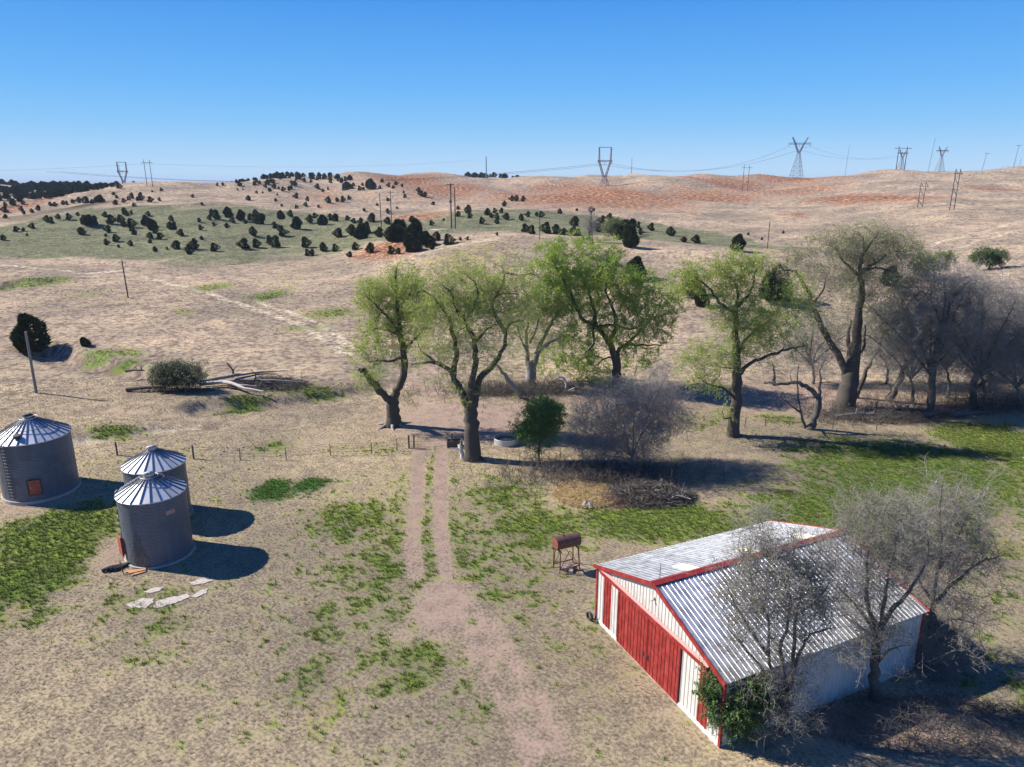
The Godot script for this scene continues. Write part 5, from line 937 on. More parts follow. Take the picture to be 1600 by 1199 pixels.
func grain_bin(label: String, x: float, z: float, r: float, eave: float, roof: float, courses: int, ladder: float, roof_ring: bool, door: float) -> Node3D:
	var o := thing("grain_bin", label, "grain bin", Vector3(x, 0, z), 0.0, "grain bins")
	var around := int(round(TAU * r / 2.1))
	var ch := (eave - 0.12) / courses
	# corrugated wall sheets, course over course, joints staggered and lapped
	for c in courses:
		for k in around:
			var a0 := TAU * (k + 0.5 * (c % 2)) / around
			var a1 := TAU * (k + 1 + 0.5 * (c % 2)) / around + 0.02
			var m: Material = M.bin_sheet[rng.randi() % 3]
			part("wall_sheet", bin_sheet(r + 0.006 * ((k + c) % 2), a0, a1, 0.12 + c * ch - 0.012, 0.12 + (c + 1) * ch, m), o)
	# base ring of concrete
	var b := MB.new()
	b.tube(PackedVector3Array([Vector3(0, -0.2, 0), Vector3(0, 0.13, 0)]), PackedFloat32Array([r + 0.16, r + 0.13]), 40)
	part("base_slab", b.mesh(M.concrete), o)
	# roof panels with a standing rib on each seam
	var n := 22 if r < 2.8 else 28
	var slope := Vector3(-(r + 0.09), roof, 0)
	var top := 0.32
	for k in n:
		var a0 := TAU * k / n
		var a1 := TAU * (k + 1) / n
		var d0 := Vector3(cos(a0), 0, sin(a0))
		var d1 := Vector3(cos(a1), 0, sin(a1))
		var e := Vector3(0, eave - 0.04, 0)
		var t := Vector3(0, eave + roof * (1.0 - top / r), 0)
		b = MB.new()
		var ro := r + 0.1
		b.quad(d1 * top + t, d0 * top + t, d0 * ro + e, d1 * ro + e)
		b.quad(d1 * ro + e, d0 * ro + e, d0 * ro + e - Vector3(0, 0.07, 0), d1 * ro + e - Vector3(0, 0.07, 0))
		part("roof_panel", b.mesh(M.roof_panel[rng.randi() % 3]), o)
		b = MB.new()
		var up := Vector3(0, 0.035, 0)
		b.bar(d0 * (ro + 0.01) + e + up, d0 * top + t + up, 0.04, 0.08)
		part("roof_rib", b.mesh(M.roof_rib), o)
	# cap
	b = MB.new()
	var ty := eave + roof * (1.0 - top / r)
	b.tube(PackedVector3Array([Vector3(0, ty - 0.03, 0), Vector3(0, ty + 0.14, 0)]), PackedFloat32Array([top + 0.06, top + 0.03]), 20)
	var cap := part("cap", b.mesh(M.galv), o)
	b = MB.new()
	b.tube(PackedVector3Array([Vector3(0, ty + 0.18, 0), Vector3(0, ty + 0.24, 0), Vector3(0, ty + 0.3, 0)]), PackedFloat32Array([top + 0.13, top + 0.1, 0.1]), 20)
	part("lid", b.mesh(M.rib if r > 2.8 else M.galv), cap)
	if roof_ring:
		var rr := r * (0.62 if r > 2.8 else 0.42)
		ring(o, "roof_handrail", rr, eave + roof * (1.0 - rr / r) + 0.16, 0.024, M.rib)
		ring(o, "roof_handrail", 0.75 if r > 2.8 else 0.62, eave + roof * (1.0 - 0.65 / r) + 0.18, 0.022, M.galv)
	# ladder up the wall and the roof
	if ladder > -10.0:
		var d := Vector3(cos(ladder), 0, sin(ladder))
		var s := Vector3(-d.z, 0, d.x) * 0.2
		var lad := Node3D.new()
		lad.name = "ladder"
		o.add_child(lad, true)
		for e in [-1.0, 1.0]:
			b = MB.new()
			b.bar(d * (r + 0.14) + s * e + Vector3(0, 0.35, 0), d * (r + 0.14) + s * e + Vector3(0, eave + 0.05, 0), 0.04, 0.04)
			part("rail", b.mesh(M.rib), lad)
		for k in int(eave / 0.31):
			b = MB.new()
			var y := 0.45 + k * 0.31
			b.bar(d * (r + 0.14) - s * 1.2 + Vector3(0, y, 0), d * (r + 0.14) + s * 1.2 + Vector3(0, y, 0), 0.045, 0.045)
			part("rung", b.mesh(M.galv), lad)
		for k in 7:
			b = MB.new()
			var t := 0.12 + k * 0.11
			var q := d * lerpf(r, top, t) + Vector3(0, eave + roof * t * 0.92 + 0.12, 0)
			b.bar(q - s * 1.3, q + s * 1.3, 0.05, 0.05)
			part("roof_rung", b.mesh(M.galv), lad)
	# door
	var d := Vector3(cos(door), 0, sin(door))
	var s := Vector3(-d.z, 0, d.x)
	b = MB.new()
	b.box(Transform3D(Basis(s, Vector3.UP, d), d * (r + 0.03) + Vector3(0, 1.45, 0)), Vector3(0.95, 1.35, 0.16))
	var dr := part("door", b.mesh(M.rust_red), o)
	b = MB.new()
	for e in [-1.0, 1.0]:
		b.box(Transform3D(Basis(s, Vector3.UP, d), d * (r + 0.1) + s * 0.5 * e + Vector3(0, 1.45, 0)), Vector3(0.07, 1.5, 0.12))
		b.box(Transform3D(Basis(s, Vector3.UP, d), d * (r + 0.1) + Vector3(0, 1.45 + 0.71 * e, 0)), Vector3(0.93, 0.07, 0.11))
	part("frame", b.mesh(M.rib), dr)
	b = MB.new()
	b.box(Transform3D(Basis(s, Vector3.UP, d), d * (r + 0.13) + s * 0.3 + Vector3(0, 1.45, 0)), Vector3(0.05, 0.2, 0.05))
	part("latch", b.mesh(M.galv), dr)
	return o

func build_bins() -> void:
	rng.seed = 21
	var a := grain_bin("rust stained grain bin with a leaning red door panel at its side", -27.53, -49.87, 2.39, 5.35, 1.34, 6, 3.0, true, 2.62)
	# worn red maker's plates high on the wall
	for s in [0.62, 2.75]:
		var b := MB.new()
		var d := Vector3(cos(s), 0, sin(s))
		b.box(Transform3D(Basis(Vector3(-d.z, 0, d.x), Vector3.UP, d), d * 2.405 + Vector3(0, 4.2, 0)), Vector3(0.72, 0.34, 0.03))
		var p := part("painted_plate", b.mesh(M.faded_red), a)
		tag(p, "small faded red painted plate")
	# rust and grain dust that ran down the front sheets, each run its own length
	var run_ := MB.new()
	for k in 30:
		var a0 := 1.42 + k * 0.022
		var mid_ := 1.0 - absf(k - 13.0) / 17.0
		var y1 := 0.5 + mid_ * rng.randf_range(1.4, 3.0)
		var y0 := maxf(0.14, rng.randf_range(-0.6, 0.6) - mid_)
		if y1 - y0 < 0.3: continue
		var d0 := Vector3(cos(a0), 0, sin(a0)) * 2.404
		var d1 := Vector3(cos(a0 + 0.024), 0, sin(a0 + 0.024)) * 2.404
		run_.quad(d1 + Vector3(0, y0, 0), d1 + Vector3(0, y1 - rng.randf_range(0, .15), 0), d0 + Vector3(0, y1, 0), d0 + Vector3(0, y0, 0))
	tag(part("rust_stain", run_.mesh(M.bin_stained), a), "dark olive brown stain running down the wall")
	var lid := MB.new()
	lid.box(Transform3D(Basis().rotated(Vector3.UP, -2.35), Vector3(-2.22, 1.35, 1.35)), Vector3(0.08, 1.5, 0.9))
	tag(part("door_panel", lid.mesh(M.rust_red), a), "orange red door panel swung open")
	grain_bin("plain grain bin partly hidden behind the rust stained one", -30.5, -56.3, 2.42, 5.0, 1.34, 6, -99.0, false, 2.3)
	var c := grain_bin("widest grain bin, with wall ladder, roof handrail and rusty door", -44.43, -61.85, 3.08, 5.58, 1.78, 7, 1.75, true, 1.12)
	var b := MB.new()
	b.tube(PackedVector3Array([Vector3(0.35, 6.05, 2.35), Vector3(0.37, 6.3, 2.4)]), PackedFloat32Array([0.3, 0.28]), 14)
	part("roof_hatch", b.mesh(M.rib), c)
	# planks in front of the stained bin, tubing, stake
	for k in 3:
		var pl := MB.new()
		pl.bx(Vector3.ZERO, Vector3(1.3 - k * 0.15, 0.05, 0.24))
		var o := part(numbered("plank"), pl.mesh(M.plank), self, Transform3D(Basis().rotated(Vector3.UP, 0.25 + k * 0.22), Vector3(-28.1 + k * 0.2, 0.06 + 0.06 * (k % 2), -47.0 + k * 0.18 - 0.15)))
		tag(o, "loose orange brown plank lying below the stained bin", "plank", "planks by the bin")
	for k in 4:
		var t := MB.new()
		var p := PackedVector3Array()
		var q := PackedFloat32Array()
		for s in 25:
			p.append(Vector3(-0.75 + s * 0.0625, 0.06 * sin(s * 0.2 + k), 0)); q.append(0.125 if s % 2 else 0.15)
		t.tube(p, q, 10)
		var o := part(numbered("black_tube"), t.mesh(M.black_plastic), self, Transform3D(Basis().rotated(Vector3.UP, 0.75 + 0.07 * k), Vector3(-29.95 + k * 0.24, 0.14, -47.45 - k * 0.1)))
		tag(o, "short black ribbed drain tube lying beside the stained bin", "tube", "black tubes by the bin")
	b = MB.new()
	b.rod(Vector3(0, -0.2, 0), Vector3(-0.12, 1.05, 0), 0.035, 0.03, 6)
	tag(part("stake", b.mesh(M.rust), self, Transform3D(Basis(), Vector3(-28.8, 0, -46.78))), "thin rusty stake leaning in front of the stained bin", "stake")
	# exposed concrete of an old bin floor, ringed by grass
	var pad := thing("concrete_pad", "broken pale concrete pad showing through the grass", "concrete pad", Vector3(-24.24, 0, -43.35))
	var shapes := [[-2.4, .55, -1.5, -.2, -.75, -.15, -.55, .3, -.7, 1.0, -1.7, .95], [-.35, .2, .4, -.35, 1.4, -.75, 1.7, -.3, 1.3, .1, .75, .6, .35, 1.0, -.3, .95], [1.75, -.35, 2.1, -1.2, 2.55, -1.35, 2.65, -.8, 2.2, -.3], [-1.9, -1.0, -1.3, -1.55, -.7, -1.5, -.8, -1.0, -1.5, -.8], [.9, -2.1, 1.5, -2.75, 2.5, -2.5, 2.1, -2.1, 1.3, -1.85]]
	for s in shapes:
		var poly := PackedVector2Array()
		for k in range(0, s.size(), 2):
			poly.append(Vector2(s[k], s[k + 1]))
		var fine := PackedVector2Array()
		for k in poly.size():
			var p0 := poly[k]
			var p1 := poly[(k + 1) % poly.size()]
			for q in 4: fine.append(p0.lerp(p1, q / 4.0) + Vector2(rng.randf_range(-.06, .06), rng.randf_range(-.06, .06)))
		var idx := Geometry2D.triangulate_polygon(fine)
		var mb := MB.new()
		for k in range(0, idx.size(), 3):
			var q0 := Vector3(fine[idx[k]].x, 0.045, fine[idx[k]].y)
			var q1 := Vector3(fine[idx[k + 1]].x, 0.045, fine[idx[k + 1]].y)
			var q2 := Vector3(fine[idx[k + 2]].x, 0.045, fine[idx[k + 2]].y)
			if (q2 - q0).cross(q1 - q0).y < 0: mb.tri(q0, q2, q1)
			else: mb.tri(q0, q1, q2)
		for k in fine.size():
			var p0 := fine[k]
			var p1 := fine[(k + 1) % fine.size()]
			mb.quad(Vector3(p0.x, -0.05, p0.y), Vector3(p0.x, 0.045, p0.y), Vector3(p1.x, 0.045, p1.y), Vector3(p1.x, -0.05, p1.y))
		part("slab", mb.mesh(M.concrete), pad)

# ---------------------------------------------------------------- metal shed
# a ribbed sheet in the xy plane, ribs along y, top edge sloping from h0 to h1
func ribbed(w: float, h0: float, h1: float, m: Material, pitch := 0.305, rib := 0.028, y0 := 0.0) -> ArrayMesh:
	var xs := PackedFloat32Array([0.0])
	var zs := PackedFloat32Array([0.0])
	var x := 0.06
	while x + 0.09 < w:
		for q in [[0.0, 0.0], [0.02, rib], [0.065, rib], [0.085, 0.0]]:
			xs.append(x + q[0]); zs.append(q[1])
		x += pitch
	xs.append(w); zs.append(0.0)
	var b := MB.new()
	for k in xs.size() - 1:
		var t0 := lerpf(h0, h1, xs[k] / w)
		var t1 := lerpf(h0, h1, xs[k + 1] / w)
		b.quad(Vector3(xs[k], y0, zs[k]), Vector3(xs[k], t0, zs[k]), Vector3(xs[k + 1], t1, zs[k + 1]), Vector3(xs[k + 1], y0, zs[k + 1]))
	b.quad(Vector3(w, y0, -0.02), Vector3(w, h1, -0.02), Vector3(0, h0, -0.02), Vector3(0, y0, -0.02))
	return b.mesh(m)

func build_shed() -> void:
	rng.seed = 31
	var o := thing("metal_shed", "red and white ribbed metal shed with sliding double doors", "shed", Vector3(5.6, 0, -41.1), atan2(-0.9095, 0.4158))
	var W := 12.19
	var Ln := 14.63
	var E := 4.0
	var P := 6.1
	var b := MB.new()
	b.bx(Vector3(W / 2, 0.0, -Ln / 2), Vector3(W - 0.1, 0.16, Ln - 0.1))
	part("floor_slab", b.mesh(M.concrete), o)
	b = MB.new()
	b.bx(Vector3(W / 2, 0.09, 0.03), Vector3(W + 0.1, 0.2, 0.1))
	part("base_trim", b.mesh(M.white_metal), o)
	var top := func(x: float) -> float: return E + (P - E) * (1.0 - absf(x - W / 2) / (W / 2)) - 0.05
	# front wall: white and red strips below the door track, white gable above
	var strips := [[0.0, 0.78, 0], [0.78, 1.68, 1], [1.68, 2.7, 0], [8.78, 10.3, 0], [10.3, 11.16, 1], [11.16, W, 0]]
	for s in strips:
		part("wall_panel", ribbed(s[1] - s[0], 3.96, 3.96, M.shed_red[0] if s[2] else M.white_panel[rng.randi() % 2]), o, Transform3D(Basis(), Vector3(s[0], 0.02, 0)))
	for s in [[2.7, 3.76], [3.76, 4.72], [4.72, 5.72], [5.72, 6.74], [6.74, 7.76], [7.76, 8.78]]:
		part("wall_panel", ribbed(s[1] - s[0], 0.4, 0.4, M.white_panel[0]), o, Transform3D(Basis(), Vector3(s[0], 3.56, -0.02)))
	var x := 0.0
	while x < W - 0.1:
		var x1 := minf(x + 0.914, W / 2 if x < W / 2 - 0.05 else W)
		part("gable_panel", ribbed(x1 - x, top.call(x) - 3.97, top.call(x1) - 3.97, M.white_panel[rng.randi() % 2]), o, Transform3D(Basis(), Vector3(x, 3.97, 0.0)))
		x = x1
	for k in 2:
		var x0: float = [2.66, 5.735][k]
		var door := Node3D.new()
		door.name = "sliding_door"
		o.add_child(door, true)
		for q in 3:
			part("door_panel", ribbed(1.012, 3.62, 3.62, M.shed_red[rng.randi() % 2]), door, Transform3D(Basis(), Vector3(x0 + q * 1.014, 0.12, 0.1)))
		b = MB.new()
		b.bx(Vector3(x0 + 1.52, 0.13, 0.09), Vector3(3.04, 0.1, 0.07)); b.bx(Vector3(x0 + 1.52, 3.72, 0.09), Vector3(3.04, 0.1, 0.07))
		b.bx(Vector3(x0 + 0.02, 1.9, 0.1), Vector3(0.06, 3.5, 0.1)); b.bx(Vector3(x0 + 3.02, 1.9, 0.1), Vector3(0.06, 3.5, 0.1))
		part("door_frame", b.mesh(M.shed_red[1]), door)
		b = MB.new()
		b.bx(Vector3(x0 + (2.86 if k == 0 else 0.18), 1.15, 0.17), Vector3(0.05, 0.35, 0.06))
		part("handle", b.mesh(M.rib), door)
	b = MB.new()
	b.bx(Vector3(5.85, 3.93, 0.16), Vector3(10.4, 0.2, 0.2))
	part("door_track", b.mesh(M.shed_red[0]), o)
	b = MB.new()
	b.box(Transform3D(Basis().rotated(Vector3.RIGHT, 0.5), Vector3(5.85, 4.07, 0.13)), Vector3(10.42, 0.025, 0.17))
	part("track_cover", b.mesh(M.pale_red), o)
	# other walls
	for k in 16:
		var z := -Ln + k * Ln / 16
		part("wall_panel", ribbed(Ln / 16, E - 0.05, E - 0.05, M.white_panel[rng.randi() % 2]), o, Transform3D(Basis(Vector3(0, 0, -1), Vector3.UP, Vector3(1, 0, 0)), Vector3(W, 0.0, z + Ln / 16)))
		part("wall_panel", ribbed(Ln / 16, E - 0.05, E - 0.05, M.white_panel[rng.randi() % 2]), o, Transform3D(Basis(Vector3(0, 0, 1), Vector3.UP, Vector3(-1, 0, 0)), Vector3(0, 0.0, z)))
	x = 0.0
	while x < W - 0.1:
		var x1 := minf(x + 0.914, W / 2 if x < W / 2 - 0.05 else W)
		part("wall_panel", ribbed(x1 - x, top.call(x1), top.call(x), M.white_panel[0]), o, Transform3D(Basis(Vector3(-1, 0, 0), Vector3.UP, Vector3(0, 0, -1)), Vector3(x1, 0, -Ln)))
		x = x1
	# corner and rake trim
	for c in [[0.0, 0.0], [W, 0.0], [W, -Ln], [0.0, -Ln]]:
		b = MB.new()
		b.bx(Vector3(c[0], E / 2, c[1] + 0.01), Vector3(0.15, E - 0.06, 0.15))
		part("corner_trim", b.mesh(M.shed_red[0]), o)
	var over := 0.18
	var run := W / 2 + over
	var rise := (P - E) * run / (W / 2)
	var sl := sqrt(run * run + rise * rise)
	var ang := atan2(rise, run)
	for e in [-1.0, 1.0]:
		for zz in [0.2, -Ln - 0.2]:
			b = MB.new()
			b.bar(Vector3(W / 2 + e * run, P - rise, zz), Vector3(W / 2, P, zz), 0.06, 0.26)
			part("rake_trim", b.mesh(M.shed_red[0]), o)
		var n := 16
		for k in n:
			var wd := (Ln + 0.4) / n
			var z := 0.2 - k * wd
			var m: Material = M.shed_roof[rng.randi() % 4]
			var t: Transform3D
			if e < 0:
				var up := Vector3(cos(ang), sin(ang), 0)
				t = Transform3D(Basis(Vector3(0, 0, 1), up, Vector3(0, 0, 1).cross(up)), Vector3(W / 2 - run, P - rise + 0.06, z - wd))
			else:
				var up := Vector3(-cos(ang), sin(ang), 0)
				t = Transform3D(Basis(Vector3(0, 0, -1), up, Vector3(0, 0, -1).cross(up)), Vector3(W / 2 + run, P - rise + 0.06, z))
			if e < 0 and (k == 3 or k == 8 or k == 13):
				part("roof_panel", ribbed(wd, sl - 2.15, sl - 2.15, m, 0.31, 0.022), o, t)
				t.origin += t.basis.y * (sl - 2.15)
				tag(part("skylight_panel", ribbed(wd, 1.75, 1.75, M.skylight, 0.31, 0.022), o, t), "cream translucent skylight panel")
				t.origin += t.basis.y * 1.75
				part("roof_panel", ribbed(wd, 0.4, 0.4, m, 0.31, 0.022), o, t)
			else:
				part("roof_panel", ribbed(wd, sl, sl, m, 0.31, 0.022), o, t)
	for k in 5:
		b = MB.new()
		var z0 := 0.22 - k * (Ln + 0.44) / 5
		var z1 := z0 - (Ln + 0.44) / 5
		for e in [-1.0, 1.0]:
			var up := Vector3(e * cos(ang), -sin(ang), 0)
			b.box(Transform3D(Basis(up, up.cross(Vector3(0, 0, 1)) * -1.0, Vector3(0, 0, 1)).orthonormalized(), Vector3(W / 2, P + 0.15, (z0 + z1) / 2) + up * 0.13), Vector3(0.29, 0.02, z0 - z1 - 0.01))
		part("ridge_cap", b.mesh(M.shed_red[0]), o)
	b = MB.new()
	b.rod(Vector3(W / 2 - 0.3, P, -0.5), Vector3(W / 2 - 0.3, P + 1.0, -0.5), 0.02, 0.015, 6)
	b.rod(Vector3(W / 2 - 0.55, P + 0.45, -0.5), Vector3(W / 2 - 0.05, P + 0.45, -0.5), 0.012, 0.012, 6)
	part("lightning_rod", b.mesh(M.rib), o)
	b = MB.new()
	b.bx(Vector3(W / 2, 5.15, 0.06), Vector3(0.12, 0.2, 0.1))
	b.rod(Vector3(W / 2, 5.1, 0.1), Vector3(W / 2, 5.05, 0.22), 0.04, 0.07, 10)
	part("yard_lamp", b.mesh(M.galv), o)
	# old tyre leaning at the corner
	b = MB.new()
	var p := PackedVector3Array()
	var r := PackedFloat32Array()
	for k in 25:
		p.append(Vector3(0, 0.33 + sin(k * TAU / 24) * 0.24, cos(k * TAU / 24) * 0.24)); r.append(0.09)
	b.tube(p, r, 8, false)
	tag(part("old_tyre", b.mesh(M.black_plastic), self, Transform3D(Basis().rotated(Vector3.UP, 0.6), Vector3(5.15, -0.02, -41.0))), "black tyre leaning at the left corner of the shed", "tyre")

# ---------------------------------------------------------------- yard things
func fuel_tank() -> void:
	var st := thing("tank_stand", "rusty open frame stand under the fuel tank", "stand", Vector3(4.09, 0, -47.59), 0.42)
	for x in [-0.75, 0.75]:
		for z in [-0.42, 0.42]:
			var b := MB.new()
			b.bar(Vector3(x * 1.12, -0.05, z * 1.25), Vector3(x, 1.72, z), 0.07, 0.07)
			part("leg", b.mesh(M.rust), st)
	for z in [-0.5, 0.5]:
		var b := MB.new()
		b.bar(Vector3(-0.85, 0.3, z), Vector3(0.85, 0.3, z), 0.06, 0.08)
		part("rail", b.mesh(M.rust), st)
		b = MB.new()
		b.bar(Vector3(-0.8, 0.3, z), Vector3(0.0, 1.65, z * 0.86), 0.035, 0.035)
		b.bar(Vector3(0.8, 0.3, z), Vector3(0.0, 1.65, z * 0.86), 0.035, 0.035)
		part("brace", b.mesh(M.rust), st)
	for x in [-0.75, 0.75]:
		var b := MB.new()
		b.bar(Vector3(x, 1.72, -0.5), Vector3(x, 1.72, 0.5), 0.1, 0.08)
		part("cradle", b.mesh(M.rust), st)
	var t := thing("fuel_tank", "brown red cylindrical fuel tank lying on its rusty stand", "tank", Vector3(4.09, 1.76, -47.59), 0.42)
	var b := MB.new()
	b.tube(PackedVector3Array([Vector3(-0.97, 0.5, 0), Vector3(-0.95, 0.5, 0), Vector3(0.95, 0.5, 0), Vector3(0.97, 0.5, 0)]), PackedFloat32Array([0.47, 0.5, 0.5, 0.47]), 28)
	part("shell", b.mesh(M.tank_brown), t)
	for e in [-1.0, 1.0]:
		b = MB.new()
		b.tube(PackedVector3Array([Vector3(0.965 * e, 0.5, 0), Vector3(0.985 * e, 0.5, 0)]), PackedFloat32Array([0.46, 0.45]), 28)
		part("end_disc", b.mesh(M.tank_red), t)
	b = MB.new()
	b.rod(Vector3(-0.3, 0.98, 0), Vector3(-0.3, 1.08, 0), 0.06, 0.06, 10)
	part("filler_cap", b.mesh(M.rib), t)
	b = MB.new()
	b.rod(Vector3(-0.98, 0.12, 0), Vector3(-1.15, 0.12, 0), 0.03, 0.03, 8)
	b.rod(Vector3(-1.12, 0.12, 0), Vector3(-1.14, -1.2, 0.05), 0.025, 0.02, 8)
	part("hose", b.mesh(M.black_plastic), t)
	for k in 5:
		var s := MB.new()
		var a := k * 1.3
		s.box(Transform3D(Basis().rotated(Vector3.UP, a), Vector3(4.3 + 0.35 * cos(a), 0.1, -47.3 + 0.3 * sin(a))), Vector3(0.5, 0.22, 0.28))
		tag(part(numbered("scrap_piece"), s.mesh(M.galv if k % 2 else M.rust), self), "scrap metal piece lying under the fuel tank stand", "scrap", "scrap under the tank stand")

func log_shape(p: PackedVector3Array, r0: float, r1: float, m: Material, called: String, label: String, group := "") -> void:
	var o := thing(called, label, "log", p[0], 0.0, group)
	var q := PackedVector3Array()
	for v in p: q.append(v - p[0])
	q = smooth_path(q, 3, r0 * 0.12)
	var r := PackedFloat32Array()
	for k in q.size(): r.append(lerpf(r0, r1, float(k) / (q.size() - 1)) * rng.randf_range(0.9, 1.1))
	var b := MB.new()
	b.tube(q, r, 8)
	part("stem", b.mesh(m), o)
	for s in 3:
		var k := 2 + rng.randi() % maxi(1, q.size() - 3)
		b = MB.new()
		var d := (rv() + Vector3(0, 0.8, 0)).normalized() * rng.randf_range(0.5, 1.6) * (r0 * 3.0 + 0.3)
		b.tube(PackedVector3Array([q[k], q[k] + d * 0.5 + rv(0.1), q[k] + d]), PackedFloat32Array([r[k] * 0.5, r[k] * 0.35, 0.015]), 6)
		part("branch_stub", b.mesh(m), o)

func heap(called: String, label: String, category: String, x: float, z: float, rx: float, rz: float, h: float, n: int, m: Material, len_: float, rad: float, curl := 0.2) -> void:
	var b := MB.new()
	for k in n:
		var a := rng.randf() * TAU
		var t := sqrt(rng.randf())
		var px := x + cos(a) * rx * t
		var pz := z + sin(a) * rz * t
		var py := height(px, pz) + h * (1.0 - t * t) * rng.randf()
		var d := Vector3(rng.randf_range(-1, 1), rng.randf_range(-0.25, 0.45), rng.randf_range(-1, 1)).normalized() * len_ * rng.randf_range(0.4, 1.2)
		var c := Vector3(px, py, pz)
		var r := rad * rng.randf_range(0.5, 1.4)
		b.tube(PackedVector3Array([c - d * 0.5, c + rv(curl * len_ * 0.4), c + d * 0.5]), PackedFloat32Array([r, r * 0.8, r * 0.3]), 3, false)
	var o := part(numbered(called), b.mesh(m), self)
	tag(o, label, category, "", "stuff")

func build_yard() -> void:
	rng.seed = 51
	fuel_tank()
	# straw, rock and brush
	var mound := MB.new()
	for j in 8:
		for k in 18:
			var f := func(jj: int, kk: int) -> Vector3:
				var a := kk * TAU / 18.0
				var t := jj / 8.0
				return Vector3(cos(a) * 2.8 * t * (1.0 + 0.2 * sin(3 * a)), 0.42 * pow(cos(t * PI / 2), 0.8) * (1.0 + 0.45 * sin(a * 4 + t * 5)) - 0.06, sin(a) * 2.8 * t * (1.0 + 0.15 * cos(2 * a)))
			mound.quad(f.call(j, k), f.call(j, k + 1), f.call(j + 1, k + 1), f.call(j + 1, k))
	var straw := thing("straw_pile", "loose golden straw pile at the edge of the brush", "straw pile", Vector3(6.9, 0, -60.6))
	part("heap", mound.mesh(M.straw), straw)
	var sb := MB.new()
	for k in 4200:
		var a := rng.randf() * TAU
		var t := sqrt(rng.randf())
		var c := Vector3(cos(a) * 3.1 * t, 0.42 * pow(cos(t * PI / 2), 0.8) + rng.randf_range(0.0, 0.22), sin(a) * 3.0 * t)
		var d := Vector3(rng.randf_range(-1, 1), rng.randf_range(-0.3, 0.4), rng.randf_range(-1, 1)).normalized() * rng.randf_range(0.15, 0.4)
		sb.tube(PackedVector3Array([c - d, c + rv(0.05), c + d]), PackedFloat32Array([0.012, 0.014, 0.008]), 3, false)
	tag(part("loose_straw", sb.mesh(M.straw), straw), "", "", "", "stuff")
	var rk := MB.new()
	for j in 6:
		for k in 12:
			var f := func(jj: int, kk: int) -> Vector3:
				var a := (kk % 12) * TAU / 12.0
				var t := jj / 6.0
				var w := 1.0 + 0.16 * sin(a * 2 + 1.0) + 0.1 * sin(a * 5 + jj)
				return Vector3(cos(a) * sin(t * PI / 2) * 0.55 * w, 0.5 * cos(t * PI / 2) * w - 0.05, sin(a) * sin(t * PI / 2) * 0.45 * w)
			rk.quad(f.call(j, k), f.call(j, k + 1), f.call(j + 1, k + 1), f.call(j + 1, k))
	tag(part("boulder", rk.mesh(M.stone), self, Transform3D(Basis(), Vector3(6.75, 0, -58.1))), "grey boulder in front of the straw pile", "boulder")
	heap("brush_pile", "tangled dark brush pile of cut branches beside the straw", "brush pile", 12.4, -60.0, 4.6, 2.4, 1.6, 1900, M.dead_twig, 1.6, 0.028)
	heap("brush_pile", "heap of reddish dry twigs between the straw and the dark brush", "brush pile", 9.3, -59.0, 1.6, 1.5, 0.9, 700, M.red_twig, 0.9, 0.01)
	heap("brush_pile", "jumble of fallen limbs heaped below the pale barked cottonwood", "brush pile", -0.5, -92.0, 6.5, 1.8, 0.9, 700, M.dead_twig, 1.8, 0.035)
	heap("brush_pile", "dead limbs and litter heaped under the gnarled cottonwood and thicket", "brush pile", 47.0, -84.5, 9.0, 3.0, 0.9, 900, M.dead_twig, 2.0, 0.035)
	heap("brush_pile", "small dark brush heap around the upturned white root", "brush pile", 7.5, -93.0, 2.2, 1.4, 1.3, 450, M.dead_twig, 1.4, 0.025)
	heap("brush_pile", "fine dead branches lying at the crown end of the fallen tree", "brush pile", -35.0, -98.3, 5.5, 2.6, 1.1, 900, M.dead_twig, 2.4, 0.035)
	heap("brush_pile", "black litter and sticks under the olive bush", "brush pile", -46.5, -95.0, 5.0, 1.0, 0.6, 420, M.dead_twig, 1.2, 0.03)
	heap("brush_pile", "drooping dead brush along the foot of the shed side wall", "brush pile", 22.5, -31.5, 7.0, 2.2, 1.2, 1500, M.dead_twig, 1.5, 0.012)
	for k in 7:
		var x := rng.randf_range(11.5, 15.5)
		var z := rng.randf_range(-60.5, -58.6)
		log_shape(PackedVector3Array([Vector3(x, 0.35, z), Vector3(x + 0.9, 0.7, z - 0.3), Vector3(x + 2.0, 0.55, z + rng.randf_range(-.8, .4))]), 0.1, 0.04, M.pale_wood if k < 4 else M.bark, "cut_branch", "pale cut branch poking out of the dark brush pile", "branches in the brush pile")
	# fallen tree on the slope: three bleached stems and a stub
	var ft := thing("fallen_tree", "big bleached fallen tree with forked stems beside the olive bush", "fallen tree", Vector3(-44.2, 0.0, -96.6))
	for st_ in [[[0, .4, 0, 3.7, .75, 0, 7.2, .5, 2.4, 10.2, .35, 3.4], .32, .12, M.pale_wood], [[-.3, .5, -1, 3.2, .9, -2.2, 7.2, 1.1, -3.8, 11.2, 1.0, -5], .3, .05, M.grey_wood], [[1.2, .4, -.4, 5.7, .8, -.9, 10.2, .8, -.6, 14.7, .6, -.4], .28, .04, M.grey_wood], [[4.7, .8, -.8, 7.7, 1.4, -1.6, 10.0, 1.2, -2.4], .2, .04, M.bark], [[3.6, .7, .2, 6.5, .6, 1.4, 8.5, .5, 1.2], .22, .05, M.pale_wood], [[7.5, .8, -.8, 7.8, 1.6, -.7, 7.2, 2.3, -.8], .12, .03, M.bark]]:
		var q := PackedVector3Array()
		for k in range(0, st_[0].size(), 3): q.append(Vector3(st_[0][k], st_[0][k + 1], st_[0][k + 2]))
		q = smooth_path(q, 4, 0.07)
		var r := PackedFloat32Array()
		for k in q.size(): r.append(lerpf(st_[1], st_[2], float(k) / (q.size() - 1)) * rng.randf_range(0.85, 1.15))
		var b := MB.new()
		b.tube(q, r, 8)
		part("stem", b.mesh(st_[3]), ft)
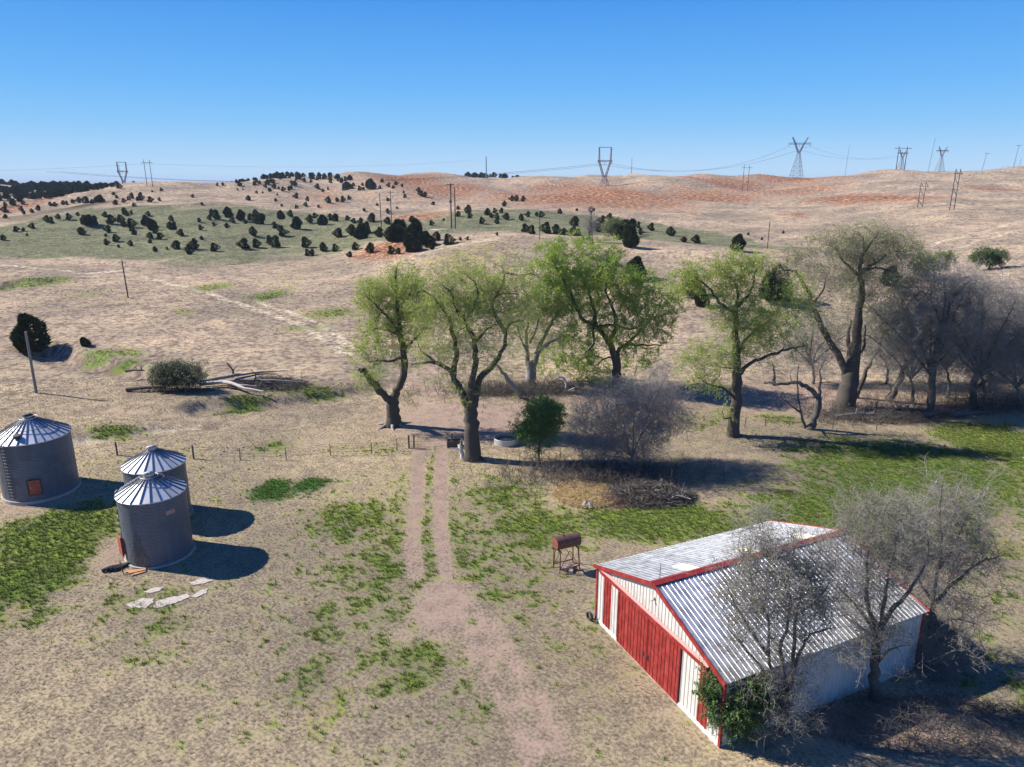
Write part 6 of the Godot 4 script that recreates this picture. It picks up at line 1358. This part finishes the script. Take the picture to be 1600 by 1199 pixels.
	log_shape(PackedVector3Array([Vector3(-40.5, 0.7, -99.2), Vector3(-40.4, 1.6, -99.4), Vector3(-41.2, 2.7, -99.5)]), 0.2, 0.08, M.bark, "snag", "dark upright snag above the fallen tree")
	log_shape(PackedVector3Array([Vector3(-53.5, 0.2, -94.5), Vector3(-50.8, 0.45, -94.6), Vector3(-48.2, 0.35, -94.9)]), 0.28, 0.2, M.bark, "dark_log", "charred black log beside the olive bush")
	log_shape(PackedVector3Array([Vector3(-60.5, -0.6, -107.5), Vector3(-59.0, -0.4, -107.3), Vector3(-57.6, -0.5, -107.6)]), 0.2, 0.1, M.bark, "dark_log", "small dark log at the end of the gully")
	log_shape(PackedVector3Array([Vector3(7.2, 0.4, -92.6), Vector3(7.4, 1.5, -92.8), Vector3(6.9, 2.4, -92.8), Vector3(6.2, 2.5, -92.7)]), 0.22, 0.13, M.white_wood, "white_root", "upturned bleached white root on a brush heap")
	log_shape(PackedVector3Array([Vector3(7.0, 0.6, -92.3), Vector3(8.2, 0.8, -92.0), Vector3(9.4, 0.5, -92.0)]), 0.18, 0.1, M.white_wood, "white_root", "low bleached limb lying beside the upturned root")
	for k in 5:
		var x := 40.0 + k * 3.6
		var z := -82.6 - rng.randf_range(0.0, 3.0)
		log_shape(PackedVector3Array([Vector3(x, 0.1, z), Vector3(x + 2.5, 0.35, z - 0.2), Vector3(x + 5.5, 0.25, z - rng.randf_range(-.5, .8))]), rng.randf_range(0.18, 0.32), 0.12, M.grey_wood, "fallen_log", "grey fallen log on the ground under the thicket", "logs under the thicket")
	for k in 6:
		var x := -4.5 + k * 1.6
		log_shape(PackedVector3Array([Vector3(x, 0.5, -92.0 - (k % 3) * 0.6), Vector3(x + 1.3, 0.8, -91.8), Vector3(x + 2.8, 0.6, -92.2 + rng.randf_range(-1, 1))]), 0.16, 0.07, M.grey_wood, "fallen_limb", "grey limb in the heap below the pale barked cottonwood", "limbs below the pale cottonwood")
	log_shape(PackedVector3Array([Vector3(-5.15, 0.0, -69.6), Vector3(-5.3, 0.7, -69.7), Vector3(-5.55, 1.45, -70.0)]), 0.26, 0.18, M.white_wood, "white_stump", "barkless white stump piece leaning by the gate cottonwood")
	# crate, stock tank
	var cr := thing("wooden_crate", "low dark wooden box beside the gate cottonwood", "crate", Vector3(-6.3, 0.0, -73.06), 0.15)
	for e in [-1.0, 1.0]:
		for y in 3:
			var b := MB.new()
			b.bx(Vector3(0, 0.16 + y * 0.26, e * 0.4), Vector3(1.7, 0.24, 0.05))
			part("board", b.mesh(M.old_wood), cr)
			b = MB.new()
			b.bx(Vector3(e * 0.82, 0.16 + y * 0.26, 0), Vector3(0.05, 0.24, 0.74))
			part("board", b.mesh(M.old_wood), cr)
	var st := thing("stock_tank", "round galvanized stock tank under the cottonwoods", "water tank", Vector3(-0.6, 0, -74.3))
	var w := MB.new()
	w.tube(PackedVector3Array([Vector3(0, -0.05, 0), Vector3(0, 0.3, 0), Vector3(0, 0.62, 0)]), PackedFloat32Array([1.4, 1.42, 1.4]), 36, false)
	w.tube(PackedVector3Array([Vector3(0, 0.62, 0), Vector3(0, 0.0, 0)]), PackedFloat32Array([1.37, 1.37]), 36, false)
	part("wall", w.mesh(M.galv), st)
	w = MB.new()
	w.tube(PackedVector3Array([Vector3(0, 0.1, 0), Vector3(0, 0.3, 0)]), PackedFloat32Array([1.36, 1.36]), 36)
	part("water", w.mesh(M.dark_water), st)
	ring(st, "rim", 1.4, 0.63, 0.03, M.galv)
	# wire fence and gate
	var fe := thing("wire_fence", "barbed wire fence on thin steel and wood posts behind the bins", "fence", on_ground(FENCE[0], FENCE[1]))
	var o0 := fe.position
	var tops := []
	var nf := FENCE.size() / 2
	for k in nf:
		var p := on_ground(FENCE[k * 2], FENCE[k * 2 + 1]) - o0
		tops.append(p)
		var b := MB.new()
		var wood := k < 2 or k == nf - 1
		b.rod(p - Vector3(0, 0.3, 0), p + Vector3(rng.randf_range(-.08, .08), 1.5 if wood else 1.35, 0), 0.1 if wood else 0.045, 0.09 if wood else 0.04, 7)
		part("post", b.mesh(M.old_wood if wood else M.rust), fe)
	for y in [0.4, 0.75, 1.1, 1.3]:
		for k in nf - 1:
			var b := MB.new()
			var a: Vector3 = tops[k] + Vector3(0, y, 0)
			var c: Vector3 = tops[k + 1] + Vector3(0, y, 0)
			b.tube(PackedVector3Array([a, (a + c) * 0.5 - Vector3(0, 0.05, 0), c]), PackedFloat32Array([0.008, 0.008, 0.008]), 3, false)
			part("wire", b.mesh(M.wire), fe)
	var gt := thing("wire_gate", "slack wire gate across the track", "gate", on_ground(-11.2, -72.3))
	for e in [[0.0, 0.0], [4.6, -0.5]]:
		var b := MB.new()
		b.rod(Vector3(e[0], -0.3, e[1]), Vector3(e[0], 1.5, e[1]), 0.1, 0.09, 7)
		part("post", b.mesh(M.old_wood), gt)
	for y in [0.15, 0.8, 1.3]:
		var b := MB.new()
		b.tube(PackedVector3Array([Vector3(0, y, 0), Vector3(2.3, y - 0.08, -0.25), Vector3(4.6, y, -0.5)]), PackedFloat32Array([0.014, 0.014, 0.014]), 4, false)
		part("wire", b.mesh(M.wire), gt)
	# posts of an old fence under the thicket
	for k in 7:
		var b := MB.new()
		b.rod(Vector3(0, -0.2, 0), Vector3(rng.randf_range(-.15, .15), 1.25, 0), 0.05, 0.045, 6)
		tag(part(numbered("fence_post"), b.mesh(M.old_wood), self, Transform3D(Basis(), on_ground(27.5 + k * 2.6, -79.3 - (k % 2) * 0.5))), "old grey post left standing on the dirt by the crooked tree", "post", "old fence posts by the crooked tree")
	# scattered pale stones near the fence and in the pasture
	for k in 26:
		var b := MB.new()
		var s := rng.randf_range(0.08, 0.17)
		b.tube(PackedVector3Array([Vector3(0, -0.05, 0), Vector3(0, s * 0.4, 0), Vector3(s * 0.1, s * 0.7, 0)]), PackedFloat32Array([s, s * 0.9, s * 0.4]), 6)
		var fence_side := k < 14
		var x := rng.randf_range(-33.0, -24.0) if fence_side else rng.randf_range(32.0, 58.0)
		var z := rng.randf_range(-73.0, -69.5) if fence_side else rng.randf_range(-74.0, -58.0)
		tag(part(numbered("pale_stone"), b.mesh(M.white_stone), self, Transform3D(Basis().rotated(Vector3.UP, k), on_ground(x, z))), "pale stone lying in the weeds by the fence" if fence_side else "pale stone lying in the green pasture", "stone", "stones by the fence" if fence_side else "stones in the pasture")

# ---------------------------------------------------------------- poles, pylons and wires
func pole(x: float, z: float, h: float, r: float, label: String, arm := 0.0, m: Material = null, lean := 0.0) -> void:
	var o := thing("utility_pole", label, "pole", on_ground(x, z))
	var b := MB.new()
	b.rod(Vector3(0, -0.5, 0), Vector3(lean, h, 0), r, r * 0.75, 9)
	part("post", b.mesh(m if m else M.pole_wood), o)
	if arm > 0.0:
		b = MB.new()
		b.bar(Vector3(lean - arm, h - 0.6, 0), Vector3(lean + arm, h - 0.6, 0), r * 0.8, r * 0.8)
		part("crossarm", b.mesh(M.pole_wood), o)
		for e in [-1.0, 0.0, 1.0]:
			b = MB.new()
			b.rod(Vector3(lean + arm * 0.9 * e, h - 0.55, 0), Vector3(lean + arm * 0.9 * e, h - 0.25, 0), r * 0.35, r * 0.3, 6)
			part("insulator", b.mesh(M.galv), o)

func h_frame(x: float, z: float, h: float, gap: float, turn: float, label: String, braces := true, r := 0.24) -> void:
	var o := thing("h_frame_pole", label, "power pole", on_ground(x, z), turn)
	for e in [-1.0, 1.0]:
		var b := MB.new()
		b.rod(Vector3(e * gap / 2, -1.0, 0), Vector3(e * gap / 2, h, 0), r, r * 0.7, 8)
		part("post", b.mesh(M.pole_wood), o)
	var b := MB.new()
	b.bar(Vector3(-gap, h - 2.2, 0.3), Vector3(gap, h - 2.2, 0.3), r, r)
	part("crossarm", b.mesh(M.pole_wood), o)
	for e in [-1.0, 0.0, 1.0]:
		b = MB.new()
		b.rod(Vector3(e * gap * 0.95, h - 2.3, 0.3), Vector3(e * gap * 0.95, h - 4.0, 0.3), 0.12, 0.12, 6)
		part("insulator", b.mesh(M.galv), o)
	if braces:
		for k in 2:
			var y := h - 4.0 - k * 5.0
			b = MB.new()
			b.bar(Vector3(-gap / 2, y, 0.2), Vector3(gap / 2, y - 3.8, 0.2), 0.22, 0.22)
			part("brace", b.mesh(M.pale_wood), o)
		for e in [-1.0, 1.0]:
			b = MB.new()
			b.bar(Vector3(e * gap / 2, h - 0.6, 0.2), Vector3(e * gap / 2 + gap * 0.42, h - 2.2, 0.2), 0.2, 0.2)
			part("brace", b.mesh(M.pale_wood), o)

func lattice(b: MB, a0: Vector3, a1: Vector3, w0: float, w1: float, n: int, r: float, rb: float) -> void:
	# a four legged lattice column from a0 to a1, half widths w0 to w1
	var prev := []
	for k in n + 1:
		var t := float(k) / n
		var c := a0.lerp(a1, t)
		var w := lerpf(w0, w1, t)
		var cs := [c + Vector3(-w, 0, -w), c + Vector3(w, 0, -w), c + Vector3(w, 0, w), c + Vector3(-w, 0, w)]
		if k > 0:
			for q in 4:
				b.rod(prev[q], cs[q], r, r, 4)
				b.rod(prev[q], cs[(q + 1) % 4], rb, rb, 3)
				b.rod(prev[(q + 1) % 4], cs[q], rb, rb, 3)
				b.rod(cs[q], cs[(q + 1) % 4], rb, rb, 3)
		prev = cs

func pylon(x: float, z: float, h: float, turn: float, style: int, label: String, r := 0.13) -> void:
	var o := thing("lattice_pylon", label, "pylon", on_ground(x, z), turn)
	var m: Material = M.steel_red if style == 0 else M.steel
	var wb := h * (0.14 if style == 0 else 0.15)
	var hw := h * (0.24 if style == 0 else 0.62)
	var ww := h * (0.045 if style == 0 else 0.03)
	var b := MB.new()
	lattice(b, Vector3(0, -2, 0), Vector3(0, hw, 0), wb, ww, 3 if style == 0 else 6, r * 1.2, r * 0.6)
	part("body", b.mesh(m), o)
	var ha := h * (0.64 if style == 0 else 0.83)
	var spread := h * (0.15 if style == 0 else 0.1)
	for e in [-1.0, 1.0]:
		b = MB.new()
		lattice(b, Vector3(e * ww * 0.5, hw, 0), Vector3(e * spread, ha, 0), ww * 0.55, h * 0.018, 5, r, r * 0.55)
		part("arm", b.mesh(m), o)
		b = MB.new()
		var tx := spread * (1.0 if style == 0 else 1.75)
		lattice(b, Vector3(e * spread, ha, 0), Vector3(e * tx * 1.08, h, 0), h * 0.018, h * 0.012, 5, r, r * 0.5)
		part("horn", b.mesh(m), o)
	var cl := h * (0.2 if style == 0 else 0.28)
	b = MB.new()
	var n := 10
	for k in n:
		var x0 := lerpf(-cl, cl, float(k) / n)
		var x1 := lerpf(-cl, cl, float(k + 1) / n)
		for y in [0.0, h * 0.03]:
			b.rod(Vector3(x0, ha + y, 0.6), Vector3(x1, ha + y, 0.6), r, r, 4)
			b.rod(Vector3(x0, ha + y, -0.6), Vector3(x1, ha + y, -0.6), r, r, 4)
		b.rod(Vector3(x0, ha, 0.6), Vector3(x1, ha + h * 0.03, 0.6), r * 0.6, r * 0.6, 3)
		b.rod(Vector3(x0, ha, -0.6), Vector3(x1, ha + h * 0.03, -0.6), r * 0.6, r * 0.6, 3)
	part("crossarm", b.mesh(m), o)
	if style == 0:
		b = MB.new()
		b.bar(Vector3(-spread * 1.08, h, 0), Vector3(spread * 1.08, h, 0), r * 3.0, r * 2.5)
		part("top_beam", b.mesh(m), o)
	for e in [-0.95, 0.0, 0.95]:
		b = MB.new()
		b.rod(Vector3(e * cl, ha, 0), Vector3(e * cl, ha - h * 0.07, 0), r * 1.2, r * 1.2, 5)
		part("insulator", b.mesh(M.galv), o)

func wires(label: String, ends: Array, sag: float, r: float) -> void:
	var o := thing("power_line", label, "wires", Vector3.ZERO)
	for e in ends:
		var a: Vector3 = e[0]
		var c: Vector3 = e[1]
		var p := PackedVector3Array()
		var q := PackedFloat32Array()
		for k in 17:
			var t := k / 16.0
			p.append(a.lerp(c, t) - Vector3(0, sag * 4.0 * t * (1.0 - t), 0)); q.append(r)
		var b := MB.new()
		b.tube(p, q, 4, false)
		part("conductor", b.mesh(M.wire), o)

func build_lines() -> void:
	rng.seed = 61
	pole(-64.9, -92.8, 8.5, 0.2, "bare weathered pole without crossarm by the widest bin", 0.0, M.grey_wood, 0.15)
	pole(-92.7, -170.6, 9.0, 0.17, "thin dark pole with a short crossarm on the open tan slope", 0.9, null, -0.2)
	pole(-26.6, -318.5, 19.5, 0.34, "thicker of the twin poles standing on a pale dirt pad", 1.8)
	pole(-24.9, -319.2, 18.0, 0.3, "thinner of the twin poles standing on a pale dirt pad", 0.0)
	pole(-56.7, -314.8, 16.0, 0.22, "plain slender pole rising behind the clumped cedars", 0.0)
	pole(-58.3, -352.0, 16.0, 0.22, "slender pole with crossarm behind the clumped cedars", 1.6)
	pole(8.8, -230.1, 7.6, 0.13, "thin pole on the tan crest above the fullest cottonwood", 0.6)
	pole(78.3, -220.8, 8.2, 0.14, "thin pole standing alone on the tan slope right of the spiky cedar", 0.0)
	h_frame(214.6, -356.5, 19.0, 3.6, 0.5, "tall H shaped wooden power pole with pale braces on the right slope")
	h_frame(211.8, -379.6, 12.5, 4.2, 0.5, "shorter H shaped wooden power pole with one pale brace on the right slope", true, 0.2)
	h_frame(-285.0, -580.0, 20.0, 4.2, 0.1, "H shaped wooden power pole on top of the smooth tan hill", false, 0.26)
	h_frame(204.9, -647.5, 22.0, 5.0, 0.2, "slender H shaped power pole on the rusty hillside", false, 0.25)
	h_frame(445.0, -850.0, 27.0, 12.0, 0.3, "wide H shaped power pole on the right skyline", false, 0.5)
	pole(137.0, -850.0, 21.0, 0.35, "lone mast on the skyline right of the red pylon", 0.0, M.steel)
	pole(-31.3, -900.0, 27.0, 0.75, "thick pale tower mast above a dark tree line on the skyline", 0.0, M.steel)
	pole(-380.0, -720.0, 24.0, 0.25, "thin leaning mast above the wooded left hill", 0.0, M.steel, -1.5)
	pole(570.0, -900.0, 24.0, 0.4, "first of two skyline poles with double crossarms", 3.2, M.steel, 3.0)
	pole(608.0, -900.0, 25.0, 0.4, "second of two skyline poles with double crossarms", 3.2, M.steel, 2.0)
	pole(505.0, -900.0, 42.0, 0.35, "very tall thin radio mast on the right skyline", 0.0, M.steel, 3.0)
	pole(405.0, -900.0, 36.0, 0.25, "faint thin mast on the right skyline", 0.0, M.steel, 1.0)
	for k in 6:
		pole(636.0 + k * 13.0, -930.0 - k * 30.0, 13.0 - k, 0.3, "tiny far pole in the row on the right horizon", 1.0, M.steel)
		get_child(get_child_count() - 1).set_meta("group", "far poles on the right horizon")
	pylon(92.0, -736.6, 37.5, 0.1, 0, "red grey lattice pylon with a square top frame on the rusty hill", 0.2)
	pylon(339.3, -882.8, 46.0, -0.1, 1, "tall blue grey lattice pylon with two raised horns on the ridge", 0.2)
	pylon(-468.0, -890.0, 30.0, 0.3, 0, "lattice pylon with twin peaks behind the wooded left hill", 0.22)
	pylon(503.0, -960.0, 27.0, 0.2, 1, "far lattice pylon beside the very tall mast", 0.22)
	pylon(568.0, -985.0, 32.0, 0.2, 1, "far lattice pylon standing beside the two skyline poles", 0.22)
	var a := on_ground(92.0, -736.6) + Vector3(0, 22.0, 0)
	var c := on_ground(339.3, -882.8) + Vector3(0, 36.0, 0)
	var l := Vector3(-490.0, 38.0, -780.0)
	var r := on_ground(503.0, -960.0) + Vector3(0, 20.0, 0)
	wires("dark power line sagging from the red pylon to the left", [[a + Vector3(-7.3, 0, 0), l], [a + Vector3(7.3, 0, 0), l + Vector3(10, 0, -9)]], 14.0, 0.11)
	wires("power line sagging between the red pylon and the horned pylon", [[a + Vector3(7.3, 0, 0), c + Vector3(-12.0, 0, 0)], [a + Vector3(-7.3, 0, 0), c + Vector3(11.0, 0, 0)]], 16.0, 0.1)
	wires("thin power line falling from the horned pylon to the right", [[c + Vector3(12, 0, 0), r + Vector3(7, 0, 0)], [c + Vector3(-12, 0, 0), r + Vector3(-7, 0, 0)]], 9.0, 0.07)
	var t := on_ground(-285.0, -580.0) + Vector3(0, 17.0, 0)
	wires("thin wire running from the hilltop H pole towards the skyline", [[t, Vector3(-40.0, 52.0, -860.0)], [t, Vector3(-700.0, 38.0, -620.0)]], 5.0, 0.05)
	# windmill
	var w := thing("windmill", "old farm windmill with a small wheel and tail above the green cottonwood", "windmill", on_ground(24.58, -227.33))
	var b := MB.new()
	lattice(b, Vector3(0, -0.5, 0), Vector3(0, 9.3, 0), 0.75, 0.12, 7, 0.06, 0.03)
	part("tower", b.mesh(M.rib), w)
	for k in 14:
		b = MB.new()
		var ang := TAU * k / 14
		var d := Vector3(cos(ang), sin(ang), 0)
		b.box(Transform3D(Basis(Vector3(-d.y, d.x, 0), d, Vector3(0, 0, 1)).rotated(d, 0.5), Vector3(0, 9.8, 0.35) + d * 0.65), Vector3(0.22, 0.8, 0.02))
		part("blade", b.mesh(M.rib), w)
	b = MB.new()
	b.bar(Vector3(0, 9.8, 0.4), Vector3(0.9, 9.8, -0.9), 0.06, 0.06)
	b.box(Transform3D(Basis().rotated(Vector3.UP, 0.95), Vector3(1.1, 9.75, -1.1)), Vector3(1.2, 0.9, 0.04))
	part("tail", b.mesh(M.rib), w)
	# far farm buildings on the right horizon
	for k in 4:
		var hx := 745.0 + k * 30.0
		var hs := thing("far_house", "tiny pale farm building on the right horizon", "building", on_ground(hx, -985.0 + k * 12.0), 0.3 * k, "far buildings on the right horizon")
		b = MB.new()
		b.bx(Vector3(0, 2.0, 0), Vector3(11.0 + 3 * (k % 2), 5.0, 8.0))
		part("wall", b.mesh(M.white_metal if k % 2 else M.old_wood), hs)
		b = MB.new()
		for e in [-1.0, 1.0]:
			b.box(Transform3D(Basis().rotated(Vector3.RIGHT, 0.5 * e), Vector3(0, 5.4, 2.1 * e)), Vector3(15.0, 0.3, 5.2))
		part("roof", b.mesh(M.rib), hs)
	# pale dirt pad under the twin poles
	b = MB.new()
	for q in 14:
		var a0 := TAU * q / 14.0
		var a1 := TAU * (q + 1) / 14.0
		var p0 := Vector3(-30.0 + cos(a0) * 6.5, 0, -317.2 + sin(a0) * 2.2)
		var p1 := Vector3(-30.0 + cos(a1) * 6.5, 0, -317.2 + sin(a1) * 2.2)
		b.tri(on_ground(-30, -317.2) + Vector3(0, 0.5, 0), on_ground(p0.x, p0.z) + Vector3(0, 0.03, 0), on_ground(p1.x, p1.z) + Vector3(0, 0.03, 0))
	tag(part("dirt_mound", b.mesh(M.white_stone), self), "pale low dirt mound at the foot of the twin poles", "mound")

# ---------------------------------------------------------------- materials
func build_materials() -> void:
	var bark_t := noise_tex(0.03, [lin(.035, .029, .025), lin(.07, .06, .052), lin(.13, .115, .1)], 5, 256, 3)
	M.bark = textured(bark_t, 0.9, 0.95)
	M.bark.uv1_scale = Vector3(3.2, 0.7, 3.2)
	M.grey_bark = textured(noise_tex(0.03, [lin(.05, .044, .04), lin(.09, .082, .075), lin(.16, .15, .14)], 5, 256, 4), 0.9, 0.95)
	M.pale_bark = textured(noise_tex(0.03, [lin(.14, .125, .11), lin(.24, .22, .2), lin(.36, .34, .31)], 5, 256, 5), 0.9, 0.95)
	M.twig_bark = mat(.22, .2, .17, 0.95)
	M.twig_grey = mat(.25, .23, .21, 0.95)
	M.twig_pale = mat(.31, .285, .275, 0.95)
	M.twig_tan = mat(.27, .22, .16, 0.95)
	M.dead_twig = textured(noise_tex(0.05, [lin(.05, .042, .037), lin(.10, .087, .078), lin(.22, .2, .185)], 3, 128, 6), 0.5, 0.95, 0.0, true)
	M.red_twig = mat(.25, .155, .105, 0.95)
	M.cedar = textured(noise_tex(0.06, [lin(.028, .04, .016), lin(.058, .074, .03), lin(.1, .11, .05)], 3, 128, 7), 2.0, 0.9)
	M.cedar.metallic_specular = 0.1
	M.cedar.cull_mode = BaseMaterial3D.CULL_DISABLED
	M.grass = mat(1, 1, 1, 0.9)
	M.grass.vertex_color_use_as_albedo = true
	M.grass.cull_mode = BaseMaterial3D.CULL_DISABLED
	M.grass.metallic_specular = 0.15
	M.concrete = textured(noise_tex(0.04, [lin(.26, .23, .2), lin(.4, .36, .325), lin(.48, .44, .4)], 5, 256, 8), 0.35, 0.9)
	M.bin_sheet = []
	M.roof_panel = []
	for k in 3:
		var f := 0.92 + 0.08 * k
		var t := noise_tex(0.02, [lin(.075 * f, .085 * f, .108 * f), lin(.12 * f, .135 * f, .168 * f), lin(.165 * f, .18 * f, .215 * f)], 4, 128, 20 + k)
		var m := textured(t, 0.5, 0.5, 0.3)
		M.bin_sheet.append(corrugated(m))
		var t2 := noise_tex(0.02, [lin(.4 * f, .42 * f, .46 * f), lin(.5 * f, .52 * f, .56 * f), lin(.56 * f, .58 * f, .61 * f)], 4, 128, 30 + k)
		M.roof_panel.append(textured(t2, 0.5, 0.45, 0.3))
	M.bin_stained = corrugated(textured(noise_tex(0.035, [lin(.075, .066, .05), lin(.12, .115, .105), lin(.165, .178, .205)], 4, 128, 26), 0.35, 0.75, 0.15))
	M.bin_stained.uv1_scale = Vector3(1.6, 0.35, 1.6)
	M.bin_stained.normal_enabled = false
	M.rib = mat(.055, .058, .07, 0.6, 0.3)
	M.roof_rib = mat(.13, .135, .15, 0.5, 0.4)
	M.galv = mat(.5, .51, .53, 0.45, 0.5)
	M.rust_red = textured(noise_tex(0.03, [lin(.2, .05, .03), lin(.38, .08, .045), lin(.42, .13, .08)], 4, 128, 9), 0.6, 0.7)
	M.faded_red = textured(noise_tex(0.06, [lin(.36, .12, .1), lin(.38, .25, .22), lin(.4, .36, .35)], 4, 128, 10), 1.5, 0.7)
	M.plank = mat(.42, .22, .1, 0.85)
	M.black_plastic = mat(.018, .018, .02, 0.5)
	M.rust = textured(noise_tex(0.05, [lin(.06, .028, .02), lin(.13, .055, .035), lin(.2, .1, .06)], 4, 128, 12), 1.5, 0.85)
	M.tank_brown = textured(noise_tex(0.025, [lin(.06, .03, .026), lin(.1, .045, .037), lin(.14, .07, .055)], 4, 128, 13), 0.8, 0.65)
	M.tank_red = textured(noise_tex(0.025, [lin(.12, .03, .025), lin(.2, .05, .042), lin(.25, .08, .06)], 4, 128, 14), 0.8, 0.65)
	M.white_metal = mat(.68, .68, .66, 0.5)
	M.white_panel = []
	M.shed_red = []
	for k in 2:
		M.white_panel.append(textured(noise_tex(0.015, [lin(.45, .43, .39), lin(.54, .53, .51), lin(.58, .57, .55)], 4, 128, 40 + k), 0.4, 0.45))
		M.shed_red.append(textured(noise_tex(0.015, [lin(.17, .016, .015), lin(.26, .024, .022), lin(.34, .055, .048)], 5, 128, 44 + k), 0.7, 0.5))
	M.pale_red = mat(.46, .2, .19, 0.6)
	M.shed_roof = []
	for k in 4:
		var f := 0.9 + 0.05 * k
		var m := textured(noise_tex(0.02, [lin(.3 * f, .3 * f, .31 * f), lin(.6 * f, .61 * f, .62 * f), lin(.76 * f, .77 * f, .78 * f)], 5, 256, 50 + k), 0.25, 0.38, 0.6)
		M.shed_roof.append(m)
	M.skylight = mat(.7, .66, .52, 0.6)
	M.stone = textured(noise_tex(0.04, [lin(.15, .14, .14), lin(.26, .25, .25), lin(.36, .35, .34)], 4, 128, 15), 1.0, 0.9)
	M.white_stone = mat(.45, .41, .36, 0.9)
	M.straw = textured(noise_tex(0.06, [lin(.3, .2, .09), lin(.5, .37, .18), lin(.6, .47, .26)], 4, 256, 16), 1.2, 0.9)
	M.pale_wood = textured(noise_tex(0.04, [lin(.25, .23, .21), lin(.42, .4, .37), lin(.5, .48, .45)], 4, 128, 17), 1.0, 0.9)
	M.grey_wood = textured(noise_tex(0.04, [lin(.11, .1, .095), lin(.22, .205, .195), lin(.32, .3, .29)], 4, 128, 18), 1.0, 0.9)
	M.white_wood = textured(noise_tex(0.05, [lin(.3, .28, .26), lin(.62, .6, .57), lin(.7, .68, .65)], 4, 128, 19), 1.2, 0.85)
	M.old_wood = textured(noise_tex(0.04, [lin(.05, .042, .038), lin(.1, .088, .08), lin(.16, .145, .135)], 4, 128, 60), 1.0, 0.9)
	M.pole_wood = mat(.075, .062, .055, 0.9)
	M.wire = mat(.06, .06, .065, 0.6, 0.5)
	M.steel = mat(.22, .25, .3, 0.6, 0.4)
	M.steel_red = mat(.24, .17, .19, 0.7, 0.2)
	M.dark_water = mat(.015, .018, .015, 0.08)

func corrugated(m: StandardMaterial3D) -> StandardMaterial3D:
	# fine horizontal corrugation of the bin sheets
	var im := Image.create(8, 64, false, Image.FORMAT_RGB8)
	for y in 64:
		var s := cos(y / 64.0 * TAU * 2.0) * 0.42
		var nv := Vector3(0, s, 1).normalized()
		for x in 8: im.set_pixel(x, y, Color(0.5, 0.5 + nv.y * 0.5, 0.5 + nv.z * 0.5))
	m.normal_enabled = true
	m.normal_texture = ImageTexture.create_from_image(im)
	m.uv1_triplanar_sharpness = 1.0
	m.uv1_scale = Vector3(0.5, 2.5, 0.5) * 1.4
	return m

func _ready() -> void:
	var t0 := Time.get_ticks_msec()
	var cam := Camera3D.new()
	cam.name = "camera"
	cam.position = Vector3(0, 28, 0)
	cam.rotation_degrees = Vector3(-15.9, 0, 0)
	cam.fov = 56.75
	cam.near = 0.5
	cam.far = 14000.0
	add_child(cam)
	var env := Environment.new()
	env.background_mode = Environment.BG_SKY
	# clear spring sky: pale at the horizon, deepening evenly towards the zenith, the same all round
	var steps_ := [[-90.0, Color8(150, 150, 150)], [-1.0, Color8(198, 222, 240)], [0.0, Color8(200, 227, 248)], [2.0, Color8(172, 214, 250)], [4.0, Color8(140, 200, 250)], [6.6, Color8(113, 185, 250)], [12.5, Color8(76, 154, 238)], [25.0, Color8(58, 124, 212)], [50.0, Color8(45, 100, 185)], [90.0, Color8(38, 86, 168)]]
	var sky_im := Image.create(16, 1024, false, Image.FORMAT_RGBF)
	for y in 1024:
		var deg := 90.0 - (y + 0.5) * 180.0 / 1024.0
		var k := 0
		while k < steps_.size() - 2 and deg > steps_[k + 1][0]: k += 1
		var t := clampf((deg - steps_[k][0]) / (steps_[k + 1][0] - steps_[k][0]), 0.0, 1.0)
		var c: Color = (steps_[k][1] as Color).lerp(steps_[k + 1][1], t).srgb_to_linear()
		for x in 16: sky_im.set_pixel(x, y, c)
	var sm := PanoramaSkyMaterial.new()
	sm.panorama = ImageTexture.create_from_image(sky_im)
	env.background_energy_multiplier = 0.54
	var sky := Sky.new()
	sky.sky_material = sm
	env.sky = sky
	env.tonemap_mode = Environment.TONE_MAPPER_LINEAR
	env.tonemap_exposure = 1.85
	env.sdfgi_enabled = true
	env.ssao_enabled = true
	env.ssil_enabled = true
	env.fog_enabled = true
	env.fog_density = 0.00008
	env.fog_light_color = Color(0.78, 0.87, 1.0)
	var we := WorldEnvironment.new()
	we.environment = env
	add_child(we)
	var sun := DirectionalLight3D.new()
	sun.name = "sun"
	var el := deg_to_rad(39.0)
	var side := Vector3(1.0, 0, 0.235).normalized()
	sun.basis = Basis.looking_at(side * cos(el) + Vector3(0, -sin(el), 0))
	sun.light_energy = 1.6
	sun.light_color = Color(1.0, 0.965, 0.91)
	sun.light_angular_distance = 0.5
	sun.shadow_enabled = true
	add_child(sun)
	build_materials()
	print("materials ", Time.get_ticks_msec() - t0)
	build_ground()
	print("ground ", Time.get_ticks_msec() - t0)
	build_bins()
	build_shed()
	print("bins, shed ", Time.get_ticks_msec() - t0)
	build_lines()
	build_yard()
	print("yard ", Time.get_ticks_msec() - t0)
	build_trees()
	print("trees ", Time.get_ticks_msec() - t0)
	build_grass()
	print("grass ", Time.get_ticks_msec() - t0)
